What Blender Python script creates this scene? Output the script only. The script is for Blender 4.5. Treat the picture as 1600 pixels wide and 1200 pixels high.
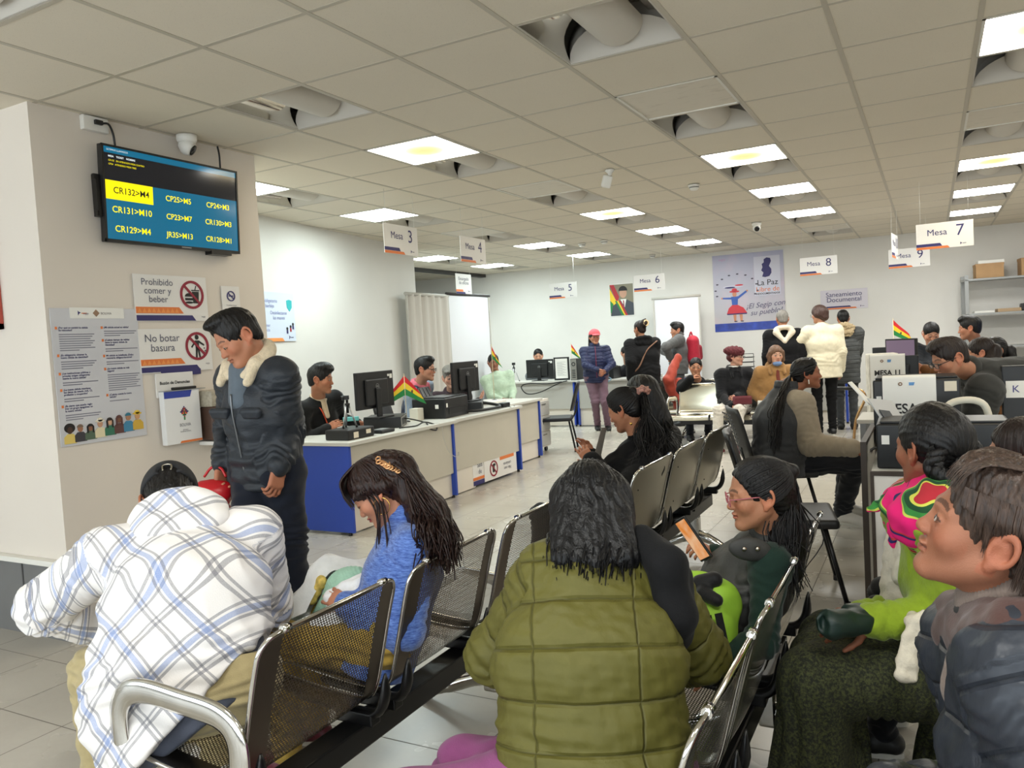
import bpy, bmesh, math, random
import numpy as np
from mathutils import Vector, Matrix
for o in list(bpy.data.objects):
 bpy.data.objects.remove(o)
SC = bpy.context.scene
COL = SC.collection
PI = math.pi
random.seed(7)
RNG = np.random.default_rng(11)
# ------------------------------------------------------------------ camera
EYE = np.array([0.0, 0.0, 1.45])
FOC, YAW, PITCH, ROLL = 1227.14, -0.492566, -0.0510787, -0.0580402
def _basis():
 cy, sy = math.cos(YAW), math.sin(YAW)
 cp, sp = math.cos(PITCH), math.sin(PITCH)
 f = np.array([sy * cp, cy * cp, sp])
 r = np.array([cy, -sy, 0.0])
 u = np.cross(r, f)
 cr, sr = math.cos(ROLL), math.sin(ROLL)
 return r * cr + u * sr, -r * sr + u * cr, f
CR, CU, CF = _basis()
cam_d = bpy.data.cameras.new('camera')
cam_d.sensor_fit = 'HORIZONTAL'
cam_d.sensor_width = 36.0
cam_d.lens = FOC / 1600.0 * 36.0
cam_d.clip_start = 0.02
cam_d.clip_end = 200
cam = bpy.data.objects.new('camera', cam_d)
COL.objects.link(cam)
cam.matrix_world = Matrix(((CR[0], CU[0], -CF[0], EYE[0]), (CR[1], CU[1], -CF[1], EYE[1]), (CR[2], CU[2], -CF[2], EYE[2]), (0, 0, 0, 1)))
SC.camera = cam
# ------------------------------------------------------------------ light, exposure
SC.view_settings.view_transform = 'Standard'
SC.view_settings.look = 'None'
SC.view_settings.gamma = 1.0
SC.view_settings.use_curve_mapping = False
SC.view_settings.exposure = 1.14
PANEL_POWER = 14.5           # emission of a lit ceiling panel
DAY = 1.9                   # daylight outside the glazed front behind the camera
w = bpy.data.worlds.new('daylight')
SC.world = w
w.use_nodes = True
bg = w.node_tree.nodes['Background']
bg.inputs[0].default_value = (0.86, 0.95, 1.0, 1)
bg.inputs[1].default_value = DAY
SC.cycles.use_denoising = True
SC.cycles.max_bounces = 6
SC.cycles.diffuse_bounces = 4
SC.cycles.glossy_bounces = 3
SC.cycles.transparent_max_bounces = 12
SC.cycles.caustics_reflective = False
SC.cycles.caustics_refractive = False
SC.cycles.sample_clamp_indirect = 4.0
# measured point on the photographed place: a pixel of the 1600x1200 frame at a depth, height or on a wall
def ray(px, py):
 return CF + CR * (px - 800) / FOC - CU * (py - 600) / FOC
def at(px, py, D):
 return EYE + D * ray(px, py)
# ------------------------------------------------------------------ materials
MATS = {}
def lin(c):
 c = np.array(c, float) / 255.0
 return tuple(np.where(c <= 0.04045, c / 12.92, ((c + 0.055) / 1.055) ** 2.4))
def new_mat(name):
 m = bpy.data.materials.new(name)
 m.use_nodes = True
 nt = m.node_tree
 b = nt.nodes['Principled BSDF']
 return m, nt, b
def link(nt, a, b):
 nt.links.new(a, b)
def mth(nt, op, a, b=None, c=None, clamp=False):
 n = nt.nodes.new('ShaderNodeMath')
 n.operation = op
 n.use_clamp = clamp
 for i, x in enumerate((a, b, c)):
  if x is None:
   continue
  if isinstance(x, (int, float)):
   n.inputs[i].default_value = x
  else:
   link(nt, x, n.inputs[i])
 return n.outputs[0]
def mixc(nt, fac, a, b, mode='MIX'):
 n = nt.nodes.new('ShaderNodeMix')
 n.data_type = 'RGBA'
 n.blend_type = mode
 for i, x in ((0, fac), (6, a), (7, b)):
  if isinstance(x, (int, float)):
   n.inputs[i].default_value = x
  elif isinstance(x, (tuple, list)):
   n.inputs[i].default_value = (*x[:3], 1)
  else:
   link(nt, x, n.inputs[i])
 return n.outputs[2]
def coords(nt, kind='Object', scale=None):
 t = nt.nodes.new('ShaderNodeTexCoord')
 if scale is None:
  return t.outputs[kind]
 mp = nt.nodes.new('ShaderNodeMapping')
 mp.inputs['Scale'].default_value = scale
 link(nt, t.outputs[kind], mp.inputs[0])
 return mp.outputs[0]
def noise(nt, vec, scale, detail=2.0, rough=0.5):
 n = nt.nodes.new('ShaderNodeTexNoise')
 n.inputs['Scale'].default_value = scale
 n.inputs['Detail'].default_value = detail
 n.inputs['Roughness'].default_value = rough
 link(nt, vec, n.inputs['Vector'])
 return n.outputs['Fac']
def bump(nt, b, h, strength=0.3, dist=0.002):
 n = nt.nodes.new('ShaderNodeBump')
 n.inputs['Strength'].default_value = strength
 n.inputs['Distance'].default_value = dist
 link(nt, h, n.inputs['Height'])
 link(nt, n.outputs[0], b.inputs['Normal'])
def M(name, rgb, rough=0.5, metal=0.0, var=0.0, vscale=20.0, bmp=0.0, bscale=200.0, spec=0.5, emit=0.0, sheen=0.0, stretch=None, trans=0.0):
 """a plain procedural material: sRGB colour 0-255, optional colour variation and bump"""
 if name in MATS:
  return MATS[name]
 m, nt, b = new_mat(name)
 c = lin(rgb)
 b.inputs['Base Color'].default_value = (*c, 1)
 b.inputs['Roughness'].default_value = rough
 b.inputs['Metallic'].default_value = metal
 b.inputs['Specular IOR Level'].default_value = spec
 if sheen:
  b.inputs['Sheen Weight'].default_value = sheen
  b.inputs['Sheen Roughness'].default_value = 0.5
 if trans:
  b.inputs['Transmission Weight'].default_value = trans
  b.inputs['IOR'].default_value = 1.2
 vec = coords(nt, 'Object', stretch or (1, 1, 1))
 if var:
  f = noise(nt, vec, vscale, 3)
  lo = tuple(x * (1 - var) for x in c)
  hi = tuple(min(1, x * (1 + var)) for x in c)
  f2 = mth(nt, 'MULTIPLY_ADD', f, 2.4, -0.7, True)
  link(nt, mixc(nt, f2, lo, hi), b.inputs['Base Color'])
 if bmp:
  bump(nt, b, noise(nt, vec, bscale, 2), bmp, 0.003)
 if emit:
  b.inputs['Emission Color'].default_value = (*c, 1)
  b.inputs['Emission Strength'].default_value = emit
 MATS[name] = m
 return m
def attr_mat(name, attr, rough=0.6, bmp=0.0, bscale=300.0, sheen=0.0, spec=0.4, sss=0.0, stretch=None):
 """colour read from a named colour attribute of the mesh"""
 if name in MATS:
  return MATS[name]
 m, nt, b = new_mat(name)
 a = nt.nodes.new('ShaderNodeAttribute')
 a.attribute_name = attr
 link(nt, a.outputs['Color'], b.inputs['Base Color'])
 b.inputs['Roughness'].default_value = rough
 b.inputs['Specular IOR Level'].default_value = spec
 if sss:
  b.inputs['Subsurface Weight'].default_value = sss
  b.inputs['Subsurface Radius'].default_value = (0.012, 0.005, 0.003)
  b.inputs['Subsurface Scale'].default_value = 0.5
 if sheen:
  b.inputs['Sheen Weight'].default_value = sheen
 if bmp:
  bump(nt, b, noise(nt, coords(nt, 'Object', stretch or (1, 1, 1)), bscale, 2), bmp, 0.002)
 MATS[name] = m
 return m
# ------------------------------------------------------------------ objects
def tag(o, label=None, cat=None, group=None, kind=None):
 if label:
  o['label'] = label
 if cat:
  o['category'] = cat
 if group:
  o['group'] = group
 if kind:
  o['kind'] = kind
 return o
def thing(name, label, cat, loc=(0, 0, 0), rz=0.0, group=None):
 o = bpy.data.objects.new(name, None)
 o.empty_display_size = 0.05
 COL.objects.link(o)
 o.location = loc
 o.rotation_euler = (0, 0, rz)
 return tag(o, label, cat, group)
class MB:
 """collects shapes into one mesh"""
 def __init__(self):
  self.v, self.f, self.m, self.s, self.n = [], [], [], [], 0
  self.uv = None
 def add(self, V, F, mi=0, smooth=False, T=None):
  V = np.asarray(V, float).reshape(-1, 3)
  if T is not None:
   T = np.array(T)
   V = V @ T[:3, :3].T + T[:3, 3]
  self.v.append(V)
  self.f.extend([tuple(int(i) + self.n for i in q) for q in F])
  self.m.extend([mi] * len(F))
  self.s.extend([smooth] * len(F))
  self.n += len(V)
  return self
 def box(self, x0, x1, y0, y1, z0, z1, mi=0, bev=0.0, T=None, seg=2):
  if bev:
   bm = bmesh.new()
   bmesh.ops.create_cube(bm, size=1.0)
   for q in bm.verts:
    q.co = Vector(((x0 + x1) / 2 + q.co.x * (x1 - x0), (y0 + y1) / 2 + q.co.y * (y1 - y0), (z0 + z1) / 2 + q.co.z * (z1 - z0)))
   bmesh.ops.bevel(bm, geom=bm.edges[:], offset=bev, segments=seg, affect='EDGES', profile=0.6)
   bm.verts.index_update()
   V = [q.co[:] for q in bm.verts]
   F = [[q.index for q in f.verts] for f in bm.faces]
   bm.free()
   return self.add(V, F, mi, True if seg > 2 else False, T)
  V = [(x, y, z) for x in (x0, x1) for y in (y0, y1) for z in (z0, z1)]
  F = [(0, 1, 3, 2), (4, 6, 7, 5), (0, 4, 5, 1), (2, 3, 7, 6), (0, 2, 6, 4), (1, 5, 7, 3)]
  return self.add(V, F, mi, False, T)
 def tube(self, path, r, n=8, mi=0, closed=False, flat=1.0, T=None, cap=True):
  P = np.asarray(path, float)
  k = len(P)
  rr = np.broadcast_to(np.asarray(r, float), (k,))
  if closed:
   t = np.roll(P, -1, 0) - np.roll(P, 1, 0)
  else:
   t = np.gradient(P, axis=0)
  t /= np.linalg.norm(t, axis=1)[:, None] + 1e-12
  a = np.array([0, 0, 1.0]) if abs(t[0][2]) < 0.9 else np.array([1.0, 0, 0])
  u = np.cross(t[0], a)
  u /= np.linalg.norm(u)
  V = []
  for i in range(k):
   u = u - t[i] * (u @ t[i])
   u /= np.linalg.norm(u) + 1e-12
   b = np.cross(t[i], u)
   for j in range(n):
    an = 2 * PI * j / n
    V.append(P[i] + rr[i] * (math.cos(an) * u + flat * math.sin(an) * b))
  F = []
  for i in range(k if closed else k - 1):
   i2 = (i + 1) % k
   for j in range(n):
    j2 = (j + 1) % n
    F.append((i * n + j, i * n + j2, i2 * n + j2, i2 * n + j))
  self.add(V, F, mi, True, T)
  if cap and not closed:
   m0 = self.n - k * n
   self.f.append(tuple(m0 + j for j in range(n))[::-1])
   self.f.append(tuple(m0 + (k - 1) * n + j for j in range(n)))
   self.m += [mi, mi]
   self.s += [False, False]
  return self
 def lathe(self, prof, n=24, mi=0, T=None, smooth=True):
  V, F = [], []
  for r, z in prof:
   for j in range(n):
    a = 2 * PI * j / n
    V.append((r * math.cos(a), r * math.sin(a), z))
  for i in range(len(prof) - 1):
   for j in range(n):
    j2 = (j + 1) % n
    F.append((i * n + j, i * n + j2, (i + 1) * n + j2, (i + 1) * n + j))
  k = len(prof) - 1
  F.append(tuple(range(n))[::-1])
  F.append(tuple(k * n + j for j in range(n)))
  return self.add(V, F, mi, smooth, T)
 def prism(self, poly, y0, y1, mi=0, T=None, smooth=False):
  """polygon in local x,z extruded from y0 to y1"""
  n = len(poly)
  V = [(x, y0, z) for x, z in poly] + [(x, y1, z) for x, z in poly]
  F = [tuple(range(n)), tuple(range(n, 2 * n))[::-1]] + [(i, i + n, (i + 1) % n + n, (i + 1) % n) for i in range(n)]
  return self.add(V, F, mi, smooth, T)
 def disc(self, x, z, rx, rz, y0, y1, mi=0, n=24, T=None):
  return self.prism([(x + rx * math.cos(2 * PI * i / n), z + rz * math.sin(2 * PI * i / n)) for i in range(n)], y0, y1, mi, T)
 def ring(self, x, z, r0, r1, y0, y1, mi=0, n=32, T=None):
  V, F = [], []
  for i in range(n):
   c, s = math.cos(2 * PI * i / n), math.sin(2 * PI * i / n)
   V += [(x + r0 * c, y0, z + r0 * s), (x + r1 * c, y0, z + r1 * s), (x + r1 * c, y1, z + r1 * s), (x + r0 * c, y1, z + r0 * s)]
  for i in range(n):
   a, b = i * 4, ((i + 1) % n) * 4
   for k in range(4):
    F.append((a + k, b + k, b + (k + 1) % 4, a + (k + 1) % 4))
  return self.add(V, F, mi, False, T)
 def mesh(self, name, mats):
  me = bpy.data.meshes.new(name)
  V = np.concatenate(self.v) if self.v else np.zeros((0, 3))
  me.from_pydata(V.tolist(), [], self.f)
  for q in mats if isinstance(mats, (list, tuple)) else [mats]:
   me.materials.append(q)
  me.polygons.foreach_set('material_index', self.m)
  me.polygons.foreach_set('use_smooth', self.s)
  me.update()
  return me
 def build(self, name, mats, parent=None, loc=(0, 0, 0), rot=(0, 0, 0)):
  o = bpy.data.objects.new(name, self.mesh(name, mats))
  COL.objects.link(o)
  o.location = loc
  o.rotation_euler = rot
  if parent is not None:
   o.parent = parent
  return o
def fix_normals(o):
 bm = bmesh.new()
 bm.from_mesh(o.data)
 bmesh.ops.recalc_face_normals(bm, faces=bm.faces[:])
 bm.to_mesh(o.data)
 bm.free()
 return o
def copy_tree(o, parent=None):
 c = o.copy()
 COL.objects.link(c)
 if parent is not None:
  c.parent = parent
 for ch in [x for x in o.children]:
  copy_tree(ch, c)
 return c
def structure(name, mb, mats, **kw):
 return tag(mb.build(name, mats, **kw), kind='structure')
FONT_CACHE = {}
def text(name, s, size, mat, parent, x, z, y=-0.004, align='CENTER', depth=0.0006, sx=1.0, bold=0.0, slant=0.0, space=1.0, line=1.0, rot=0.0):
 """flat lettering standing in the local x,z plane, facing -y"""
 key = (s, size, align, bold, space, slant, line)
 me = FONT_CACHE.get(key)
 if me is None:
  cu = bpy.data.curves.new('lettering', 'FONT')
  cu.body = s
  cu.size = size
  cu.align_x = align
  cu.align_y = 'CENTER'
  cu.offset = bold
  cu.shear = slant
  cu.space_character = space
  cu.space_line = line
  cu.resolution_u = 4
  tmp = bpy.data.objects.new('lettering', cu)
  me = bpy.data.meshes.new_from_object(tmp)
  bpy.data.objects.remove(tmp)
  FONT_CACHE[key] = me
 me2 = me.copy()
 me2.materials.clear()
 me2.materials.append(mat)
 o = bpy.data.objects.new(name, me2)
 COL.objects.link(o)
 o.parent = parent
 o.location = (x, y, z)
 o.rotation_euler = (PI / 2, 0, 0)
 if rot:
  o.rotation_euler = (PI / 2, rot, 0)
 o.scale = (sx, 1, 1)
 return o
def arc(c, r, a0, a1, n, plane='xz', y=0.0):
 out = []
 for i in range(n + 1):
  a = a0 + (a1 - a0) * i / n
  p = (c[0] + r * math.cos(a), c[1] + r * math.sin(a))
  out.append((p[0], y, p[1]) if plane == 'xz' else (p[0], p[1], y))
 return out
def bez(p0, p1, p2, p3, n=16):
 t = np.linspace(0, 1, n)[:, None]
 p0, p1, p2, p3 = (np.asarray(p, float) for p in (p0, p1, p2, p3))
 return (1 - t) ** 3 * p0 + 3 * (1 - t) ** 2 * t * p1 + 3 * (1 - t) * t * t * p2 + t ** 3 * p3
def spline(pts, n=8):
 """Catmull-Rom through the points"""
 P = np.asarray(pts, float)
 P = np.vstack([2 * P[0] - P[1], P, 2 * P[-1] - P[-2]])
 out = []
 for i in range(1, len(P) - 2):
  for t in np.linspace(0, 1, n, endpoint=False):
   out.append(0.5 * ((2 * P[i]) + (-P[i - 1] + P[i + 1]) * t + (2 * P[i - 1] - 5 * P[i] + 4 * P[i + 1] - P[i + 2]) * t * t + (-P[i - 1] + 3 * P[i] - 3 * P[i + 1] + P[i + 2]) * t ** 3))
 out.append(P[-2])
 return np.array(out)
# common materials
WHITE = M('white_paint', (226, 224, 219), 0.55, var=0.03, vscale=1.5, bmp=0.05, bscale=60)
PLASTIC = M('black_plastic', (22, 23, 25), 0.42, bmp=0.05, bscale=400)
PLASTIC2 = M('dark_grey_plastic', (48, 50, 53), 0.5)
GREYP = M('grey_plastic', (150, 152, 153), 0.5)
CREAM = M('cream_plastic', (214, 208, 192), 0.5)
PAPER = M('white_paper', (236, 235, 230), 0.7)
CHROME = M('chrome', (205, 203, 198), 0.12, 1.0, var=0.05)
STEEL = M('brushed_steel', (176, 170, 158), 0.27, 1.0, var=0.08, vscale=6)
BLACKM = M('black_painted_metal', (14, 14, 15), 0.35)
NAVY = M('navy_print', (48, 44, 104), 0.5)
ORANGE = M('orange_print', (226, 124, 60), 0.5)
INK = M('black_ink', (22, 22, 24), 0.6)
GREYINK = M('grey_ink', (92, 92, 110), 0.6)
RUBBER = M('black_rubber', (18, 18, 18), 0.7)
LAMIN = M('warm_grey_laminate', (196, 190, 176), 0.5, var=0.03, vscale=3)
LAMTOP = M('pale_grey_laminate', (205, 203, 196), 0.42, var=0.02, vscale=4)
BLUEL = M('blue_laminate', (40, 74, 178), 0.4, var=0.03, vscale=3)
# ------------------------------------------------------------------ the room
CE = 2.84                      # ceiling height
GX, GY = 0.61, 0.6212          # ceiling grid
def gx(i):
 return (i - 6.6053) * GX
def gy(j):
 return (j + 2.0661) * GY
LIT = [(7.5, 5.5), (7.5, 11.5), (7.5, 14.5), (7.5, 17.5), (4.5, 8.5), (4.5, 11.5), (4.5, 14.5), (1.5, 5.5), (1.5, 11.5), (1.5, 14.5), (1.5, 17.5), (-1.5, 5.5), (-1.5, 8.5), (-1.5, 14.5), (-1.5, 17.5), (-4.5, 14.5), (-4.5, 17.5), (4.5, -1.5), (7.5, -1.5), (10.5, 2.5), (10.5, 8.5), (10.5, 14.5)]
UNLIT = [(4.5, 5.5), (7.5, 8.5), (1.5, 8.5), (4.5, 17.5), (-1.5, 11.5)]
DARK = [(4.5, 3.5), (4.5, 6.5), (4.5, 9.5), (4.5, 12.5), (4.5, 15.5), (4.5, 18.5), (1.5, 0.5), (1.5, 3.5), (1.5, 6.5), (1.5, 9.5), (1.5, 12.5), (1.5, 15.5), (1.5, 18.5), (-1.5, 6.5), (-1.5, 9.5), (-1.5, 12.5), (-1.5, 15.5), (-1.5, 18.5), (7.5, 6.5), (7.5, 9.5), (7.5, 12.5), (7.5, 15.5), (7.5, 18.5), (-4.5, 15.5), (-4.5, 18.5)]
taken = {(math.floor(i), math.floor(j)) for i, j in LIT + UNLIT + DARK}
m_tile, nt, b = new_mat('mineral_ceiling_tile')
v = coords(nt, 'Object')
n1 = noise(nt, v, 260, 2)
n2 = noise(nt, v, 1.3, 3)
spk = mth(nt, 'GREATER_THAN', n1, 0.68)
basec = mixc(nt, n2, lin((216, 207, 189)), lin((225, 216, 199)))
link(nt, mixc(nt, mth(nt, 'MULTIPLY', spk, 0.35), basec, lin((150, 142, 130))), b.inputs['Base Color'])
b.inputs['Roughness'].default_value = 0.9
bump(nt, b, n1, 0.25, 0.002)
cb = MB()
for i in range(-9, 15):
 for j in range(-6, 22):
  if (i, j) in taken:
   continue
  x0, x1, y0, y1 = gx(i), gx(i + 1), gy(j), gy(j + 1)
  cb.add([(x0, y0, CE), (x0, y1, CE), (x1, y1, CE), (x1, y0, CE)], [(0, 1, 2, 3)])
structure('ceiling', cb, m_tile)
TBAR = M('white_tee_bar', (186, 178, 162), 0.5)
gb = MB()
for i in range(-9, 16):
 gb.box(gx(i) - 0.012, gx(i) + 0.012, gy(-6), gy(22), CE - 0.0025, CE + 0.03)
for j in range(-6, 23):
 gb.box(gx(-9), gx(15), gy(j) - 0.011, gy(j) + 0.011, CE - 0.0015, CE + 0.03)
structure('ceiling_grid_trim', gb, TBAR)
sl = MB()
sl.box(gx(-9), gx(15), gy(-6), gy(22), CE + 0.55, CE + 0.6)
structure('ceiling_slab', sl, M('slab_grey', (70, 70, 70), 0.9))
# floor: large glossy beige tiles with dark joints
m_fl, nt, b = new_mat('porcelain_floor_tile')
geo = nt.nodes.new('ShaderNodeNewGeometry')
sep = nt.nodes.new('ShaderNodeSeparateXYZ')
link(nt, geo.outputs['Position'], sep.inputs[0])
TS = 0.425
def joint(o, off):
 a = mth(nt, 'FRACT', mth(nt, 'DIVIDE', mth(nt, 'ADD', o, 50 * TS + off), TS))
 d = mth(nt, 'ABSOLUTE', mth(nt, 'SUBTRACT', a, 0.5))
 return mth(nt, 'GREATER_THAN', d, 0.5 - 0.0055)
jx = joint(sep.outputs[0], 0.618)
jy = joint(sep.outputs[1], 0.27)
jj = mth(nt, 'MAXIMUM', jx, jy)
n3 = noise(nt, geo.outputs['Position'], 2.2, 4)
n4 = noise(nt, geo.outputs['Position'], 40, 3)
tc = mixc(nt, n3, lin((176, 170, 160)), lin((194, 189, 179)))
tc = mixc(nt, mth(nt, 'MULTIPLY', n4, 0.25), tc, lin((168, 162, 152)))
link(nt, mixc(nt, jj, tc, lin((104, 98, 90))), b.inputs['Base Color'])
link(nt, mth(nt, 'MAXIMUM', mth(nt, 'MULTIPLY', jj, 0.7), mth(nt, 'MULTIPLY_ADD', n3, 0.06, 0.24)), b.inputs['Roughness'])
fb = MB()
fb.box(-11, 5.2, -3.0, 15.4, -0.1, 0)
structure('floor', fb, m_fl)
# walls
wb = MB()
wb.box(-9.5, -4.07, 2.49, 4.03, 0, CE + 0.3)
structure('wall_column', wb, M('taupe_white_paint', (222, 213, 202), 0.6, var=0.03, vscale=1.2, bmp=0.05, bscale=60))
lw = MB()
def slab(mb, a, c, t, z0, z1, mi=0):
 a, c = np.array(a, float), np.array(c, float)
 d = (c - a) / np.linalg.norm(c - a)
 n = np.array([-d[1], d[0]]) * t
 P = [a, c, c + n, a + n]
 V = [(*q, z0) for q in P] + [(*q, z1) for q in P]
 mb.add(V, [(3, 2, 1, 0), (4, 5, 6, 7), (0, 1, 5, 4), (1, 2, 6, 5), (2, 3, 7, 6), (3, 0, 4, 7)], mi)
slab(lw, (-5.45, 4.0), (-6.27, 9.03), 0.14, 0, CE + 0.3)
structure('wall_left', lw, WHITE)
bw = MB()
slab(bw, (-9.6, 13.31), (5.3, 14.66), 0.15, 0, CE + 0.3)
structure('wall_back', bw, WHITE)
rw = MB()
rw.box(4.6, 4.8, -3.0, 15.2, 0, CE + 0.3)
structure('wall_right', rw, WHITE)
# partition of the side office with an open strip under its dark head rail
pb = MB()
pb.box(-7.82, -7.7, 9.1, 13.6, 0, 2.02)
pb.box(-9.6, -6.36, 9.02, 9.12, 0, CE + 0.3)
structure('wall_partition', pb, WHITE)
hr = MB()
hr.box(-7.8, -7.68, 9.1, 13.6, CE - 0.06, CE)
structure('trim_1', hr, M('dark_rail', (52, 50, 50), 0.5))
ob = MB()
ob.box(-9.7, -9.6, 9.0, 13.6, 0, CE + 0.3)
structure('wall_office', ob, WHITE)
# storefront behind the camera: glazed, in full daylight
fr = MB()
for x in (-9.4, -7.2, -5.0, -2.8, -0.6, 1.6, 3.8, 4.6):
 fr.box(x - 0.04, x + 0.04, -2.99, -2.91, 0, CE + 0.3)
fr.box(-9.5, 4.6, -2.99, -2.91, CE - 0.35, CE + 0.3)
fr.box(-9.5, 4.6, -2.99, -2.91, 0, 0.35)
structure('window_1', fr, M('storefront_aluminium', (120, 122, 124), 0.4, 0.6))
sb = MB()
sb.box(-9.6, -9.5, -3.0, 2.49, 0, CE + 0.3)
structure('wall_side', sb, WHITE)
# wainscot on the near face of the wall block
wa = MB()
wa.box(-9.45, -4.072, 2.478, 2.489, 0, 0.41, 0)
for k in range(12):
 wa.box(-9.2 + k * 0.43, -9.19 + k * 0.43, 2.474, 2.479, 0.02, 0.4, 1)
structure('baseboard_column', wa, [M('slate_panel', (112, 112, 112), 0.4, var=0.05, vscale=4), M('slate_gap', (70, 70, 70), 0.6)])
le = MB()
le.box(-9.45, -4.072, 2.44, 2.489, 0.41, 0.44, 0, 0.006)
structure('trim_2', le, M('ledge_white', (232, 230, 222), 0.4))
bb = MB()
bb.box(-4.069, -4.055, 2.50, 4.02, 0, 0.08)
structure('baseboard_left', bb, M('beige_tile_skirting', (176, 170, 158), 0.4))
bc = MB()
slab(bc, (-9.4, 13.30), (5.0, 14.60), 0.02, 0, 0.09)
structure('baseboard_back', bc, MATS['beige_tile_skirting'])
# ------------------------------------------------------------------ ceiling lights
m_em, nt, b = new_mat('lit_diffuser')
tcn = nt.nodes.new('ShaderNodeTexCoord')
spx = nt.nodes.new('ShaderNodeSeparateXYZ')
link(nt, tcn.outputs['Object'], spx.inputs[0])
ax = mth(nt, 'ABSOLUTE', mth(nt, 'MULTIPLY', spx.outputs[0], 1 / 0.29))
ay = mth(nt, 'ABSOLUTE', mth(nt, 'MULTIPLY', spx.outputs[1], 1 / 0.29))
cen = mth(nt, 'SUBTRACT', 1.0, mth(nt, 'POWER', mth(nt, 'MAXIMUM', ax, ay), 2.0), None, True)
b.inputs['Base Color'].default_value = (0.9, 0.9, 0.85, 1)
link(nt, mixc(nt, cen, (0.975, 0.99, 0.965), (0.99, 0.985, 0.93)), b.inputs['Emission Color'])
b.inputs['Emission Strength'].default_value = PANEL_POWER
m_emc = m_em.copy()
m_emc.name = 'cool_lit_diffuser'
for q in m_emc.node_tree.nodes:
 if q.type == 'MIX':
  q.inputs[6].default_value = (0.84, 1.0, 1.0, 1)
  q.inputs[7].default_value = (0.88, 1.0, 0.98, 1)
# a panel whose tubes are ageing: dim amber in the middle, still bright round the rim
m_em2, nt, b = new_mat('ageing_lit_diffuser')
tcn = nt.nodes.new('ShaderNodeTexCoord')
spx = nt.nodes.new('ShaderNodeSeparateXYZ')
link(nt, tcn.outputs['Object'], spx.inputs[0])
ax = mth(nt, 'ABSOLUTE', mth(nt, 'MULTIPLY', spx.outputs[0], 1 / 0.29))
ay = mth(nt, 'ABSOLUTE', mth(nt, 'MULTIPLY', spx.outputs[1], 1 / 0.29))
edge = mth(nt, 'POWER', mth(nt, 'MULTIPLY', mth(nt, 'ADD', mth(nt, 'POWER', ax, 2.0), mth(nt, 'POWER', ay, 2.0)), 0.85, None, True), 1.6)
b.inputs['Base Color'].default_value = (0.85, 0.8, 0.6, 1)
link(nt, mixc(nt, edge, (1.0, 0.72, 0.24), (1.0, 0.99, 0.93)), b.inputs['Emission Color'])
link(nt, mth(nt, 'MULTIPLY_ADD', edge, PANEL_POWER * 0.95, 0.36), b.inputs['Emission Strength'])
m_off, nt, b = new_mat('unlit_diffuser')
st = mth(nt, 'MULTIPLY_ADD', noise(nt, coords(nt, 'Object', (3, 9, 3)), 2.0, 4, 0.6), 3.5, -1.9, True)
link(nt, mixc(nt, mth(nt, 'MULTIPLY', st, 0.45), lin((214, 206, 190)), lin((140, 126, 104))), b.inputs['Base Color'])
b.inputs['Roughness'].default_value = 0.5
LFR = M('light_frame', (222, 219, 210), 0.4)
def light_panel(i, j, mat, label):
 t = thing('ceiling_light', label, 'ceiling light', (gx(i), gy(j), CE))
 f = MB()
 for a, c, d, e in ((-0.295, 0.295, -0.30, -0.285), (-0.295, 0.295, 0.285, 0.30), (-0.295, -0.28, -0.3, 0.3), (0.28, 0.295, -0.3, 0.3)):
  f.box(a, c, d, e, -0.004, 0.03)
 f.build('frame', LFR, t)
 d = MB()
 d.add([(-0.281, -0.286, 0.002), (-0.281, 0.286, 0.002), (0.281, 0.286, 0.002), (0.281, -0.286, 0.002)], [(0, 1, 2, 3)])
 d.box(-0.281, 0.281, -0.286, 0.286, 0.003, 0.02, 1)
 d.build('diffuser', [mat, LFR], t)
 return t
ROWN = {7.5: 'in the row above the shelves', 4.5: 'in the row above the grey bench', 1.5: 'in the row above the desk fronts', -1.5: 'in the row beside the long white wall', -4.5: 'in the row by the side office', 10.5: 'outside the view', }
ORD = ['first', 'second', 'third', 'fourth', 'fifth', 'sixth', 'seventh', 'eighth']
ageing = {(4.5, 8.5), (1.5, 11.5), (7.5, 11.5), (7.5, 5.5), (1.5, 5.5)}
cnt = {}
for i, j in LIT:
 if i == 10.5 or j < 0:
  n_ = ('unseen', i, j)
  lab = 'lit square ceiling panel behind the viewer, number %d along' % (int(j) + 10)
  t = light_panel(i, j, m_em, 'lit square ceiling panel over the side of the room nobody sees')
  t['group'] = 'lit panels outside the view'
  continue
 k = cnt.get(i, 0)
 cnt[i] = k + 1
 if (i, j) in ageing:
  light_panel(i, j, m_em2, 'lit ceiling panel with amber middle, %s %s' % (ORD[k], ROWN[i]))
 else:
  light_panel(i, j, m_emc if i < 0 else m_em, 'bright white lit ceiling panel, %s %s' % (ORD[k], ROWN[i]))
cnt = {}
for i, j in UNLIT:
 k = cnt.get(i, 0)
 cnt[i] = k + 1
 light_panel(i, j, m_off, 'unlit stained ceiling panel, %s %s' % (ORD[k], ROWN[i]))
HOUS = M('luminaire_white', (196, 190, 180), 0.45)
MIRR = M('mirror_reflector', (225, 222, 214), 0.08, 1.0)
SHAD = M('luminaire_shade', (205, 199, 188), 0.5, bmp=0.1, bscale=500)
proto = None
cnt = {}
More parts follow.
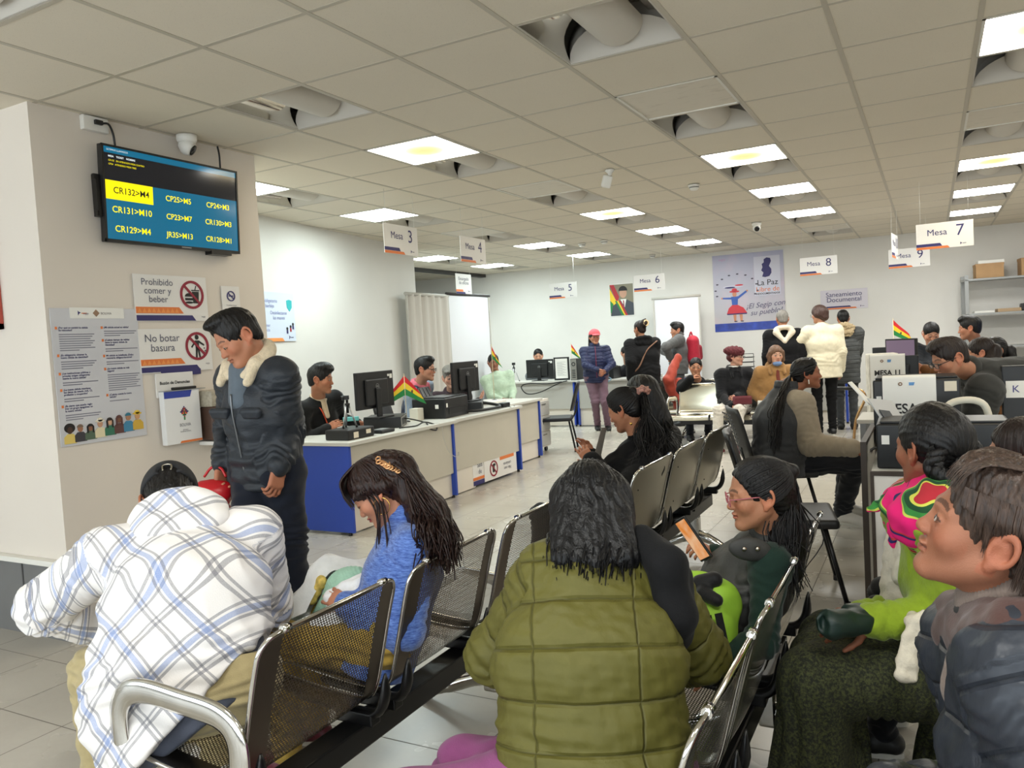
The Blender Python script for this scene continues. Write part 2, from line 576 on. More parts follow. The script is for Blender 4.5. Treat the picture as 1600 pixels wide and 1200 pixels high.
for i, j in sorted(DARK, key=lambda q: q[1]):
 k = cnt.get(i, 0)
 cnt[i] = k + 1
 lab = 'open recessed luminaire with curved shade, %s %s' % (ORD[k], ROWN[i])
 if proto is None:
  t = thing('recessed_luminaire', lab, 'ceiling light', (gx(i), gy(j), CE))
  h = MB()
  w2, d2 = 0.292, 0.298
  h.box(-w2, w2, -d2, d2, 0.22, 0.24)
  h.box(-w2, -w2 + 0.008, -d2, d2, 0.0, 0.22)
  h.box(w2 - 0.008, w2, -d2, d2, 0.0, 0.22)
  h.box(-w2, w2, -d2, -d2 + 0.008, 0.0, 0.22)
  h.box(-w2, w2, d2 - 0.008, d2, 0.0, 0.22)
  h.build('housing', HOUS, t)
  # mirrored wing on one side, matt wing on the other
  for sgn, nm, mt in ((-1, 'mirror_wing', MIRR), (1, 'reflector_wing', HOUS)):
   r = MB()
   prof = [(sgn * (0.284 - 0.15 * (1 - math.cos(a))), 0.16 * math.sin(a)) for a in np.linspace(0, PI / 2, 9)]
   V = [(x, -0.285, z + 0.005) for x, z in prof] + [(x, 0.285, z + 0.005) for x, z in prof]
   r.add(V, [(q, q + 1, q + 10, q + 9) for q in range(8)], 0, True)
   r.build(nm, mt, t)
  # scalloped end plates
  for sgn in (-1, 1):
   e = MB()
   poly = [(-0.284, 0.002)] + [(-0.284 + 0.284 * (1 - math.cos(a)), 0.002 + 0.13 * math.sin(a)) for a in np.linspace(0.1, PI / 2, 8)] + [(0.284 - 0.284 * (1 - math.cos(a)), 0.002 + 0.13 * math.sin(a)) for a in np.linspace(PI / 2, 0.1, 8)][1:] + [(0.284, 0.002)]
   yy = sgn * 0.29
   V = [(x, yy, z) for x, z in poly] + [(x, yy - sgn * 0.10 * min(1, max(0, z / 0.13)), z) for x, z in poly]
   n_ = len(poly)
   e.add(V, [(q, q + 1, n_ + q + 1, n_ + q) for q in range(n_ - 1)], 0, True)
   e.add([(x, yy - sgn * 0.10 * min(1, max(0, z / 0.13)), z) for x, z in poly], [tuple(range(n_))], 0, False)
   e.build('end_plate', HOUS, t)
  s = MB()
  n_ = 16
  prof = [(0.125 * math.cos(a), 0.115 - 0.105 * math.sin(a)) for a in np.linspace(0, PI, n_ + 1)]
  V = [(x, -0.28, z) for x, z in prof] + [(x, 0.225, z) for x, z in prof]
  s.add(V, [(q, q + 1, n_ + 2 + q, n_ + 1 + q) for q in range(n_)], 0, True)
  s.add([(x, 0.225, z) for x, z in prof], [tuple(range(n_ + 1))])
  s.add([(x, -0.28, z) for x, z in prof], [tuple(range(n_ + 1))])
  s.build('shade', SHAD, t)
  proto = t
 else:
  t = copy_tree(proto)
  t.location = (gx(i), gy(j), CE)
  t['label'] = lab
# ------------------------------------------------------------------ devices on the ceiling
DEV = M('device_white', (228, 226, 220), 0.4)
t = thing('motion_detector', 'white angled motion detector hanging from the ceiling grid', 'detector', (-2.30, 6.2, CE - 0.005))
d = MB()
d.lathe([(0.001, 0), (0.035, 0), (0.04, -0.012), (0.02, -0.03), (0.012, -0.05), (0.001, -0.05)], 16)
d.build('mount', DEV, t)
d = MB()
d.box(-0.04, 0.04, -0.03, 0.03, -0.15, -0.045, 0, 0.02, None, 3)
d.build('sensor_body', DEV, t, rot=(0.4, 0.25, 0.5))
def smoke(x, y, lab):
 t = thing('smoke_detector', lab, 'smoke detector', (x, y, CE - 0.005))
 d = MB()
 d.lathe([(0.001, 0), (0.055, 0), (0.055, -0.015), (0.048, -0.02), (0.001, -0.02)], 20)
 d.build('base_plate', DEV, t)
 d = MB()
 d.lathe([(0.045, -0.02), (0.045, -0.032), (0.03, -0.05), (0.001, -0.052)], 20)
 d.build('sensor', [DEV], t)
 d = MB()
 d.lathe([(0.046, -0.024), (0.0465, -0.030), (0.045, -0.030)], 20)
 d.build('vent_ring', PLASTIC2, t)
smoke(-1.92, 7.4, 'round white smoke detector between the two lit ceiling rows')
smoke(-4.41, 10.6, 'small white smoke detector above the pink-capped woman')
smoke(-4.05, 10.55, 'second small smoke detector beside the one over the woman in the cap')
smoke(-4.2, 13.2, 'small white smoke detector close to the back wall')
def dome_cam(x, y, lab, look, tilt):
 t = thing('security_camera', lab, 'security camera', (x, y, CE - 0.005))
 d = MB()
 d.lathe([(0.001, 0), (0.06, 0), (0.06, -0.03), (0.05, -0.045), (0.001, -0.045)], 24)
 d.build('base_ring', DEV, t)
 e = MB()
 e.lathe([(0.001, 0.05), (0.025, 0.048), (0.045, 0.02), (0.05, 0), (0.045, -0.02), (0.04, -0.035), (0.001, -0.036)], 24)
 bl = e.build('camera_ball', DEV, t, loc=(0, 0, -0.07), rot=(tilt, 0, look))
 l = MB()
 l.lathe([(0.001, -0.037), (0.034, -0.037), (0.033, -0.043), (0.02, -0.048), (0.001, -0.05)], 20)
 l.build('lens', M('camera_lens', (10, 10, 12), 0.1), bl)
 return t
dome_cam(-3.98, 3.40, 'white turret security camera above the television', 2.2, -1.0)
dome_cam(-1.96, 10.6, 'small security camera with dark dome near the eighth desk sign', 0.3, -1.1)
# ------------------------------------------------------------------ things on the walls
def onwall(px, py, a, c):
 """where the sight line of a pixel meets the vertical plane through two floor points"""
 d = ray(px, py)
 n = np.array([-(c[1] - a[1]), c[0] - a[0], 0.0])
 t = ((np.array([a[0], a[1], 0]) - EYE) @ n) / (d @ n)
 return EYE + t * d
BK_A, BK_C = (-9.6, 13.31), (5.3, 14.66)
BK_R = math.atan2(BK_C[1] - BK_A[1], BK_C[0] - BK_A[0])
LF_A, LF_C = (-5.45, 4.0), (-6.27, 9.03)
LF_R = math.atan2(LF_C[1] - LF_A[1], LF_C[0] - LF_A[0])
CRED = M('prohibition_red', (142, 26, 50), 0.5)
DKRED = M('deep_red', (176, 30, 44), 0.5)
SIGNW = M('sign_board_white', (231, 229, 226), 0.45)
SIGNL = M('sign_board_lilac', (214, 209, 219), 0.45)
TEAL = M('teal_print', (40, 176, 180), 0.5)
TRIO = M('orange_print_light', (236, 150, 78), 0.5)
def board(t, w, h, mat, th=0.004, name='panel'):
 b_ = MB()
 b_.box(-w / 2, w / 2, -th / 2, th / 2, -h / 2, h / 2)
 return b_.build(name, mat, t)
def segip_logo(pm, x, z, s, mi):
 pm.prism([(x, z - s), (x, z + s), (x + s * 0.7, z)], -0.0045, -0.0025, mi)
 pm.prism([(x + s * 0.35, z - s * 0.2), (x + s * 0.35, z + s * 0.6), (x + s * 1.3, z + 0.1 * s)], -0.0043, -0.0025, mi)
 pm.box(x + s * 1.5, x + s * 3.6, -0.0045, -0.0025, z - s * 0.25, z + s * 0.12, 2)
def mesa_sign(num, loc, rz, label, w=0.5, h=0.255, words='Mesa', two=False, bmat=None, flip=False):
 t = thing('hanging_sign', label, 'sign', loc, rz, 'desk number signs hung from the ceiling')
 board(t, w, h, bmat or SIGNW)
 p = MB()
 z0 = -h / 2
 a, b2 = (1, 0) if flip else (0, 1)
 p.prism([(-w / 2, z0 + h * 0.10), (-w / 2, z0 + h * 0.21), (-w * 0.08, z0 + h * 0.21), (-w * 0.045, z0 + h * 0.10)], -0.0045, -0.0025, a)
 p.prism([(-w / 2, z0), (-w / 2, z0 + h * 0.09), (w * 0.05, z0 + h * 0.09), (w * 0.09, z0)], -0.0045, -0.0025, b2)
 segip_logo(p, w * 0.27, z0 + h * 0.13, h * 0.055, 0)
 p.build('print', [NAVY, ORANGE, GREYINK], t)
 if two:
  text('lettering', words, h * 0.24, GREYINK if flip else NAVY, t, 0, h * 0.15, align='CENTER', line=0.85)
 else:
  text('lettering', words, h * 0.34, NAVY, t, -w * 0.13, h * 0.12)
  text('number', num, h * 0.62, NAVY, t, w * 0.27, h * 0.13)
 for sx in (-1, 1):
  s = MB()
  zt = CE - loc[2] - 0.004
  s.tube([(sx * w * 0.42, 0, h / 2), (sx * w * 0.42, 0, zt)], 0.0012, 5)
  s.build('string', M('nylon_line', (235, 235, 230), 0.4), t)
 return t
mesa_sign('3', (-4.1, 5.73, 2.42), PI / 2, 'hanging white sign reading Mesa 3 above the near blue-ended desk')
mesa_sign('4', (-4.1, 6.97, 2.425), PI / 2, 'hanging white sign reading Mesa 4 above the second desk')
mesa_sign('5', (-5.38, 12.0, 2.285), 0, 'small hanging sign reading Mesa 5 above the flagged far counter')
mesa_sign('6', (-3.89, 12.0, 2.285), 0, 'hanging sign reading Mesa 6 beside the framed portrait')
mesa_sign('7', (0.14, 9.0, 2.28), 0, 'hanging sign reading Mesa 7, nearest one to the shelving')
mesa_sign('8', (-1.39, 12.0, 2.305), 0, 'hanging sign reading Mesa 8 right of the big blue poster')
mesa_sign('9', (-0.24, 12.0, 2.30), 0, 'hanging sign reading Mesa 9 half covered by an edge-on sign')
mesa_sign('', (-6.05, 9.95, 2.37), PI / 2, 'hanging sign reading Encargado de oficina over the white screens', words='Encargado\nde oficina', two=True, h=0.29, w=0.44, flip=True)
mesa_sign('10', tuple(at(1398, 385, 9.6)), PI / 2 - 0.10, 'narrow hanging sign seen edge-on in front of the Mesa 9 sign', h=0.29)
def wall_item(name, label, cat, px, wall, rz, out=0.006, **kw):
 """px = left, top, right, bottom of the item in the photograph (mid-edges)"""
 x0, y0, x1, y1 = px
 a, c = wall
 L = onwall(x0, (y0 + y1) / 2, a, c)
 Rr = onwall(x1, (y0 + y1) / 2, a, c)
 T_ = onwall((x0 + x1) / 2, y0, a, c)
 B_ = onwall((x0 + x1) / 2, y1, a, c)
 ctr = (L + Rr) / 2
 ctr[2] = (T_[2] + B_[2]) / 2
 n = np.array([math.sin(rz), -math.cos(rz), 0])
 return thing(name, label, cat, tuple(ctr + n * out), rz, **kw), float(np.hypot(*(Rr - L)[:2])), float(T_[2] - B_[2])
# --- big blue La Paz poster
t, w_, h_ = wall_item('wall_poster', 'large grey-blue wall poster with dancer, map and the words La Paz', 'poster', (1115, 395, 1226, 516), (BK_A, BK_C), BK_R)
m_pos, nt, b = new_mat('poster_grey_blue_print')
v = coords(nt, 'Object')
sp = nt.nodes.new('ShaderNodeSeparateXYZ')
link(nt, v, sp.inputs[0])
f1 = mth(nt, 'MULTIPLY_ADD', sp.outputs[2], 0.7, 0.5, True)
c1 = mixc(nt, f1, lin((196, 192, 192)), lin((176, 178, 206)))
f2 = mth(nt, 'MULTIPLY_ADD', noise(nt, v, 3.0, 4), 4.0, -1.9, True)
c2 = mixc(nt, mth(nt, 'MULTIPLY', f2, 0.35), c1, lin((222, 190, 206)))
link(nt, c2, b.inputs['Base Color'])
b.inputs['Roughness'].default_value = 0.4
board(t, w_, h_, m_pos)
p = MB()
X = lambda u: (u - 0.5) * w_
Z = lambda q: (0.5 - q) * h_
p.box(X(0), X(1), -0.004, -0.002, Z(1), Z(0.895), 0)
p.box(X(0.59), X(0.95), -0.004, -0.002, Z(0.56), Z(0.06), 1)
mapp = [(0.77, 0.08), (0.82, 0.09), (0.83, 0.13), (0.80, 0.19), (0.83, 0.23), (0.83, 0.28), (0.80, 0.32), (0.74, 0.33), (0.70, 0.32), (0.72, 0.27), (0.69, 0.24), (0.71, 0.20), (0.70, 0.16), (0.73, 0.14), (0.73, 0.10)]
p.prism([(X(a), Z(q)) for a, q in mapp], -0.006, -0.004, 2)
# dancer: skirt, bodice, arms, head, hat, legs
p.prism([(X(a), Z(q)) for a, q in [(0.26, 0.66), (0.34, 0.66), (0.42, 0.70), (0.47, 0.77), (0.18, 0.77), (0.21, 0.70)]], -0.006, -0.004, 3)
p.prism([(X(a), Z(q)) for a, q in [(0.18, 0.77), (0.47, 0.77), (0.465, 0.785), (0.185, 0.785)]], -0.0065, -0.004, 2)
p.prism([(X(a), Z(q)) for a, q in [(0.25, 0.55), (0.35, 0.55), (0.34, 0.66), (0.26, 0.66)]], -0.006, -0.004, 4)
p.prism([(X(a), Z(q)) for a, q in [(0.26, 0.56), (0.26, 0.585), (0.13, 0.575), (0.13, 0.555)]], -0.006, -0.004, 4)
p.prism([(X(a), Z(q)) for a, q in [(0.34, 0.555), (0.35, 0.585), (0.48, 0.50), (0.465, 0.48)]], -0.006, -0.004, 4)
p.disc(X(0.30), Z(0.52), 0.035, 0.045, -0.006, -0.004, 5)
p.disc(X(0.12), Z(0.565), 0.015, 0.015, -0.006, -0.004, 5, 10)
p.disc(X(0.48), Z(0.485), 0.015, 0.015, -0.006, -0.004, 5, 10)
p.disc(X(0.30), Z(0.485), 0.085, 0.018, -0.0065, -0.004, 3)
p.disc(X(0.30), Z(0.465), 0.045, 0.030, -0.0065, -0.004, 3)
p.disc(X(0.285), Z(0.42), 0.17, 0.016, -0.006, -0.004, 1)
p.disc(X(0.24), Z(0.43), 0.09, 0.014, -0.0065, -0.004, 2)
p.disc(X(0.37), Z(0.405), 0.07, 0.014, -0.0065, -0.004, 3)
for sx in (0.27, 0.36):
 p.prism([(X(sx), Z(0.785)), (X(sx + 0.045), Z(0.785)), (X(sx + 0.04), Z(0.87)), (X(sx + 0.012), Z(0.87))], -0.006, -0.004, 5)
 p.disc(X(sx + 0.035), Z(0.875), 0.03, 0.01, -0.006, -0.004, 6, 10)
for k in range(11):
 a = -0.5 + k * 0.4
 p.disc(X(0.33 + 0.30 * math.cos(a)), Z(0.47 - 0.21 * max(-0.3, math.sin(a))), 0.022, 0.012, -0.006, -0.004, 6, 10)
p.build('print', [M('poster_blue_band', (48, 72, 168), 0.4, var=0.3, vscale=8), M('poster_pale_panel', (206, 206, 222), 0.4), NAVY, M('poster_red', (206, 52, 66), 0.5), M('poster_blue', (52, 92, 178), 0.5), M('poster_skin', (204, 140, 106), 0.5), M('poster_dark', (70, 64, 84), 0.5)], t)
text('lettering', 'La Paz', 0.135, INK, t, X(0.77), Z(0.40), -0.006, sx=1.0)
text('lettering', 'Libre de', 0.115, ORANGE, t, X(0.77), Z(0.485), -0.006)
text('lettering', 'INDOCUMENTADOS', 0.042, INK, t, X(0.77), Z(0.54), -0.006, bold=0.001)
text('lettering', '¡El Segip con\nsu pueblo!', 0.125, M('script_ink', (92, 88, 120), 0.5), t, X(0.73), Z(0.725), -0.006, slant=0.35, rot=-0.06, line=0.95)
text('lettering', 'segip', 0.06, M('pink_print', (196, 150, 190), 0.5), t, X(0.14), Z(0.06), -0.006)
# --- Saneamiento Documental
t, w_, h_ = wall_item('wall_sign', 'lilac wall sign reading Saneamiento Documental above the people standing', 'sign', (1282, 452, 1356, 483), (BK_A, BK_C), BK_R)
board(t, w_, h_, SIGNL)
p = MB()
p.prism([(-w_ / 2, -h_ * 0.40), (-w_ / 2, -h_ * 0.33), (w_ * 0.12, -h_ * 0.33), (w_ * 0.15, -h_ * 0.40)], -0.0045, -0.0025, 0)
p.prism([(-w_ / 2, -h_ * 0.48), (-w_ / 2, -h_ * 0.41), (w_ * 0.24, -h_ * 0.41), (w_ * 0.27, -h_ * 0.48)], -0.0045, -0.0025, 1)
segip_logo(p, w_ * 0.34, -h_ * 0.38, h_ * 0.05, 0)
p.build('print', [NAVY, ORANGE, GREYINK], t)
text('lettering', 'Saneamiento\nDocumental', h_ * 0.33, NAVY, t, 0, h_ * 0.12, line=0.8)
# --- portrait with sash
t, w_, h_ = wall_item('portrait', 'portrait of a dark-suited man wearing a red yellow green sash', 'picture', (953.5, 444, 990, 493), (BK_A, BK_C), BK_R)
board(t, w_ * 1.05, h_ * 1.05, PAPER, name='mount')
p = MB()
q0 = -0.004
p.box(-w_ / 2, w_ / 2, q0, -0.002, -h_ / 2, h_ / 2, 0)
hx, hz = 0.07 * w_, 0.22 * h_
p.prism([(-w_ / 2, h_ * 0.5), (-w_ * 0.32, h_ * 0.5), (-w_ * 0.1, h_ * 0.1), (-w_ * 0.2, -h_ * 0.1)], -0.005, q0, 1)
p.prism([(-w_ / 2, h_ * 0.38), (-w_ * 0.22, -h_ * 0.05), (-w_ * 0.3, -h_ * 0.22), (-w_ / 2, h_ * 0.0)], -0.0052, q0, 2)
p.prism([(-w_ / 2, h_ * 0.0), (-w_ * 0.36, -h_ * 0.12), (-w_ * 0.45, -h_ * 0.4), (-w_ / 2, -h_ * 0.4)], -0.0054, q0, 3)
p.prism([(-w_ * 0.48, -h_ / 2), (-w_ * 0.4, -h_ * 0.18), (-w_ * 0.1, -h_ * 0.02), (w_ * 0.22, -h_ * 0.0), (w_ / 2, -h_ * 0.12), (w_ / 2, -h_ / 2)], -0.006, q0, 4)
p.prism([(-w_ * 0.06, h_ * 0.02), (w_ * 0.2, h_ * 0.02), (w_ * 0.12, -h_ * 0.24)], -0.0066, q0, 5)
p.prism([(w_ * 0.05, -h_ * 0.02), (w_ * 0.1, -h_ * 0.02), (w_ * 0.11, -h_ * 0.25), (w_ * 0.06, -h_ * 0.22)], -0.0072, q0, 6)
for k, mi in ((0, 1), (1, 2), (2, 3)):
 o_ = k * 0.075
 p.prism([(-w_ * (0.14 + o_), -h_ * 0.02), (-w_ * (0.06 + o_), -h_ * 0.02), (w_ * (0.24 - o_), -h_ / 2), (w_ * (0.14 - o_), -h_ / 2)], -0.0076, q0, mi)
p.disc(hx, hz, 0.155 * w_, 0.16 * h_, -0.0072, q0, 7)
p.prism([(hx + 0.19 * w_ * math.cos(a), hz + 0.06 * h_ + 0.16 * h_ * math.sin(a)) for a in np.linspace(0.05, PI - 0.05, 12)], -0.008, q0, 8)
p.build('picture', [M('portrait_olive', (128, 122, 100), 0.4), DKRED, M('flag_yellow', (236, 200, 40), 0.5), M('flag_green', (30, 128, 62), 0.5), M('portrait_suit', (58, 64, 74), 0.5), PAPER, M('portrait_tie', (150, 70, 80), 0.5), M('portrait_skin', (196, 150, 124), 0.5), INK], t)
# --- white roll screen and the two backdrops of the side office
SCR = M('screen_fabric', (226, 226, 230), 0.7)
def backdrop(px, wall, rz, label, zlow, pleat=False, out=0.0, dark=False):
 t, w_, h_ = wall_item('photo_backdrop', label, 'backdrop', px, wall, rz, out)
 s = MB()
 n_ = 36
 V = []
 for k in range(n_ + 1):
  u = k / n_
  yy = (0.025 * math.sin(u * 38) + 0.012 * math.sin(u * 17 + 1)) if pleat else 0.004 * math.sin(u * 7)
  for z in (h_ / 2, zlow - t.location.z):
   V.append(((u - 0.5) * w_, yy, z))
 s.add(V, [(2 * k, 2 * k + 1, 2 * k + 3, 2 * k + 2) for k in range(n_)], 0, True)
 s.build('sheet', M('curtain_fabric', (206, 200, 192), 0.8) if pleat else SCR, t)
 r = MB()
 r.tube([(-w_ / 2 - 0.03, 0, h_ / 2), (w_ / 2 + 0.03, 0, h_ / 2)], 0.022, 10)
 r.build('top_rail', M('dark_rail', (52, 50, 50)) if dark else M('pale_rail', (190, 186, 178), 0.5), t)
 for sx in (-1, 1):
  l = MB()
  l.box(sx * w_ / 2 - 0.012, sx * w_ / 2 + 0.012, -0.012, 0.012, -t.location.z, h_ / 2)
  l.box(sx * w_ / 2 - 0.02, sx * w_ / 2 + 0.02, -0.16, 0.16, -t.location.z, -t.location.z + 0.02)
  l.build('stand', M('pale_rail', (190, 186, 178), 0.5), t)
 return t
backdrop((1024, 464, 1095, 600), ((-4.2, 13.3), (-3.0, 13.41)), 0.09, 'tall white screen behind the man in the grey jacket', 0.6)
backdrop((640, 461, 703, 620), ((-6.05, 8.6), (-6.10, 9.8)), PI / 2 + 0.04, 'pleated off-white curtain screen beside the end of the long wall', 0.3, True)
backdrop((704, 461, 767, 620), ((-6.08, 9.7), (-6.1, 11.2)), PI / 2 + 0.01, 'smooth white screen with dark top rail behind the grey-haired clerk', 0.3, False, 0.0, True)
# --- hygiene poster on the long white wall
t, w_, h_ = wall_item('wall_poster', 'pale blue poster with teal shield on the long white wall', 'poster', (376, 456, 459, 534), (LF_A, LF_C), LF_R, 0.008)
board(t, w_, h_, M('pale_blue_sheet', (212, 222, 238), 0.4))
p = MB()
sx, sz = w_ * 0.40, h_ * 0.24
p.prism([(sx - 0.045, sz + 0.05), (sx, sz + 0.06), (sx + 0.045, sz + 0.05), (sx + 0.04, sz - 0.02), (sx, sz - 0.06), (sx - 0.04, sz - 0.02)], -0.006, -0.002, 0)
p.prism([(-w_ / 2, -h_ * 0.5), (w_ * 0.26, -h_ * 0.5), (w_ * 0.22, -h_ * 0.43), (-w_ / 2, -h_ * 0.43)], -0.006, -0.002, 1)
segip_logo(p, w_ * 0.36, -h_ * 0.42, 0.02, 2)
for k, (dx, dz, mi) in enumerate(((0.33, -0.24, 3), (0.40, -0.2, 2), (0.45, -0.15, 3))):
 p.disc(w_ * dx, h_ * dz, 0.014, 0.016, -0.006, -0.002, 3, 10)
 p.box(w_ * dx - 0.012, w_ * dx + 0.012, -0.006, -0.002, h_ * dz - 0.05, h_ * dz - 0.015, (2, 4, 2)[k])
p.build('print', [TEAL, TRIO, NAVY, INK, DKRED], t)
BLP = M('pale_blue_ink', (128, 136, 186), 0.5)
text('lettering', 'Uso obligatorio\nde barbijo', 0.05, BLP, t, -w_ * 0.02, h_ * 0.27)
text('lettering', 'Desinfectarse\nlas manos', 0.05, BLP, t, w_ * 0.18, h_ * 0.03)
text('lettering', 'Mantener\ndistancia', 0.045, BLP, t, -w_ * 0.1, -h_ * 0.22)
# ------------------------------------------------------------------ the wall block: television, posters, letter box
WX = -4.07
t = thing('television', 'wall-mounted television showing yellow queue numbers on teal', 'television', (-3.99, 3.295, 2.41), PI / 2)
TW, TH = 0.955, 0.535
b_ = MB()
b_.box(-TW / 2, TW / 2, 0.0, 0.035, -TH / 2, TH / 2, 0, 0.006)
b_.build('casing', PLASTIC, t, rot=(0.05, 0, 0))
tilt = bpy.data.objects.new('screen', None)
b_ = MB()
for q in ((-TW / 2, TW / 2, TH / 2 - 0.012, TH / 2), (-TW / 2, TW / 2, -TH / 2, -TH / 2 + 0.018), (-TW / 2, -TW / 2 + 0.012, -TH / 2, TH / 2), (TW / 2 - 0.012, TW / 2, -TH / 2, TH / 2)):
 b_.box(q[0], q[1], -0.008, 0.002, q[2], q[3])
b_.build('bezel', PLASTIC, t, rot=(0.05, 0, 0))
def screen_mat(name, rgb, e):
 if name in MATS:
  return MATS[name]
 m, nt, b = new_mat(name)
 b.inputs['Base Color'].default_value = (0.01, 0.01, 0.012, 1)
 b.inputs['Roughness'].default_value = 0.12
 b.inputs['Emission Color'].default_value = (*lin(rgb), 1)
 b.inputs['Emission Strength'].default_value = e * 0.5
 MATS[name] = m
 return m
s_ = MB()
SW, SH = TW - 0.024, TH - 0.03
z1, z0 = TH / 2 - 0.012, -TH / 2 + 0.018
zs = lambda q: z1 - q * (z1 - z0)
xs = lambda q: -SW / 2 + q * SW
s_.box(xs(0), xs(1), -0.003, 0.001, zs(1), zs(0.36), 0)
s_.box(xs(0), xs(1), -0.003, 0.001, zs(0.36), zs(0.065), 1)
s_.box(xs(0), xs(1), -0.003, 0.001, zs(0.065), zs(0), 0)
s_.box(xs(0), xs(0.325), -0.0045, -0.003, zs(0.565), zs(0.36), 2)
scr = s_.build('screen', [screen_mat('screen_teal', (2, 100, 132), 1.0), screen_mat('screen_black', (14, 16, 22), 1.0), screen_mat('screen_yellow', (255, 238, 0), 1.1)], t, rot=(0.05, 0, 0))
YL, WT = screen_mat('screen_yellow', (255, 238, 0), 1), screen_mat('screen_white', (225, 235, 235), 1.0)
BKT = M('screen_black_text', (20, 20, 10), 0.5)
rows = [('CR132>M4', 'CP25>M5', 'CP24>M3'), ('CR131>M10', 'CP23>M7', 'CR130>M3'), ('CR129>M4', 'JR35>M13', 'CR128>M1')]
for r_, zz in zip(rows, (0.465, 0.675, 0.885)):
 for k, (s, xx) in enumerate(zip(r_, (0.175, 0.515, 0.835))):
  first = r_ is rows[0] and k == 0
  text('lettering', s, 0.050 if k == 0 else 0.046, BKT if first else YL, scr, xs(xx), zs(zz), -0.0052, bold=0.0005, sx=0.98)
text('lettering', 'ULTIMOS LLAMADOS', 0.014, WT, scr, xs(0.02), zs(0.03), -0.004, 'LEFT')
text('lettering', 'MESA    TICKET    NOMBRE', 0.014, WT, scr, xs(0.03), zs(0.1), -0.004, 'LEFT', bold=0.0004)
text('lettering', 'CR132   EN ATENCION MESA CUATRO', 0.013, YL, scr, xs(0.03), zs(0.145), -0.004, 'LEFT')
text('lettering', 'CP24   ATENDIDO MESA TRES', 0.013, YL, scr, xs(0.03), zs(0.185), -0.004, 'LEFT')
a_ = MB()
a_.box(-0.505, -0.44, 0.012, 0.05, -0.13, 0.10)
a_.box(-0.515, -0.50, 0.012, 0.03, 0.07, 0.10)
a_.box(-0.515, -0.50, 0.012, 0.03, -0.13, -0.10)
a_.box(0.24, 0.40, 0.0, 0.06, -0.285, -0.262)
a_.box(-0.25, 0.25, 0.03, 0.075, -0.12, 0.12)
a_.build('wall_bracket', BLACKM, t)
l_ = MB()
l_.box(0.02, 0.09, -0.0095, -0.007, -TH / 2 + 0.005, -TH / 2 + 0.012)
l_.build('maker_mark', GREYP, t, rot=(0.05, 0, 0))
def cable(name, label, pts, r, mat, group=None, n=6, cat='cable'):
 P = spline(pts, 8)
 c = P.mean(0)
 m_ = MB()
 m_.tube(P - c, r, n)
 return tag(m_.build(name, mat, None, tuple(c)), label, cat, group)
cable('power_cable', 'black cable looping from wall socket to television top', [(WX + 0.045, 2.865, 2.80), (WX + 0.06, 2.90, 2.80), (WX + 0.05, 2.93, 2.76), (WX + 0.04, 2.945, 2.70), (WX + 0.04, 2.95, 2.60)], 0.006, PLASTIC)
cable('aerial_cable', 'black cable dropping from the ceiling behind the television', [(WX + 0.03, 3.69, 2.835), (WX + 0.035, 3.695, 2.78), (WX + 0.03, 3.70, 2.70), (WX + 0.03, 3.70, 2.60)], 0.006, PLASTIC)
t = thing('wall_socket', 'white socket box under the ceiling with a black plug', 'socket', (WX, 2.845, 2.80), PI / 2)
b_ = MB()
b_.box(-0.075, 0.075, -0.035, 0, -0.045, 0.035, 0, 0.006)
b_.build('box', DEV, t)
b_ = MB()
b_.box(-0.015, 0.03, -0.055, -0.035, -0.01, 0.015, 0, 0.004)
b_.build('plug', PLASTIC, t)
# prohibition signs
def ban_ring(p, x, z, r, mi, yo=0.0):
 p.ring(x, z, r * 0.82, r, -0.006 - yo, -0.002, mi)
 c, s = math.cos(-PI / 4), math.sin(-PI / 4)
 hw = r * 0.085
 L = r * 0.9
 p.prism([(x - L * c - hw * s, z - L * s + hw * c), (x - L * c + hw * s, z - L * s - hw * c), (x + L * c + hw * s, z + L * s - hw * c), (x + L * c - hw * s, z + L * s + hw * c)], -0.0066 - yo, -0.002, mi)
def bands(p, w, h, zo, zb, o, nvy, x1=0.12, x2=0.30):
 p.prism([(-w / 2 + 0.005, zo), (-w / 2 + 0.005, zo + h), (x1 * w - 0.02, zo + h), (x1 * w + 0.01, zo)], -0.0045, -0.002, o)
 p.prism([(-w / 2 + 0.005, zb), (-w / 2 + 0.005, zb + h * 0.85), (x2 * w - 0.02, zb + h * 0.85), (x2 * w + 0.005, zb)], -0.0045, -0.002, nvy)
 for k in range(9):
  xx = -w / 2 + 0.012 + k * 0.032
  if xx + 0.032 < x1 * w - 0.01:
   p.prism([(xx, zo + h * 0.1), (xx + 0.03, zo + h * 0.1), (xx + 0.015, zo + h * 0.85)], -0.005, -0.004, o + 1)
SM = [CRED, INK, ORANGE, TRIO, NAVY, GREYINK, PAPER]
t = thing('prohibition_sign', 'white wall sign reading Prohibido comer y beber with crossed burger', 'sign', (WX + 0.008, 3.27, 1.845), PI / 2)
w_, h_ = 0.52, 0.275
board(t, w_, h_, SIGNW)
p = MB()
cx, cz, rr = 0.145, 0.025, 0.088
p.prism([(cx - 0.052, cz - 0.035), (cx - 0.052, cz - 0.02), (cx + 0.006, cz - 0.02), (cx + 0.006, cz - 0.035)], -0.005, -0.002, 1)
p.disc(cx - 0.023, cz - 0.048, 0.03, 0.007, -0.005, -0.002, 1)
p.prism([(cx - 0.023 + 0.03 * math.cos(a), cz - 0.012 + 0.022 * math.sin(a)) for a in np.linspace(0, PI, 10)], -0.005, -0.002, 1)
p.prism([(cx + 0.008, cz - 0.052), (cx + 0.046, cz - 0.052), (cx + 0.052, cz + 0.02), (cx + 0.002, cz + 0.02)], -0.005, -0.002, 1)
p.box(cx - 0.002, cx + 0.056, -0.005, -0.002, cz + 0.024, cz + 0.031, 1)
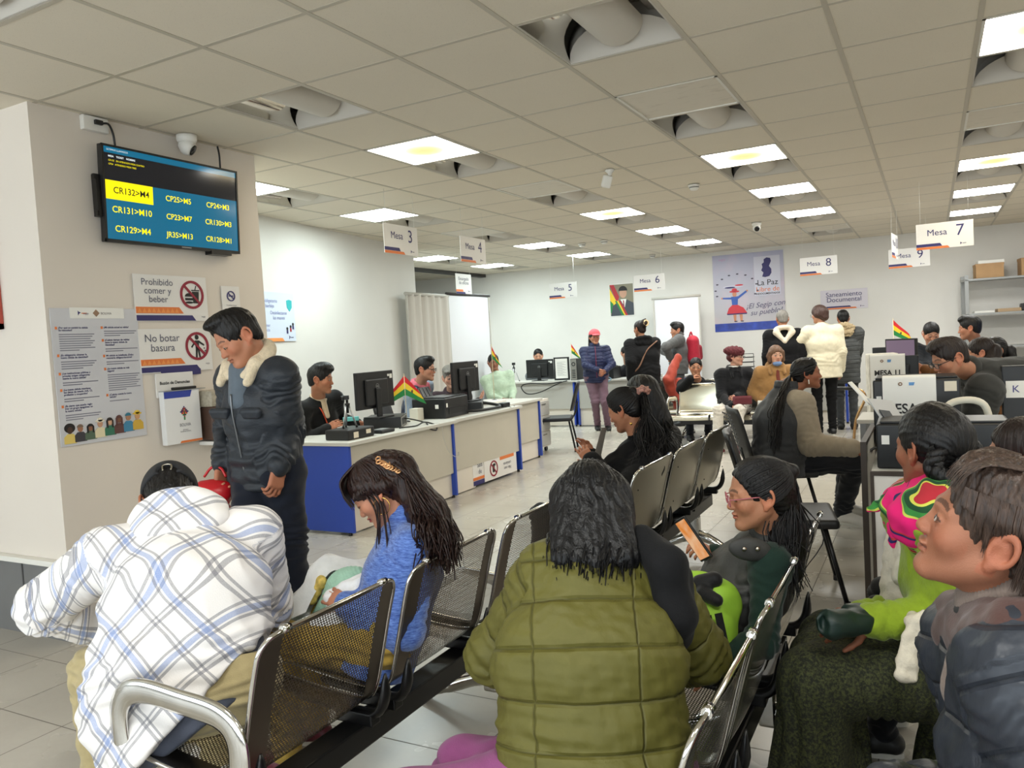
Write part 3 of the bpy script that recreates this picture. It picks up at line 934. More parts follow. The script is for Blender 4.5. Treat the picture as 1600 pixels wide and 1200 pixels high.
p.prism([(cx + 0.022, cz + 0.03), (cx + 0.027, cz + 0.03), (cx + 0.036, cz + 0.056), (cx + 0.031, cz + 0.057)], -0.005, -0.002, 1)
ban_ring(p, cx, cz, rr, 0)
bands(p, w_, 0.038, -0.092, -0.135, 2, 4)
p.build('print', SM, t)
text('lettering', 'Prohibido\ncomer y\nbeber', 0.056, GREYINK, t, -0.10, 0.042, line=0.9)
text('lettering', 'segip', 0.016, GREYINK, t, 0.22, -0.11)
t = thing('prohibition_sign', 'white wall sign reading No botar basura with crossed walking figure', 'sign', (WX + 0.008, 3.275, 1.53), PI / 2)
w_, h_ = 0.52, 0.262
board(t, w_, h_, SIGNW)
p = MB()
cx, cz, rr = 0.15, 0.02, 0.088
p.disc(cx, cz + 0.055, 0.014, 0.015, -0.005, -0.002, 1, 16)
p.prism([(cx - 0.014, cz + 0.035), (cx + 0.014, cz + 0.035), (cx + 0.012, cz - 0.015), (cx - 0.012, cz - 0.015)], -0.005, -0.002, 1)
p.prism([(cx - 0.012, cz - 0.012), (cx, cz - 0.012), (cx - 0.005, cz - 0.075), (cx - 0.016, cz - 0.075)], -0.005, -0.002, 1)
p.prism([(cx, cz - 0.012), (cx + 0.012, cz - 0.012), (cx + 0.022, cz - 0.075), (cx + 0.011, cz - 0.075)], -0.005, -0.002, 1)
p.prism([(cx - 0.014, cz + 0.035), (cx - 0.014, cz + 0.022), (cx - 0.04, cz - 0.01), (cx - 0.046, cz - 0.003)], -0.005, -0.002, 1)
p.prism([(cx + 0.014, cz + 0.035), (cx + 0.014, cz + 0.022), (cx + 0.05, cz + 0.0), (cx + 0.054, cz + 0.009)], -0.005, -0.002, 1)
for dx, dz in ((0.052, -0.014), (0.058, -0.03), (0.05, -0.04)):
 p.disc(cx + dx, cz + dz, 0.004, 0.004, -0.005, -0.002, 1, 8)
ban_ring(p, cx, cz, rr, 0)
bands(p, w_, 0.036, -0.085, -0.126, 2, 4, 0.08, 0.30)
p.prism([(-0.13, -0.131), (-0.10, -0.155), (0.16, -0.155), (0.16, -0.12), (-0.13, -0.126)], -0.006, -0.004, 4)
p.build('print', SM, t)
text('lettering', 'No botar\nbasura', 0.064, GREYINK, t, -0.10, 0.045, line=0.9)
text('lettering', 'segip', 0.016, GREYINK, t, 0.22, -0.09)
t = thing('no_smoking_sign', 'small white sign with navy crossed cigarette ring', 'sign', (WX + 0.008, 3.725, 1.845), PI / 2)
board(t, 0.15, 0.18, SIGNW)
p = MB()
p.box(-0.018, 0.018, -0.005, -0.002, 0.022, 0.03, 0)
p.ring(0, 0.025, 0.027, 0.034, -0.006, -0.002, 0)
p.prism([(-0.022, 0.049), (-0.026, 0.045), (0.022, 0.001), (0.026, 0.005)], -0.0066, -0.002, 0)
p.build('print', [NAVY], t)
text('lettering', 'Prohibido fumar', 0.013, GREYINK, t, 0, -0.035)
# information poster
t = thing('information_poster', 'tall bluish poster of questions with a row of cartoon people', 'poster', (WX + 0.006, 2.765, 1.41), PI / 2)
w_, h_ = 0.515, 0.735
m_ip, nt, b = new_mat('frosted_poster_sheet')
link(nt, mixc(nt, mth(nt, 'MULTIPLY_ADD', noise(nt, coords(nt, 'Object'), 3, 2), 1.6, -0.3, True), lin((196, 197, 204)), lin((210, 210, 214))), b.inputs['Base Color'])
b.inputs['Roughness'].default_value = 0.35
board(t, w_, h_, m_ip)
p = MB()
p.box(-0.15, 0.17, -0.004, -0.002, h_ / 2 - 0.055, h_ / 2 + 0.004, 0)
segip_logo(p, -0.105, h_ / 2 - 0.026, 0.014, 1)
p.prism([(0.0 + 0.02 * c, h_ / 2 - 0.026 + 0.02 * s) for c, s in ((0, 1), (1, 0), (0, -1), (-1, 0))], -0.006, -0.002, 3)
INKB = M('blue_black_ink', (58, 58, 104), 0.5)
INKG = M('soft_grey_ink', (128, 128, 142), 0.5)
colL = [('¿Por qué se cambió la cédula\nde Identidad?', 8), ('¿Es obligatorio obtener la\nnueva cédula de identidad?', 4), ('¿Las instituciones públicas y\nprivadas exigen obligatoria-\nmente la nueva cédula?', 2), ('¿La nueva cédula mantiene\nlos datos de estado civil, CI,\nprofesión u ocupación?', 2), ('¿Es cierto que puedo regis-\ntrar mi grupo sanguíneo en\nla nueva cédula?', 3)]
colR = [('¿Mi cédula actual es válida?', 3), ('¿Cuánto tiempo de validez\ntiene la nueva cédula de\nIdentidad?', 2), ('Mi cédula es indefinida ¿Debo\nrenovarla obligatoriamente?', 2), ('¿La nueva cédula es más\nsegura?', 8), ('¿Cuánto cuesta la nueva\ncédula?', 1)]
for x0, col in ((-0.22, colL), (0.04, colR)):
 z = h_ / 2 - 0.105
 for s, k in col:
  nl = s.count('\n') + 1
  p.box(x0 - 0.018, x0 - 0.007, -0.004, -0.002, z - 0.008, z + 0.006, 2)
  text('lettering', s, 0.0142, INKB, t, x0, z - (nl - 1) * 0.0068, -0.003, 'LEFT', bold=0.0004, line=0.95)
  z -= nl * 0.0142 + 0.008
  for q in range(k):
   L = 0.20 if q < k - 1 else 0.12
   p.box(x0, x0 + L - 0.012 * ((q * 7) % 3), -0.0032, -0.002, z - 0.0015, z + 0.0035, 4)
   z -= 0.0122
  z -= 0.012
# eight generic little people along the bottom
skins = [(70, 48, 38), (160, 112, 84), (140, 96, 72), (196, 150, 120), (206, 162, 130), (120, 80, 60), (176, 128, 96), (204, 156, 110)]
tops = [(226, 200, 110), (62, 60, 66), (84, 104, 84), (226, 214, 178), (52, 112, 88), (96, 62, 58), (64, 132, 168), (206, 168, 62)]
hats = [(30, 26, 26), (120, 100, 84), (34, 28, 28), (232, 222, 200), (40, 30, 28), (92, 56, 52), (50, 116, 138), (228, 190, 60)]
pm = [PAPER, NAVY, ORANGE, M('tan_print', (150, 120, 96), 0.5), INKG]
for k in range(8):
 a = len(pm)
 pm += [M('cartoon_skin_%d' % k, skins[k], 0.5), M('cartoon_top_%d' % k, tops[k], 0.5), M('cartoon_hat_%d' % k, hats[k], 0.5)]
 x = -0.205 + k * 0.058
 zb = -h_ / 2 + 0.012 + k * 0.004
 sc = (1.0, 1.0, 0.92, 1.05, 1.06, 1.1, 1.14, 1.08)[k]
 p.prism([(x - 0.034, zb), (x - 0.034, zb + 0.035 * sc), (x - 0.016, zb + 0.052 * sc), (x + 0.016, zb + 0.052 * sc), (x + 0.034, zb + 0.035 * sc), (x + 0.034, zb)], -0.0042 - k * 0.0004, -0.002, a + 1)
 p.disc(x, zb + 0.071 * sc, 0.015, 0.019, -0.0048 - k * 0.0004, -0.002, a, 16)
 if k == 0:
  p.disc(x, zb + 0.083 * sc, 0.03, 0.026, -0.0044, -0.002, a + 2, 18)
 elif k in (3, 7):
  p.disc(x, zb + 0.086 * sc, 0.027, 0.007, -0.0062 - k * 0.0004, -0.002, a + 2, 16)
  p.disc(x, zb + 0.093 * sc, 0.015, 0.011, -0.0062 - k * 0.0004, -0.002, a + 2, 16)
 else:
  p.prism([(x + 0.018 * math.cos(q), zb + (0.074 + 0.02 * math.sin(q)) * sc) for q in np.linspace(0.2, PI - 0.2, 10)], -0.0062 - k * 0.0004, -0.002, a + 2)
 if k in (2, 4, 5):
  for sx in (-1, 1):
   p.box(x + sx * 0.016 - 0.004, x + sx * 0.016 + 0.004, -0.0062 - k * 0.0004, -0.002, zb + 0.04 * sc, zb + 0.08 * sc, a + 2)
p.build('print', pm, t)
text('lettering', 'segip', 0.016, INKB, t, -0.06, h_ / 2 - 0.028, -0.005)
text('lettering', 'BOLIVIA', 0.018, M('brown_grey_ink', (104, 92, 92), 0.5), t, 0.06, h_ / 2 - 0.028, -0.005)
# complaints letter box
t = thing('complaints_box', 'white wall letter box reading Buzón de Denuncias and Bolivia', 'letter box', (WX + 0.004, 3.245, 0.0), PI / 2)
b_ = MB()
b_.box(-0.14, 0.125, -0.012, 0.0, 1.25, 1.395, 0, 0.002)
b_.build('backboard', SIGNW, t)
b_ = MB()
b_.box(-0.13, 0.125, -0.055, -0.012, 0.965, 1.285, 0, 0.003)
b_.build('box', M('box_white', (236, 237, 238), 0.35), t)
b_ = MB()
b_.box(-0.05, 0.115, -0.05, -0.02, 1.289, 1.306, 0, 0.006)
b_.build('slot', PLASTIC, t)
b_ = MB()
b_.box(-0.13, 0.17, -0.062, -0.012, 1.2845, 1.289, 0)
b_.build('lid', GREYP, t)
p = MB()
p.prism([(-0.128, 1.243), (-0.128, 1.283), (0.07, 1.283), (0.055, 1.243)], -0.057, -0.0545, 0)
p.prism([(-0.04, 0.967), (-0.03, 0.98), (0.123, 0.98), (0.123, 0.967)], -0.057, -0.0545, 1)
rx, rz_ = 0.005, 1.155
cols_ = [2, 3, 1, 4, 5]
for i_ in range(-3, 4):
 for j_ in range(-3, 4):
  if abs(i_) + abs(j_) <= 3:
   p.box(rx + i_ * 0.0085 - 0.004, rx + i_ * 0.0085 + 0.004, -0.057, -0.0545, rz_ + j_ * 0.0095 - 0.0045, rz_ + j_ * 0.0095 + 0.0045, cols_[(i_ * i_ + j_ * 3 + 9) % 5])
p.box(rx - 0.004, rx + 0.004, -0.057, -0.0545, rz_ - 0.05, rz_ - 0.03, 5)
p.build('print', [M('royal_blue_print', (44, 64, 160), 0.5), ORANGE, DKRED, M('maroon_print', (92, 40, 56), 0.5), NAVY, M('flag_green', (30, 128, 62))], t)
text('lettering', 'Buzón de Denuncias', 0.026, INK, t, -0.01, 1.335, -0.0135, bold=0.0006)
text('lettering', 'BOLIVIA', 0.026, GREYINK, t, 0.005, 1.075, -0.057, sx=0.85)
text('lettering', 'ESTADO\nPLURINACIONAL', 0.010, GREYINK, t, 0.005, 1.04, -0.057)
t = thing('wall_tub', 'brown wall tub in clear wrapping beside the letter box', 'tub', (WX + 0.002, 3.50, 0.0), PI / 2)
b_ = MB()
b_.box(-0.10, 0.12, -0.13, 0, 0.955, 1.17, 0, 0.02)
b_.build('tub', M('brown_plastic', (84, 62, 52), 0.4, var=0.1, vscale=10), t)
b_ = MB()
b_.box(-0.105, 0.125, -0.135, 0, 1.165, 1.27, 0, 0.02)
b_.build('wrapping', M('crumpled_film', (176, 168, 150), 0.25, var=0.2, vscale=40, bmp=0.8, bscale=60), t)
b_ = MB()
b_.tube([(-0.10, -0.14, 1.11), (0.0, -0.15, 1.10), (0.12, -0.14, 1.115)], 0.008, 8)
b_.build('band', M('pale_band', (206, 200, 188), 0.5), t)
b_ = MB()
b_.box(-0.11, 0.13, -0.14, 0, 0.93, 0.952)
b_.build('shelf', PAPER, t)
# red picture frame at the very edge, on the side face
t = thing('notice_board', 'red-framed board on the white wall, only its edge in view', 'picture', (-4.95, 2.478, 1.96), 0)
b_ = MB()
for q in ((-0.5, 0.5, 0.24, 0.27), (-0.5, 0.5, -0.27, -0.24), (-0.5, -0.47, -0.27, 0.27), (0.47, 0.5, -0.27, 0.27)):
 b_.box(q[0], q[1], -0.012, 0.01, q[2], q[3])
b_.build('frame', M('brick_red_paint', (178, 74, 60), 0.5), t)
b_ = MB()
b_.box(-0.47, 0.47, -0.004, 0.008, -0.24, 0.24)
b_.build('board', M('pale_grey_sheet', (216, 218, 220), 0.3), t)
# ------------------------------------------------------------------ waiting benches
def sheet_mat(name, rgb, rough, holes=None, metal=1.0):
 """pressed steel sheet; holes = (u0, u1, v0, v1, pitch, radius) cut through in a staggered field"""
 if name in MATS:
  return MATS[name]
 m, nt, b = new_mat(name)
 b.inputs['Metallic'].default_value = metal
 f = noise(nt, coords(nt, 'Object', (1, 1, 1)), 5, 3)
 c = lin(rgb)
 link(nt, mixc(nt, f, tuple(x * 0.88 for x in c), tuple(min(1, x * 1.1) for x in c)), b.inputs['Base Color'])
 b.inputs['Roughness'].default_value = rough
 if holes:
  uvn = nt.nodes.new('ShaderNodeUVMap')
  sp = nt.nodes.new('ShaderNodeSeparateXYZ')
  link(nt, uvn.outputs[0], sp.inputs[0])
  u0, u1, v0, v1, pt, r = holes
  U, V = sp.outputs[0], sp.outputs[1]
  row = mth(nt, 'DIVIDE', V, pt * 0.87)
  ri = mth(nt, 'FLOOR', row)
  rf = mth(nt, 'SUBTRACT', mth(nt, 'SUBTRACT', row, ri), 0.5)
  par = mth(nt, 'MULTIPLY', mth(nt, 'MODULO', ri, 2.0), 0.5)
  cf = mth(nt, 'SUBTRACT', mth(nt, 'FRACT', mth(nt, 'ADD', mth(nt, 'ADD', mth(nt, 'DIVIDE', U, pt), 200), par)), 0.5)
  d2 = mth(nt, 'ADD', mth(nt, 'POWER', mth(nt, 'MULTIPLY', rf, 0.87), 2.0), mth(nt, 'POWER', cf, 2.0))
  hole = mth(nt, 'LESS_THAN', d2, (r / pt) ** 2)
  for s, a, t_ in (('GREATER_THAN', U, u0), ('LESS_THAN', U, u1), ('GREATER_THAN', V, v0), ('LESS_THAN', V, v1)):
   hole = mth(nt, 'MULTIPLY', hole, mth(nt, s, a, t_))
  link(nt, mth(nt, 'SUBTRACT', 1.0, hole), b.inputs['Alpha'])
 MATS[name] = m
 return m
SEAT_PROF = [(-0.478, 0.368), (-0.482, 0.395), (-0.468, 0.418), (-0.435, 0.428), (-0.36, 0.424), (-0.26, 0.412), (-0.15, 0.402), (-0.07, 0.400), (-0.025, 0.410), (0.0, 0.44), (0.018, 0.49), (0.034, 0.55), (0.05, 0.61), (0.066, 0.67), (0.084, 0.73), (0.10, 0.775), (0.112, 0.795)]
def seat_sheet(wd, mat, zs=1.0):
 """one seat-and-back sheet, rounded at the top corners"""
 prof = spline([(0, y, z * zs) for y, z in SEAT_PROF], 4)[:, 1:]
 seg = np.hypot(*np.diff(prof, axis=0).T)
 arc_ = np.concatenate([[0], np.cumsum(seg)])
 L = arc_[-1]
 nu = 24
 V, UV = [], []
 rc = 0.06
 edge = []
 for s, (y, z) in zip(arc_, prof):
  e = wd / 2
  if L - s < rc:
   q = rc - (L - s)
   e = wd / 2 - rc + math.sqrt(max(0, rc * rc - q * q))
  edge.append(e)
  for k in range(nu + 1):
   u = -1 + 2 * k / nu
   # dished a little across the width on the back
   dish = 0.012 * (1 - u * u) * (1 if z > 0.43 else 0.5)
   V.append((u * e, y + (dish if z > 0.43 else 0), z - (0 if z > 0.43 else dish)))
   UV.append((u * e, s))
 n_ = nu + 1
 F = [(i * n_ + k, i * n_ + k + 1, (i + 1) * n_ + k + 1, (i + 1) * n_ + k) for i in range(len(prof) - 1) for k in range(nu)]
 me = bpy.data.meshes.new('seat')
 me.from_pydata(V, [], F)
 me.materials.append(mat)
 me.polygons.foreach_set('use_smooth', [True] * len(F))
 uv = me.uv_layers.new(name='UVMap')
 li = np.zeros(len(me.loops), int)
 me.loops.foreach_get('vertex_index', li)
 uv.data.foreach_set('uv', np.array(UV)[li].ravel())
 me.update()
 rim = [(e, y, z) for e, (y, z) in zip(edge, prof)]
 rim2 = [(-e, y, z) for e, (y, z) in zip(edge, prof)][::-1]
 return me, rim + rim2, L
def bench(name, label, origin, rz, centres, wd, sheet, rimmat, group, zs=1.0, arms=(), legs=(0, -1), rivets=False):
 t = thing('waiting_bench', label, 'bench', origin, rz, group)
 me, rim, L = seat_sheet(wd, sheet, zs)
 rb = MB()
 rb.tube(rim, 0.0065, 8)
 xr = wd / 2 - 0.075
 for sx in (-1, 1):
  rb.tube([(sx * xr - 0.013, 0.112, 0.797 * zs), (sx * xr + 0.013, 0.112, 0.797 * zs)], 0.0105, 10)
 rme = rb.mesh('rim', rimmat)
 bmes = []
 for sx in (-1, 1):
  bk = MB()
  pts = [(sx * (wd / 2 - 0.02), y, z * zs) for y, z in ((-0.30, 0.385), (-0.15, 0.375), (-0.05, 0.365), (0.015, 0.375), (0.045, 0.42), (0.055, 0.50))]
  sp_ = spline(pts, 4)
  bk.tube(sp_, [0.012] + [0.022] * (len(sp_) - 4) + [0.018, 0.012, 0.004], 8, 0, False, 0.7)
  bk.box(sx * (wd / 2 - 0.02) - 0.022, sx * (wd / 2 - 0.02) + 0.022, -0.13, 0.01, 0.335 * zs, 0.375 * zs, 0, 0.006)
  bmes.append(bk.mesh('bracket', BLACKM))
 rv = None
 if rivets:
  q = MB()
  for sx in (-1, 1):
   for (y, z) in ((0.05, 0.52), (0.085, 0.70)):
    q.lathe([(0.001, 0.004), (0.004, 0.003), (0.005, 0)], 8, 0, Matrix.Translation((sx * (wd / 2 - 0.06), y + 0.008, z * zs)) @ Matrix.Rotation(-PI / 2, 4, 'X'))
  rv = q.mesh('rivets', BLACKM)
 for x in centres:
  s = bpy.data.objects.new('seat', me)
  COL.objects.link(s)
  s.parent = t
  s.location = (x, 0, 0)
  for m_, nm in ((rme, 'rim'), (bmes[0], 'bracket'), (bmes[1], 'bracket'), (rv, 'rivet_row')):
   if m_ is None:
    continue
   r = bpy.data.objects.new(nm, m_)
   COL.objects.link(r)
   r.parent = s
 x0, x1 = min(centres) - wd / 2, max(centres) + wd / 2
 b_ = MB()
 b_.box(x0 + 0.04, x1 - 0.04, -0.105, -0.02, 0.265 * zs, 0.337 * zs, 0, 0.006)
 b_.build('beam', BLACKM, t)
 for li in legs:
  x = (x0 + 0.24) if li == 0 else ((x1 - 0.24) if li == -1 else li)
  l = MB()
  l.box(x - 0.035, x + 0.035, -0.09, -0.03, 0.09, 0.27, 0, 0.01)
  for sg, ln in ((-1, 0.34), (1, 0.27)):
   l.tube(spline([(x, -0.06, 0.15), (x, -0.06 + sg * 0.10, 0.115), (x, -0.06 + sg * ln * 0.7, 0.06), (x, -0.06 + sg * ln, 0.022)], 5), [0.034] * 5 + [0.03] * 5 + [0.024] * 6, 8, 0, False, 1.0)
  o = l.build('leg', CHROME, t)
  for sg, ln in ((-1, 0.34), (1, 0.27)):
   ft = MB()
   ft.lathe([(0.001, 0.022), (0.018, 0.02), (0.022, 0.001), (0.001, 0.0)], 10, 0, Matrix.Translation((x, -0.06 + sg * ln, 0)))
   ft.build('foot_pad', RUBBER, o)
 for x in arms:
  a = MB()
  a.tube(spline([(x, 0.0, 0.36), (x, 0.03, 0.47), (x, 0.025, 0.555), (x, -0.03, 0.60), (x, -0.16, 0.612), (x, -0.30, 0.618), (x, -0.38, 0.59), (x, -0.41, 0.51), (x, -0.385, 0.36)], 6), 0.034, 12, 0, False, 0.36)
  a.build('armrest', CHROME, t)
 return t
PERF = sheet_mat('perforated_steel', (112, 104, 96), 0.30, (-0.195, 0.195, 0.09, 0.905, 0.0094, 0.0031))
PERF_L = sheet_mat('perforated_steel_light', (196, 192, 184), 0.26, (-0.195, 0.195, 0.09, 0.905, 0.0094, 0.0031))
PLAINS = sheet_mat('plain_steel_sheet', (176, 170, 152), 0.32)
POLS = sheet_mat('polished_steel_sheet', (214, 210, 196), 0.20)
bench('a', 'perforated steel bench with chrome armrest behind the plaid hoodie', (-1.505, 0, 0), -PI / 2, (-1.56, -2.165, -2.77), 0.53, PERF, CHROME, 'perforated benches', arms=(-1.27,), legs=(-2.62, -1.62))
bench('b', 'perforated steel bench under the girl with the phone and the green jacket', (-0.47, 0, 0), -PI / 2, (-1.505, -2.095, -2.685), 0.53, PERF_L, CHROME, 'perforated benches', legs=(-2.72, -1.40))
bench('c', 'plain steel bench with three riveted backs behind the black-coated women', (-1.325, 0, 0), -PI / 2, (-3.72, -4.38, -5.04), 0.60, PLAINS, CHROME, 'plain benches', zs=1.045, legs=(-4.98, -3.72), rivets=True)
bench('d', 'polished steel bench with one empty shiny seat beside the burgundy beret', (0, 10.2, 0), 0, (-2.73, -2.20, -1.67), 0.50, POLS, CHROME, 'far benches', zs=0.98, legs=(-2.45, -1.9), arms=(-3.01,))
bench('d2', 'steel bench at the back under the man resting his chin on his hand', (0, 11.1, 0), 0, (-3.34, -2.78, -2.22), 0.53, POLS, CHROME, 'far benches', zs=0.98, legs=(-3.1, -2.4))
bench('e', 'perforated steel bench under the woman with braids and the upward-looking man', (0.47, 0, 0), -PI / 2, (-1.2, -1.79, -2.38, -2.97), 0.53, PERF, CHROME, 'perforated benches', legs=(-2.62, -1.45))
# ------------------------------------------------------------------ desks
def desk(label, loc, rz, wd, dp, h=0.75, gap=0.24, group=None, plinth=True, mod=None, ends=(True, True)):
 t = thing('office_desk', label, 'desk', loc, rz, group)
 b_ = MB()
 b_.box(-0.02, wd + 0.02, -0.05, dp, h - 0.03, h, 0, 0.005)
 b_.build('worktop', LAMTOP, t)
 for k, x in enumerate((0, wd - 0.028)):
  if not ends[k]:
   continue
  e = MB()
  e.box(x, x + 0.028, -0.02, dp - 0.04, 0.025, h - 0.03, 0, 0.003)
  o = e.build('end_panel', BLUEL, t)
  for yy in (0.03, dp - 0.1):
   f = MB()
   f.lathe([(0.001, 0.026), (0.014, 0.026), (0.018, 0.0), (0.001, 0)], 10, 0, Matrix.Translation((x + 0.014, yy, 0)))
   f.build('levelling_foot', PLASTIC, o)
 m_ = MB()
 m_.box(0.029, wd - 0.029, 0.0, 0.018, gap, h - 0.031)
 m_.build('modesty_panel', mod or LAMIN, t)
 if plinth:
  m_ = MB()
  m_.box(0.029, wd - 0.029, 0.03, 0.045, 0.015, gap + 0.02)
  m_.build('lower_panel', M('white_laminate', (226, 218, 206), 0.5), t)
 return t
desk('desk with a bright blue near end and cream front, under the Mesa 3 sign', (-4.09, 4.80, 0), PI / 2, 1.56, 0.75, group='blue-ended desks')
desk('second blue-ended desk with sign boards stored below its cream front', (-4.14, 6.40, 0), PI / 2, 1.42, 0.75, group='blue-ended desks', plinth=False)
desk('third blue-ended desk in line, beside the white drawer pedestal', (-4.38, 7.92, 0), PI / 2, 0.92, 0.75, group='blue-ended desks')
desk('far counter desk with grey front under the framed certificate', (-6.72, 12.05, 0), 0.03, 1.42, 0.7, 0.78, 0.30, 'far counter desks', mod=M('grey_laminate', (188, 186, 180), 0.5))
desk('far counter desk with grey front behind the woman in the navy jacket', (-5.26, 12.10, 0), 0.03, 1.75, 0.7, 0.78, 0.30, 'far counter desks', mod=M('grey_laminate', (188, 186, 180), 0.5))
desk('far desk with paper trays in front of the grey-haired visitor', (-3.0, 12.3, 0), 0.05, 1.9, 0.7, 0.78, 0.2, 'far counter desks', mod=M('grey_laminate', (188, 186, 180), 0.5))
wl = MB()
wl.box(0.03, 0.36, 0.028, 0.05, 0.015, 0.26)
GRYL = M('grey_laminate', (188, 186, 180), 0.5)
def plain_desk(label, loc, rz, wd, dp, h=0.75, mat=None, group=None, panel=True):
 t = thing('office_desk', label, 'desk', loc, rz, group)
 b_ = MB()
 b_.box(0, wd, 0, dp, h - 0.03, h, 0, 0.005)
 b_.build('worktop', LAMTOP, t)
 for x in (0.02, wd - 0.06):
  for y in (0.03, dp - 0.07):
   l = MB()
   l.box(x, x + 0.04, y, y + 0.04, 0.0, h - 0.03)
   l.build('leg', M('grey_desk_leg', (150, 152, 154), 0.4, 0.3), t)
 if panel:
  m_ = MB()
  m_.box(0.06, wd - 0.06, dp - 0.06, dp - 0.045, 0.1, h - 0.03)
  m_.build('modesty_panel', mat or GRYL, t)
 return t
plain_desk('grey-legged desk piled with small goods beside the fur-hooded woman', (-0.62, 10.55, 0), 0.05, 1.5, 0.75, 0.76, group='plain desks')
plain_desk('long work table holding the Mesa 12 and Mesa 11 equipment', (-0.27, 4.06, 0), 0.02, 0.85, 1.75, 0.75, group='plain desks', panel=False)
plain_desk('work table under the purple-lit monitor', (-0.45, 7.85, 0), 0.0, 1.05, 0.7, 0.75, group='plain desks')
plain_desk('small table under the Mesa 11 sheet', (-0.50, 6.22, 0), 0.0, 0.72, 0.55, 0.75, group='plain desks')
# drawer pedestal on casters
t = thing('drawer_pedestal', 'white drawer pedestal on black casters beside the third desk', 'cabinet', (-4.93, 9.0, 0), 0.05)
b_ = MB()
b_.box(0, 0.42, 0, 0.42, 0.07, 0.70, 0, 0.004)
b_.build('body', M('white_laminate', (226, 218, 206)), t)
for k in range(3):
 d = MB()
 z = 0.09 + k * 0.2
 d.box(0.421, 0.434, 0.015, 0.405, z, z + 0.185, 0, 0.003)
 dr = d.build('drawer', GRYL, t)
 hd = MB()
 hd.box(0.435, 0.445, 0.15, 0.27, z + 0.14, z + 0.152, 0, 0.002)
 hd.build('handle', STEEL, dr)
for x in (0.05, 0.37):
 for y in (0.05, 0.37):
  c = MB()
  c.tube([(x - 0.015, y, 0.03), (x + 0.015, y, 0.03)], 0.03, 12)
  c.build('caster', PLASTIC, t)
# sign boards stored under the second desk
t = thing('stored_sign', 'white sign board with crossed phone, stored under the second desk', 'sign', (-4.145, 7.36, 0.145), PI / 2)
board(t, 0.72, 0.235, SIGNW)
p = MB()
ban_ring(p, -0.16, -0.005, 0.085, 0)
p.box(-0.185, -0.145, -0.005, -0.002, -0.045, 0.035, 1)
p.box(-0.175, -0.125, -0.0055, -0.002, 0.02, 0.045, 1)
p.prism([(-0.02, 0.06), (0.30, 0.06), (0.30, 0.10), (-0.02, 0.10)], -0.0045, -0.002, 2)
p.prism([(-0.10, 0.103), (0.34, 0.103), (0.34, 0.117), (-0.10, 0.117)], -0.0045, -0.002, 3)
p.build('print', [CRED, INK, ORANGE, NAVY], t, rot=(0, 0, 0))
text('lettering', 'No usar\ncelulares', 0.05, GREYINK, t, 0.14, -0.02, -0.004, rot=PI)
t = thing('stored_sign', 'white sign board lettered Sala de espera, stored behind the phone sign', 'sign', (-4.15, 6.90, 0.15), PI / 2)
board(t, 0.24, 0.25, SIGNW)
p = MB()
p.box(-0.12, 0.12, -0.0045, -0.002, -0.075, -0.045, 0)
p.box(-0.12, 0.12, -0.0045, -0.002, -0.125, -0.08, 1)
p.build('print', [ORANGE, NAVY], t)
text('lettering', 'Sala\nde', 0.07, GREYINK, t, 0.02, 0.04)
t = thing('plinth_board', 'plain white board closing the foot of the second desk', 'board', (-4.155, 6.63, 0.135), PI / 2)
board(t, 0.38, 0.25, M('white_laminate', (226, 218, 206)), 0.01)
# ------------------------------------------------------------------ desk equipment
def monitor(label, loc, rz, w_=0.43, h_=0.27, lift=0.10, lit=None, tilt=0.0, logo=True, group='monitors'):
 t = thing('computer_monitor', label, 'monitor', loc, rz, group)
 z0 = lift
 c = MB()
 c.box(-w_ / 2, w_ / 2, -0.012, 0.018, z0, z0 + h_, 0, 0.006)
 c.box(-w_ * 0.3, w_ * 0.3, 0.016, 0.04, z0 + 0.03, z0 + h_ * 0.8, 0, 0.012)
 cs = c.build('casing', PLASTIC, t)
 s = MB()
 s.box(-w_ / 2 + 0.014, w_ / 2 - 0.014, -0.0135, -0.012, z0 + 0.02, z0 + h_ - 0.014)
 s.build('screen', lit or M('dark_screen', (16, 18, 22), 0.15), t)
 n_ = MB()
 n_.box(-0.035, 0.035, 0.036, 0.055, 0.01, z0 + h_ * 0.55, 0, 0.005)
 n_.build('neck', PLASTIC, t)
 f = MB()
 f.box(-0.12, 0.12, -0.05, 0.12, 0.0, 0.012, 0, 0.005)
 f.build('foot', PLASTIC, t)
 if logo:
  l = MB()
  l.ring(0, z0 + h_ * 0.60, 0.021, 0.024, -0.0005, 0.0006, 0, 20)
  for k in (-0.012, -0.004, 0.004, 0.012):
   l.box(k - 0.002, k + 0.002, -0.0005, 0.0005, z0 + h_ * 0.60 - 0.007, z0 + h_ * 0.60 + 0.007)
  l.build('logo', GREYP, cs, loc=(0, 0.041, 0))
  a = MB()
  a.box(-w_ * 0.47, -w_ * 0.40, 0.018, 0.0188, z0 + h_ * 0.78, z0 + h_ * 0.9)
  a.box(-w_ * 0.39, -w_ * 0.34, 0.018, 0.0188, z0 + h_ * 0.84, z0 + h_ * 0.9)
  a.build('sticker', PAPER, cs)
 return t
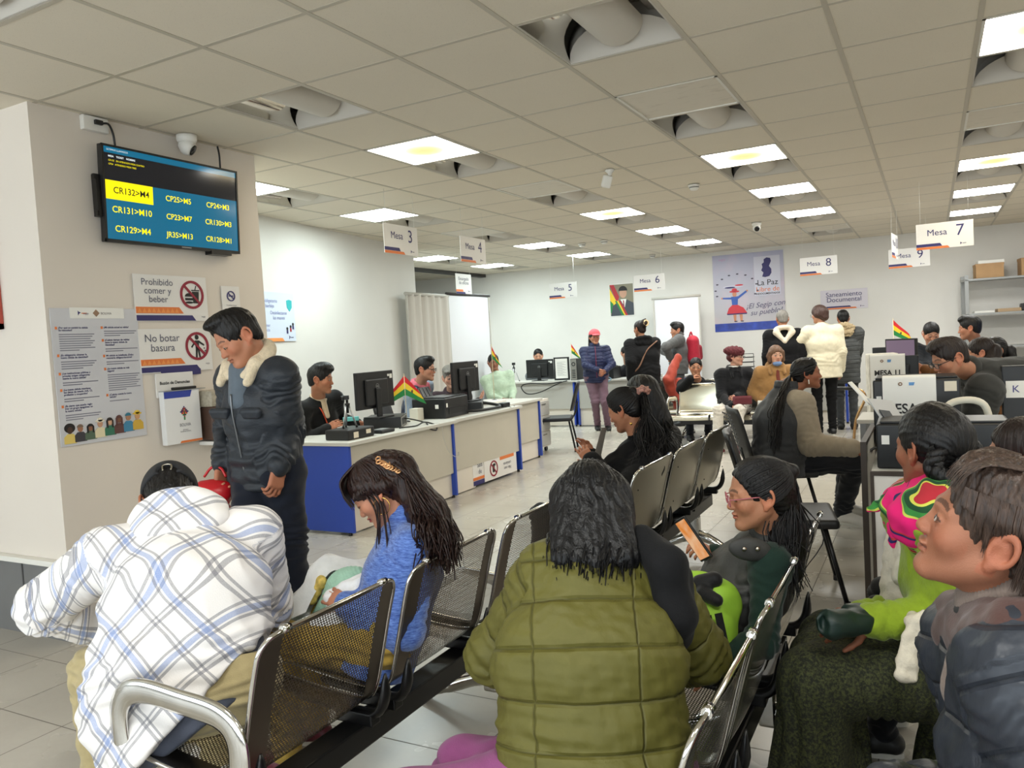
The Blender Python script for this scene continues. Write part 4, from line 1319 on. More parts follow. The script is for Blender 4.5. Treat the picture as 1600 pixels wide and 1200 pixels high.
def desktop_pc(label, loc, rz, sx=0.36, sy=0.34, sz=0.095, upright=False, group='desktop computers'):
 """rear face with ports looks along +y"""
 t = thing('desktop_computer', label, 'computer', loc, rz, group)
 if upright:
  sx, sz = sz, sx
 c = MB()
 c.box(-sx / 2, sx / 2, -sy / 2, sy / 2, 0.0, sz, 0, 0.004)
 c.build('case', PLASTIC, t)
 r = MB()
 r.box(-sx / 2 + 0.008, sx / 2 - 0.008, sy / 2, sy / 2 + 0.003, 0.008, sz - 0.008)
 rp = r.build('rear_panel', M('zinc_plate', (158, 156, 150), 0.4, 0.6), t)
 g = MB()
 if upright:
  g.ring(0, sz * 0.75, 0.02, 0.036, sy / 2 + 0.003, sy / 2 + 0.006, 0, 16)
  for k in range(5):
   g.box(-0.03, 0.03, sy / 2 + 0.003, sy / 2 + 0.006, 0.04 + k * 0.03, 0.055 + k * 0.03)
 else:
  g.box(-0.16, -0.06, sy / 2 + 0.003, sy / 2 + 0.006, 0.015, sz - 0.015)
  g.ring(0.01, sz * 0.5, 0.02, 0.034, sy / 2 + 0.003, sy / 2 + 0.006, 0, 16)
  for k in range(4):
   g.box(0.06 + k * 0.026, 0.078 + k * 0.026, sy / 2 + 0.003, sy / 2 + 0.006, 0.02, sz - 0.02)
 g.build('ports', PLASTIC2, rp)
 return t
def printer(label, loc, rz, w_=0.46, d_=0.36, h_=0.20, mat=None, tray=True, white=False, sheet=False):
 t = thing('printer', label, 'printer', loc, rz, 'printers')
 mt = mat or PLASTIC
 b_ = MB()
 b_.box(-w_ / 2, w_ / 2, -d_ / 2, d_ / 2, 0, h_, 0, 0.012, None, 3)
 b_.build('body', mt, t)
 f = MB()
 f.box(-w_ * 0.36, w_ * 0.36, -d_ / 2 - 0.004, -d_ / 2 + 0.002, h_ * 0.18, h_ * 0.48)
 f.build('paper_slot', M('slot_black', (8, 8, 9), 0.6), t)
 l = MB()
 l.box(-w_ * 0.47, w_ * 0.47, -d_ * 0.46, d_ * 0.25, h_, h_ + 0.012, 0, 0.005)
 l.build('lid', mt, t)
 if tray:
  a = MB()
  a.box(-0.12, 0.12, 0, 0.012, 0, 0.13, 0, 0.004)
  for k in range(3):
   a.box(-0.09 + k * 0.07, -0.05 + k * 0.07, -0.004, 0, 0.02, 0.12)
  a.build('paper_support', PLASTIC, t, loc=(0, d_ * 0.36, h_ - 0.01), rot=(-0.45, 0, 0))
 s = MB()
 s.box(-w_ * 0.46, -w_ * 0.40, -d_ / 2 - 0.002, -d_ / 2, h_ * 0.55, h_ * 0.75)
 s.box(-w_ / 2 - 0.001, -w_ / 2, -d_ * 0.3, -d_ * 0.2, h_ * 0.5, h_ * 0.7)
 s.build('sticker', PAPER, t)
 return t
def tripod_camera(label, loc, rz, h_=0.30, spread=0.09):
 t = thing('tripod_camera', label, 'camera', loc, rz, 'small camera tripods')
 for k in range(3):
  a = 2 * PI * k / 3 + 0.4
  l = MB()
  l.tube([(0.012 * math.cos(a), 0.012 * math.sin(a), h_ * 0.72), (spread * math.cos(a), spread * math.sin(a), 0.006)], 0.0075, 8)
  lg = l.build('leg', M('tripod_silver', (190, 192, 194), 0.3, 0.8), t)
  f = MB()
  f.tube([(spread * math.cos(a), spread * math.sin(a), 0.02), (spread * math.cos(a) * 1.04, spread * math.sin(a) * 1.04, 0.001)], 0.0095, 8)
  f.build('foot', RUBBER, lg)
 c = MB()
 c.tube([(0, 0, h_ * 0.45), (0, 0, h_ * 0.85)], 0.011, 8)
 c.lathe([(0.001, h_ * 0.66), (0.022, h_ * 0.67), (0.022, h_ * 0.75), (0.001, h_ * 0.76)], 12)
 c.build('column', PLASTIC, t)
 b_ = MB()
 b_.box(-0.03, 0.03, -0.018, 0.018, h_ * 0.86, h_ * 0.99, 0, 0.006)
 b_.tube([(0, 0.015, h_ * 0.93), (0, 0.045, h_ * 0.92)], 0.019, 12)
 b_.build('camera', PLASTIC, t)
 return t
FR, FY, FG = M('flag_red', (206, 30, 36), 0.6), M('flag_yellow', (240, 208, 36), 0.6), M('flag_green', (34, 140, 62), 0.6)
def table_flag(label, loc, rz, h_=0.36, fw=0.15, fl=0.21, droop=1.0, flip=1, crest=True, both=False):
 t = thing('table_flag', label, 'flag', loc, rz, 'Bolivian table flags')
 b_ = MB()
 b_.lathe([(0.001, 0), (0.035, 0.0), (0.033, 0.01), (0.01, 0.018), (0.001, 0.018)], 16)
 b_.build('base', PLASTIC, t)
 s = MB()
 s.tube([(0, 0, 0.01), (0, 0, h_)], 0.0035, 8)
 s.lathe([(0.001, h_ + 0.012), (0.004, h_ + 0.006), (0.006, h_), (0.001, h_ - 0.004)], 8)
 s.build('pole', M('pale_pole', (214, 196, 160), 0.4), t)
 nu, nv = 14, 9
 for flip in ((-1, 1) if both else (flip,)):
      f = MB()
      V = []
      for i in range(nu + 1):
          u = i / nu
          for j in range(nv + 1):
              v = j / nv
              x = flip * fl * u * math.cos(droop) + flip * 0.35 * fw * v * u
              z = h_ - 0.006 - fw * v * (1 - 0.15 * u) - fl * u * math.sin(droop) * (1 - 0.15 * v)
              V.append((x, 0.022 * math.sin(u * 5.5 + v * 1.4) * u, z))
      n_ = nv + 1
      f.add(V, [(i * n_ + j, i * n_ + j + 1, (i + 1) * n_ + j + 1, (i + 1) * n_ + j) for i in range(nu) for j in range(nv)], 0, True)
      f.m = [j // 3 for i in range(nu) for j in range(nv)]
      f.build('cloth', [FR, FY, FG], t)
 if crest:
  c = MB()
  i, j = 6, 5
  P = np.array(V[i * n_ + j])
  c.lathe([(0.001, -0.002), (0.015, -0.0015), (0.015, 0.0015), (0.001, 0.002)], 14, 0, Matrix.Translation(P) @ Matrix.Rotation(PI / 2, 4, 'X'))
  c.build('crest', M('crest_brown', (110, 84, 50), 0.6), t)
 return t
def small_box(name, label, cat, loc, rz, dims, mat, bev=0.003, group=None, parts=()):
 t = thing(name, label, cat, loc, rz, group)
 b_ = MB()
 b_.box(-dims[0] / 2, dims[0] / 2, -dims[1] / 2, dims[1] / 2, 0, dims[2], 0, bev)
 b_.build('body', mat, t)
 for nm, q, mt in parts:
  s = MB()
  s.box(*q)
  s.build(nm, mt, t)
 return t
def on(px, py, z):
 d = ray(px, py)
 return tuple(EYE + d * (z - EYE[2]) / d[2])
R90 = PI / 2
LBL = M('cream_label', (226, 216, 196), 0.6)
# desk under Mesa 3
small_box('card_reader_case', 'black equipment case with cream labels under the young man\'s tripod', 'case', (-4.26, 5.06, 0.75), R90, (0.34, 0.24, 0.085), PLASTIC, 0.012, None, (('label', (-0.10, -0.04, -0.1215, -0.119, 0.012, 0.06), LBL), ('label', (0.06, 0.12, -0.1215, -0.119, 0.03, 0.065), LBL)))
tripod_camera('small tripod camera on the black case in front of the young man', (-4.27, 5.06, 0.836), 2.2, 0.27, 0.065)
small_box('signature_pad', 'black signature pad with grey window near the desk corner', 'signature pad', (-4.22, 5.42, 0.75), R90, (0.19, 0.16, 0.03), PLASTIC, 0.01, 'signature pads', (('window', (-0.06, 0.06, -0.05, 0.03, 0.030, 0.032), GREYP),))
desktop_pc('flat black computer under the monitor on the near desk, ports showing', (-4.50, 5.86, 0.75), -R90 + 0.5, 0.42, 0.34, 0.10)
monitor('monitor seen from behind on the near blue-ended desk', (-4.50, 5.72, 0.851), -R90, 0.54, 0.335, 0.085)
small_box('tissue_pack', 'turquoise pack lying at the foot of the near monitor', 'box', (-4.56, 5.44, 0.851), 0.7, (0.14, 0.06, 0.035), M('turquoise_card', (96, 176, 176), 0.5), 0.004)
table_flag('folded tricolour flag standing between the two clerks\' monitors', (-4.52, 6.22, 0.75), 0.49, 0.46, 0.19, 0.20, 0.85, both=True)
small_box('paper_cup_stack', 'white carton beside the near printer', 'box', (-4.50, 6.36, 0.75), R90, (0.10, 0.10, 0.12), M('white_card', (224, 218, 204), 0.6), 0.004)
printer('black printer between the two clerks with raised paper support', (-4.45, 6.72, 0.75), R90 + 0.08, 0.50, 0.38, 0.20)
desktop_pc('flat black computer under the monitor on the second desk', (-4.48, 7.28, 0.75), -R90 + 0.5, 0.40, 0.34, 0.10)
monitor('stickered monitor seen from behind on the second blue-ended desk', (-4.52, 7.34, 0.851), -R90, 0.54, 0.335, 0.10)
small_box('card_terminal', 'small black card terminal at the far end of the second desk', 'card reader', (-4.24, 7.66, 0.75), R90, (0.16, 0.10, 0.05), PLASTIC, 0.012)
small_box('black_folder_box', 'little black box with label behind the second desk computer', 'box', (-4.62, 7.72, 0.75), R90, (0.14, 0.10, 0.09), PLASTIC2, 0.004)
small_box('paper_stack', 'stack of white paper on the third desk', 'papers', (-4.68, 8.15, 0.75), R90, (0.34, 0.24, 0.03), PAPER, 0.002)
small_box('network_box', 'beige wall box behind the young clerk', 'box', (-5.72, 5.75, 0.80), LF_R, (0.30, 0.10, 0.12), M('beige_plastic', (202, 194, 172), 0.5), 0.006)
CBL = M('black_cable', (16, 16, 17), 0.5)
cable('cable_bundle', 'tangle of black cables at the edge of the near desk', [(-4.17, 5.62, 0.765), (-4.12, 5.8, 0.762), (-4.15, 5.98, 0.775), (-4.08, 6.05, 0.74), (-4.035, 6.0, 0.70), (-4.06, 5.93, 0.72), (-4.14, 6.0, 0.765), (-4.25, 6.1, 0.765), (-4.3, 6.0, 0.80), (-4.38, 5.9, 0.83)], 0.007, CBL)
cable('cable_bundle', 'thick black cable sleeve lying along the second desk', [(-4.3, 6.95, 0.775), (-4.2, 7.1, 0.772), (-4.17, 7.35, 0.772), (-4.19, 7.5, 0.775), (-4.3, 7.58, 0.79), (-4.42, 7.45, 0.83)], 0.017, CBL)
cable('thin_cable', 'thin pale cable hanging down the front of the near desk', [(-4.12, 6.08, 0.755), (-4.045, 6.1, 0.74), (-4.05, 6.13, 0.62), (-4.05, 6.2, 0.48), (-4.05, 6.3, 0.41), (-4.05, 6.375, 0.40), (-4.05, 6.38, 0.44), (-4.06, 6.37, 0.40)], 0.0025, M('pale_cable', (196, 196, 192), 0.5))
cable('thin_cable', 'thin black cable curling off the second desk corner', [(-4.3, 7.62, 0.765), (-4.14, 7.62, 0.757), (-4.095, 7.68, 0.72), (-4.10, 7.78, 0.72), (-4.16, 7.76, 0.757)], 0.003, CBL)
# far counters
table_flag('flag standing in front of the man in the pale green shirt', (-4.88, 8.6, 0.75), 0.5, 0.70, 0.16, 0.2, 1.2)
tripod_camera('small tripod camera on the far counter beside the monitor', (-6.52, 12.25, 0.78), 0.4, 0.34, 0.09)
monitor('wide monitor seen from behind on the far counter', (-6.02, 12.28, 0.78), PI, 0.52, 0.32, 0.05)
desktop_pc('upright black computer with ports at the end of the far counter', (-5.30, 12.24, 0.78), PI, 0.36, 0.30, 0.12, True)
t = thing('framed_notice', 'black-framed paper notice standing on the far counter', 'notice', (-5.55, 12.16, 0.785), 0.05)
b_ = MB()
b_.box(-0.14, 0.14, -0.012, 0.012, 0, 0.39, 0, 0.003)
b_.build('frame', PLASTIC, t)
b_ = MB()
b_.box(-0.11, 0.11, -0.015, -0.012, 0.03, 0.365)
for k in range(16):
 b_.box(-0.08, 0.08 - 0.03 * (k % 3), -0.0156, -0.014, 0.08 + k * 0.015, 0.084 + k * 0.015, 1)
b_.build('paper', [PAPER, M('faint_ink', (150, 150, 150), 0.6)], t)
printer('black printer on the far counter behind the pink-capped woman', (-4.86, 12.3, 0.78), 0, 0.50, 0.36, 0.2)
monitor('monitor seen from behind next to the dark-haired clerk', (-4.25, 12.42, 0.78), PI + 0.1, 0.50, 0.32, 0.12)
table_flag('flag with crest between the pink cap and the black hoodie', (-4.06, 12.22, 0.78), 0.2, 0.66, 0.17, 0.22, 0.75)
table_flag('flag rising behind the black-framed notice', (-5.42, 12.30, 0.78), 0.2, 0.62, 0.16, 0.20, 1.0)
small_box('paper_stack', 'papers on the far counter in front of the black hoodie', 'papers', (-4.0, 12.25, 0.78), 0.1, (0.3, 0.22, 0.05), PAPER, 0.002)
cable('cable_bundle', 'black cables sagging from the front edge of the far counter', [(-5.5, 12.02, 0.765), (-5.75, 11.98, 0.74), (-6.1, 11.97, 0.755), (-6.25, 11.98, 0.70), (-6.15, 11.98, 0.58), (-5.9, 11.98, 0.60), (-5.55, 12.0, 0.74), (-5.4, 12.02, 0.78)], 0.010, CBL)
cable('cable_coil', 'coil of pale blue cable on the edge of the far counter', [(-4.82, 12.05, 0.80), (-4.72, 12.02, 0.83), (-4.62, 12.03, 0.79), (-4.68, 12.0, 0.74), (-4.8, 12.02, 0.76), (-4.83, 12.05, 0.80)], 0.008, M('pale_blue_cable', (120, 150, 170), 0.5))
# desk with trays
t = thing('letter_tray', 'black wire letter tray on the far desk beside the beret', 'tray', (-2.62, 12.6, 0.78), 0.05)
for k in range(4):
 q = MB()
 z = 0.02 + k * 0.075
 q.tube([(-0.16, -0.12, z), (0.16, -0.12, z), (0.16, 0.12, z), (-0.16, 0.12, z)], 0.005, 6, 0, True)
 for y in (-0.06, 0, 0.06):
  q.tube([(-0.16, y, z), (0.16, y, z)], 0.003, 6)
 q.build('shelf', BLACKM, t)
q = MB()
for sx in (-1, 1):
 q.tube([(sx * 0.16, 0, 0.0), (sx * 0.16, 0, 0.30)], 0.005, 6)
q.tube([(-0.16, 0, 0.30), (0.16, 0, 0.30)], 0.005, 6)
q.build('frame', BLACKM, t)
small_box('paper_stack', 'papers lying in front of the wire letter tray', 'papers', (-2.2, 12.5, 0.78), 0.2, (0.3, 0.22, 0.02), PAPER, 0.002)
monitor('dark monitor seen from behind beside the grey-haired visitor', (-1.92, 12.7, 0.78), PI - 0.1, 0.46, 0.30, 0.14)
table_flag('flag drooping beside the monitor under the blue poster', (-2.12, 12.55, 0.78), 0.3, 0.66, 0.16, 0.22, 1.3)
small_box('cash_box', 'grey wedge-shaped telephone on the tray desk', 'telephone', (-2.25, 12.75, 0.78), 0.3, (0.16, 0.2, 0.07), PLASTIC2, 0.01)
# grey-legged desk goods
table_flag('flag with crest above the cluttered desk by the fur hood', (-0.42, 10.95, 0.76), 0.4, 0.72, 0.19, 0.26, 0.80)
small_box('goods_pack', 'yellow packs heaped on the cluttered desk', 'box', (-0.42, 10.75, 0.85), 0.3, (0.16, 0.10, 0.06), M('yellow_card', (226, 182, 40), 0.5), 0.004)
small_box('goods_box', 'white carton with yellow packs on top', 'box', (-0.40, 10.76, 0.76), 0.2, (0.20, 0.14, 0.088), PAPER, 0.004)
small_box('goods_bag', 'black bag lying on the cluttered desk', 'bag', (-0.18, 10.85, 0.76), 0.3, (0.22, 0.18, 0.13), M('black_cloth', (26, 26, 30), 0.8), 0.03)
small_box('cup', 'small pale cup at the edge of the cluttered desk', 'cup', (-0.30, 10.62, 0.76), 0, (0.06, 0.06, 0.07), PAPER, 0.012)
small_box('goods_box', 'low white box under the grey-legged desk', 'box', (-0.28, 10.7, 0.0), 0.2, (0.22, 0.2, 0.30), PAPER, 0.006)
small_box('power_adapter', 'black adapter box standing on the low white box', 'box', (-0.28, 10.7, 0.301), 0.2, (0.16, 0.12, 0.10), PLASTIC, 0.008)
# the Mesa 11 and Mesa 12 table
def draped_sign(label, loc, rz, w_, drop, over, txt, size, mat=None, tz=0.62):
 """a sheet taped over the top of a machine and hanging down its front"""
 t = thing('table_sign', label, 'sign', loc, rz)
 V = []
 prof = [(over, 0.004), (over * 0.5, 0.006), (0.0, 0.005), (-0.006, 0.0), (-0.009, -0.01), (-0.012, -drop * 0.4), (-0.010, -drop * 0.75), (-0.014, -drop)]
 n_ = len(prof)
 for x in (-w_ / 2, 0, w_ / 2):
  V += [(x, y, z) for y, z in prof]
 s = MB()
 s.add(V, [(k * n_ + q, k * n_ + q + 1, (k + 1) * n_ + q + 1, (k + 1) * n_ + q) for k in range(2) for q in range(n_ - 1)], 0, True)
 s.build('sheet', mat or PAPER, t)
 text('lettering', txt, size, INK, t, 0.0, -drop * tz, -0.0165, bold=0.0015, sx=0.9)
 l = MB()
 l.ring(-w_ * 0.16, -drop * 0.13, 0.005, 0.011, -0.0145, -0.0135, 0, 14)
 l.prism([(w_ * 0.0, -drop * 0.16), (w_ * 0.09, -drop * 0.16), (w_ * 0.11, -drop * 0.10), (w_ * 0.0, -drop * 0.10)], -0.0145, -0.0135, 1)
 l.build('print', [M('tan_print', (150, 120, 96)), M('sky_print', (96, 150, 206), 0.5)], t)
 return t
TBR = 0.02
# printer with open paper tray
t = printer('large black printer with open grey paper support on the Mesa 12 table', (0.03, 4.30, 0.75), TBR, 0.56, 0.36, 0.215, tray=False)
def slab4(pts, th):
 P = [np.array(p) for p in pts]
 n = unit(np.cross(P[1] - P[0], P[3] - P[0])) * th
 m = MB()
 m.add([*P, *[p + n for p in P]], [(0, 1, 2, 3), (7, 6, 5, 4), (0, 4, 5, 1), (1, 5, 6, 2), (2, 6, 7, 3), (3, 7, 4, 0)])
 return m
def unit(v):
 return np.asarray(v, float) / np.linalg.norm(v)
PGREY = M('pale_grey_plastic', (188, 188, 188), 0.45)
l0 = np.array([0.03, 4.30, 0.75])
inv = lambda p: (Matrix.Rotation(-TBR, 3, 'Z') @ Vector(tuple(np.array(p) - l0)))
q4 = [inv(at(x, y, d)) for x, y, d in ((1356, 622, 3.95), (1394, 626, 4.10), (1424, 676, 4.02), (1402, 690, 3.86))]
ps = slab4([tuple(v) for v in q4], 0.006).build('paper_support', PGREY, t)
q4 = [inv(at(x, y, d)) for x, y, d in ((1374, 640, 3.93), (1390, 642, 3.98), (1412, 676, 3.94), (1402, 682, 3.88))]
slab4([tuple(v) for v in q4], 0.004).build('support_grip', PLASTIC2, ps)
q4 = [inv(at(x, y, d)) for x, y, d in ((1326, 597, 3.98), (1331, 596, 4.1), (1364, 630, 4.08), (1359, 633, 3.96))]
slab4([tuple(v) for v in q4], 0.006).build('paper_guide', PAPER, t)
printer('black printer carrying the Mesa 12 sheet', (-0.09, 5.15, 0.75), TBR, 0.44, 0.40, 0.37, tray=False)
small_box('barcode_label', 'cream label stuck on the Mesa 12 printer', 'label', (0.085, 4.947, 1.05), 0.02, (0.06, 0.003, 0.055), LBL, 0.0)
draped_sign('white sheet reading MESA 12 hung on a black printer', (-0.12, 4.945, 1.134), TBR, 0.27, 0.29, 0.12, 'MESA 12', 0.078)
monitor('black monitor back carrying the Mesa 11 sheet', (-0.24, 6.64, 0.75), PI, 0.30, 0.32, 0.12, logo=False)
draped_sign('white sheet reading MESA 11 hung on a monitor back', (-0.30, 6.595, 1.20), TBR, 0.24, 0.34, 0.02, 'MESA 11', 0.056, None, 0.40)
t = thing('label_printer', 'pale label printer with open hood in front of the leaning man', 'printer', (0.15, 4.74, 0.75), 0.15)
b_ = MB()
b_.box(-0.11, 0.11, -0.12, 0.12, 0.0, 0.13, 0, 0.02, None, 3)
b_.build('body', PLASTIC2, t)
b_ = MB()
pts = spline([(-0.11, -0.02, 0.12), (-0.09, -0.02, 0.24), (0.0, -0.02, 0.27), (0.08, -0.02, 0.24), (0.11, -0.02, 0.12)], 5)
b_.tube(pts, 0.03, 8, 0, False, 0.6)
b_.build('hood', CREAM, t)
b_ = MB()
b_.box(-0.08, 0.08, -0.10, 0.02, 0.13, 0.17, 0, 0.006)
b_.build('paper_bin', M('pale_grey_plastic', (188, 188, 188)), t)
b_ = MB()
b_.box(-0.06, 0.08, -0.115, -0.05, 0.17, 0.19)
b_.build('slip', M('pale_blue_slip', (170, 196, 214), 0.6), t)
small_box('clip_box', 'dark grey box standing right of the Mesa 11 sheet', 'box', (-0.02, 6.45, 0.75), 0.1, (0.16, 0.14, 0.30), PLASTIC2, 0.004)
small_box('name_block', 'black screen back with a taped paper K beside the leaning man', 'monitor', (0.46, 5.50, 0.75), 0.0, (0.20, 0.05, 0.40), PLASTIC, 0.008, None, (('paper', (-0.08, 0.02, -0.0275, -0.0255, 0.21, 0.31), PAPER), ))
text('lettering', 'K', 0.06, M('pen_blue', (60, 60, 130), 0.6), bpy.data.objects['name_block'], -0.03, 0.26, -0.029)
# second work table
PURP = screen_mat('screen_purple', (132, 112, 130), 0.75)
monitor('monitor with a lit purple-grey screen facing the room', (-0.25, 8.08, 0.75), -0.7, 0.34, 0.28, 0.26, PURP, logo=False)
monitor('black monitor seen edge-on beside the purple screen', (-0.36, 8.35, 0.75), PI - 0.2, 0.30, 0.30, 0.16, logo=False)
small_box('draped_box', 'tall box wrapped in printed white paper left of the monitors', 'box', (-0.36, 7.00, 0.0), 0.2, (0.22, 0.18, 1.20), M('printed_wrap', (214, 210, 200), 0.6, var=0.25, vscale=18), 0.01)
small_box('draped_box', 'crumpled pale bag standing behind the tripod camera', 'bag', (0.12, 8.22, 0.75), 0.3, (0.16, 0.12, 0.38), M('crumpled_wrap', (176, 172, 156), 0.7, var=0.3, vscale=14, bmp=0.5, bscale=30), 0.03)
tripod_camera('small tripod camera before the man in the dark jacket', (0.22, 7.98, 0.75), 0.5, 0.40, 0.10)
cable('cable_bundle', 'black cables drooping off the corner of the Mesa 12 table', [(-0.22, 4.75, 0.762), (-0.29, 4.65, 0.77), (-0.32, 4.58, 0.75), (-0.33, 4.62, 0.70), (-0.32, 4.72, 0.72), (-0.29, 4.68, 0.768), (-0.2, 4.60, 0.765)], 0.007, CBL)
# framed white boards leaning on the Mesa 12 table
t = thing('white_board', 'dark-framed white board marked with a loop, at the table end', 'board', (0.08, 4.02, 0.0), TBR)
W_, H_ = 0.68, 0.735
b_ = MB()
b_.box(-W_ / 2, W_ / 2, -0.006, 0.006, 0.01, H_)
b_.build('sheet', M('board_white', (230, 226, 220), 0.35), t)
b_ = MB()
for q in ((-W_ / 2 - 0.012, W_ / 2 + 0.012, H_, H_ + 0.02), (-W_ / 2 - 0.012, -W_ / 2 + 0.004, 0.0, H_), (W_ / 2 - 0.004, W_ / 2 + 0.012, 0.0, H_)):
 b_.box(q[0], q[1], -0.012, 0.012, q[2], q[3])
b_.build('frame', M('dark_brown_frame', (62, 52, 44), 0.5), t)
b_ = MB()
lp = spline([(-0.245, 0, 0.615), (-0.225, 0, 0.575), (-0.175, 0, 0.56), (-0.125, 0, 0.59), (-0.115, 0, 0.635), (-0.15, 0, 0.66), (-0.185, 0, 0.64), (-0.19, 0, 0.58), (-0.195, 0, 0.53)], 6)
b_.tube(lp - np.array([0, 0.008, 0]), 0.0035, 6)
b_.build('pen_mark', INK, t)
b_ = MB()
for k in range(3):
 b_.box(-0.21 + k * 0.065, -0.17 + k * 0.065, -0.009, -0.006, 0.712, 0.718)
b_.build('red_marks', M('red_marker', (186, 60, 66), 0.5), t)
small_box('shoe_box', 'dark teal printed box standing before the white board', 'box', (-0.12, 3.965, 0.36), 0.02, (0.17, 0.06, 0.13), M('dark_teal_card', (30, 52, 58), 0.5), 0.003, None, (('print', (0.0, 0.06, -0.0315, -0.0302, 0.05, 0.10), PAPER),))
t = thing('white_board', 'second dark-framed board leaning along the side of the table', 'board', (-0.315, 4.66, 0.0), -R90)
W_, H_ = 0.80, 0.84
b_ = MB()
b_.box(-W_ / 2, W_ / 2, -0.006, 0.006, 0.01, H_)
b_.build('sheet', GRYL, t)
b_ = MB()
for q in ((-W_ / 2 - 0.01, W_ / 2 + 0.01, H_, H_ + 0.02), (-W_ / 2 - 0.01, -W_ / 2 + 0.01, 0, H_), (W_ / 2 - 0.01, W_ / 2 + 0.01, 0, H_)):
 b_.box(q[0], q[1], -0.014, 0.014, q[2], q[3])
b_.build('frame', M('dark_brown_frame', (62, 52, 44)), t)
# shelves, cartons and cabinet at the back right
t = thing('metal_shelving', 'grey slotted metal shelving against the back wall with cartons', 'shelves', (0.46, 13.72, 0), BK_R)
for x in (0.0, 1.25):
 for y in (0.0, 0.42):
  l = MB()
  l.box(x, x + 0.05, y - 0.02, y + 0.02, 0, 2.08)
  l.build('upright', M('shelf_grey', (158, 160, 160), 0.4, 0.4), t)
for z in (0.4, 1.0, 1.50, 2.02):
 s = MB()
 s.box(0, 1.3, -0.02, 0.44, z - 0.03, z, 0, 0.003)
 s.build('shelf', M('shelf_grey', (158, 160, 160)), t)
CARD = M('cardboard', (182, 146, 106), 0.8, var=0.06, vscale=10)
def carton(label, loc, rz, d):
 t = thing('carton', label, 'box', loc, rz, 'cartons on the shelving')
 b_ = MB()
 b_.box(-d[0] / 2, d[0] / 2, -d[1] / 2, d[1] / 2, 0, d[2], 0, 0.003)
 b_.build('body', CARD, t)
 b_ = MB()
 b_.box(-d[0] / 2 - 0.004, d[0] / 2 + 0.004, -d[1] / 2 - 0.004, d[1] / 2 + 0.004, d[2] * 0.86, d[2] + 0.004)
 b_.build('lid', CARD, t)
 return t
carton('brown carton with a white tray on it, at the end of the top shelf', (0.78, 13.92, 2.022), BK_R, (0.36, 0.30, 0.21))
small_box('white_tray', 'shallow white tray resting on the brown carton', 'tray', (0.80, 13.92, 2.237), BK_R, (0.34, 0.28, 0.045), PAPER, 0.004)
carton('brown carton with a hand hole further along the top shelf', (1.38, 13.98, 2.022), BK_R, (0.40, 0.30, 0.25))
small_box('paper_stack', 'flat stack of brown folders on the middle shelf', 'papers', (1.02, 13.9, 1.502), BK_R, (0.30, 0.24, 0.05), M('folder_tan', (176, 150, 118), 0.6), 0.003)
small_box('paper_stack', 'thin pile of white papers on the middle shelf', 'papers', (0.70, 13.88, 1.502), BK_R, (0.26, 0.22, 0.03), PAPER, 0.003)
small_box('binder', 'maroon binder standing tilted on the middle shelf', 'binder', (1.42, 13.95, 1.502), BK_R, (0.09, 0.26, 0.34), M('maroon_board', (96, 32, 44), 0.5), 0.004)
small_box('telephone', 'black desk telephone on the middle shelf', 'telephone', (1.24, 13.88, 1.502), BK_R, (0.13, 0.18, 0.11), PLASTIC, 0.02)
t = thing('storage_cabinet', 'white cabinet with blue side and a blue wedge on top', 'cabinet', (0.92, 9.2, 0), 0.0)
b_ = MB()
b_.box(0, 0.03, 0, 0.45, 0, 1.52)
b_.build('side_panel', M('cabinet_blue', (92, 116, 180), 0.4), t)
b_ = MB()
b_.box(0.03, 0.9, 0.02, 0.45, 0, 1.52)
b_.build('body', WHITE, t)
b_ = MB()
b_.box(0.04, 0.5, -0.002, 0.02, 0.05, 1.50, 0, 0.003)
dd = b_.build('door', M('white_laminate', (226, 218, 206)), t)
b_ = MB()
b_.box(0.06, 0.075, -0.018, -0.002, 1.30, 1.38)
b_.build('handle', PLASTIC, dd)
t = thing('blue_wedge', 'dark blue wedge-shaped file holder on the white cabinet', 'file holder', (1.06, 9.35, 1.521), 0)
b_ = MB()
b_.prism([(-0.12, 0), (0.25, 0), (0.25, 0.10), (0.0, 0.06)], -0.1, 0.15)
b_.build('body', M('dark_blue_card', (32, 50, 120), 0.5), t)
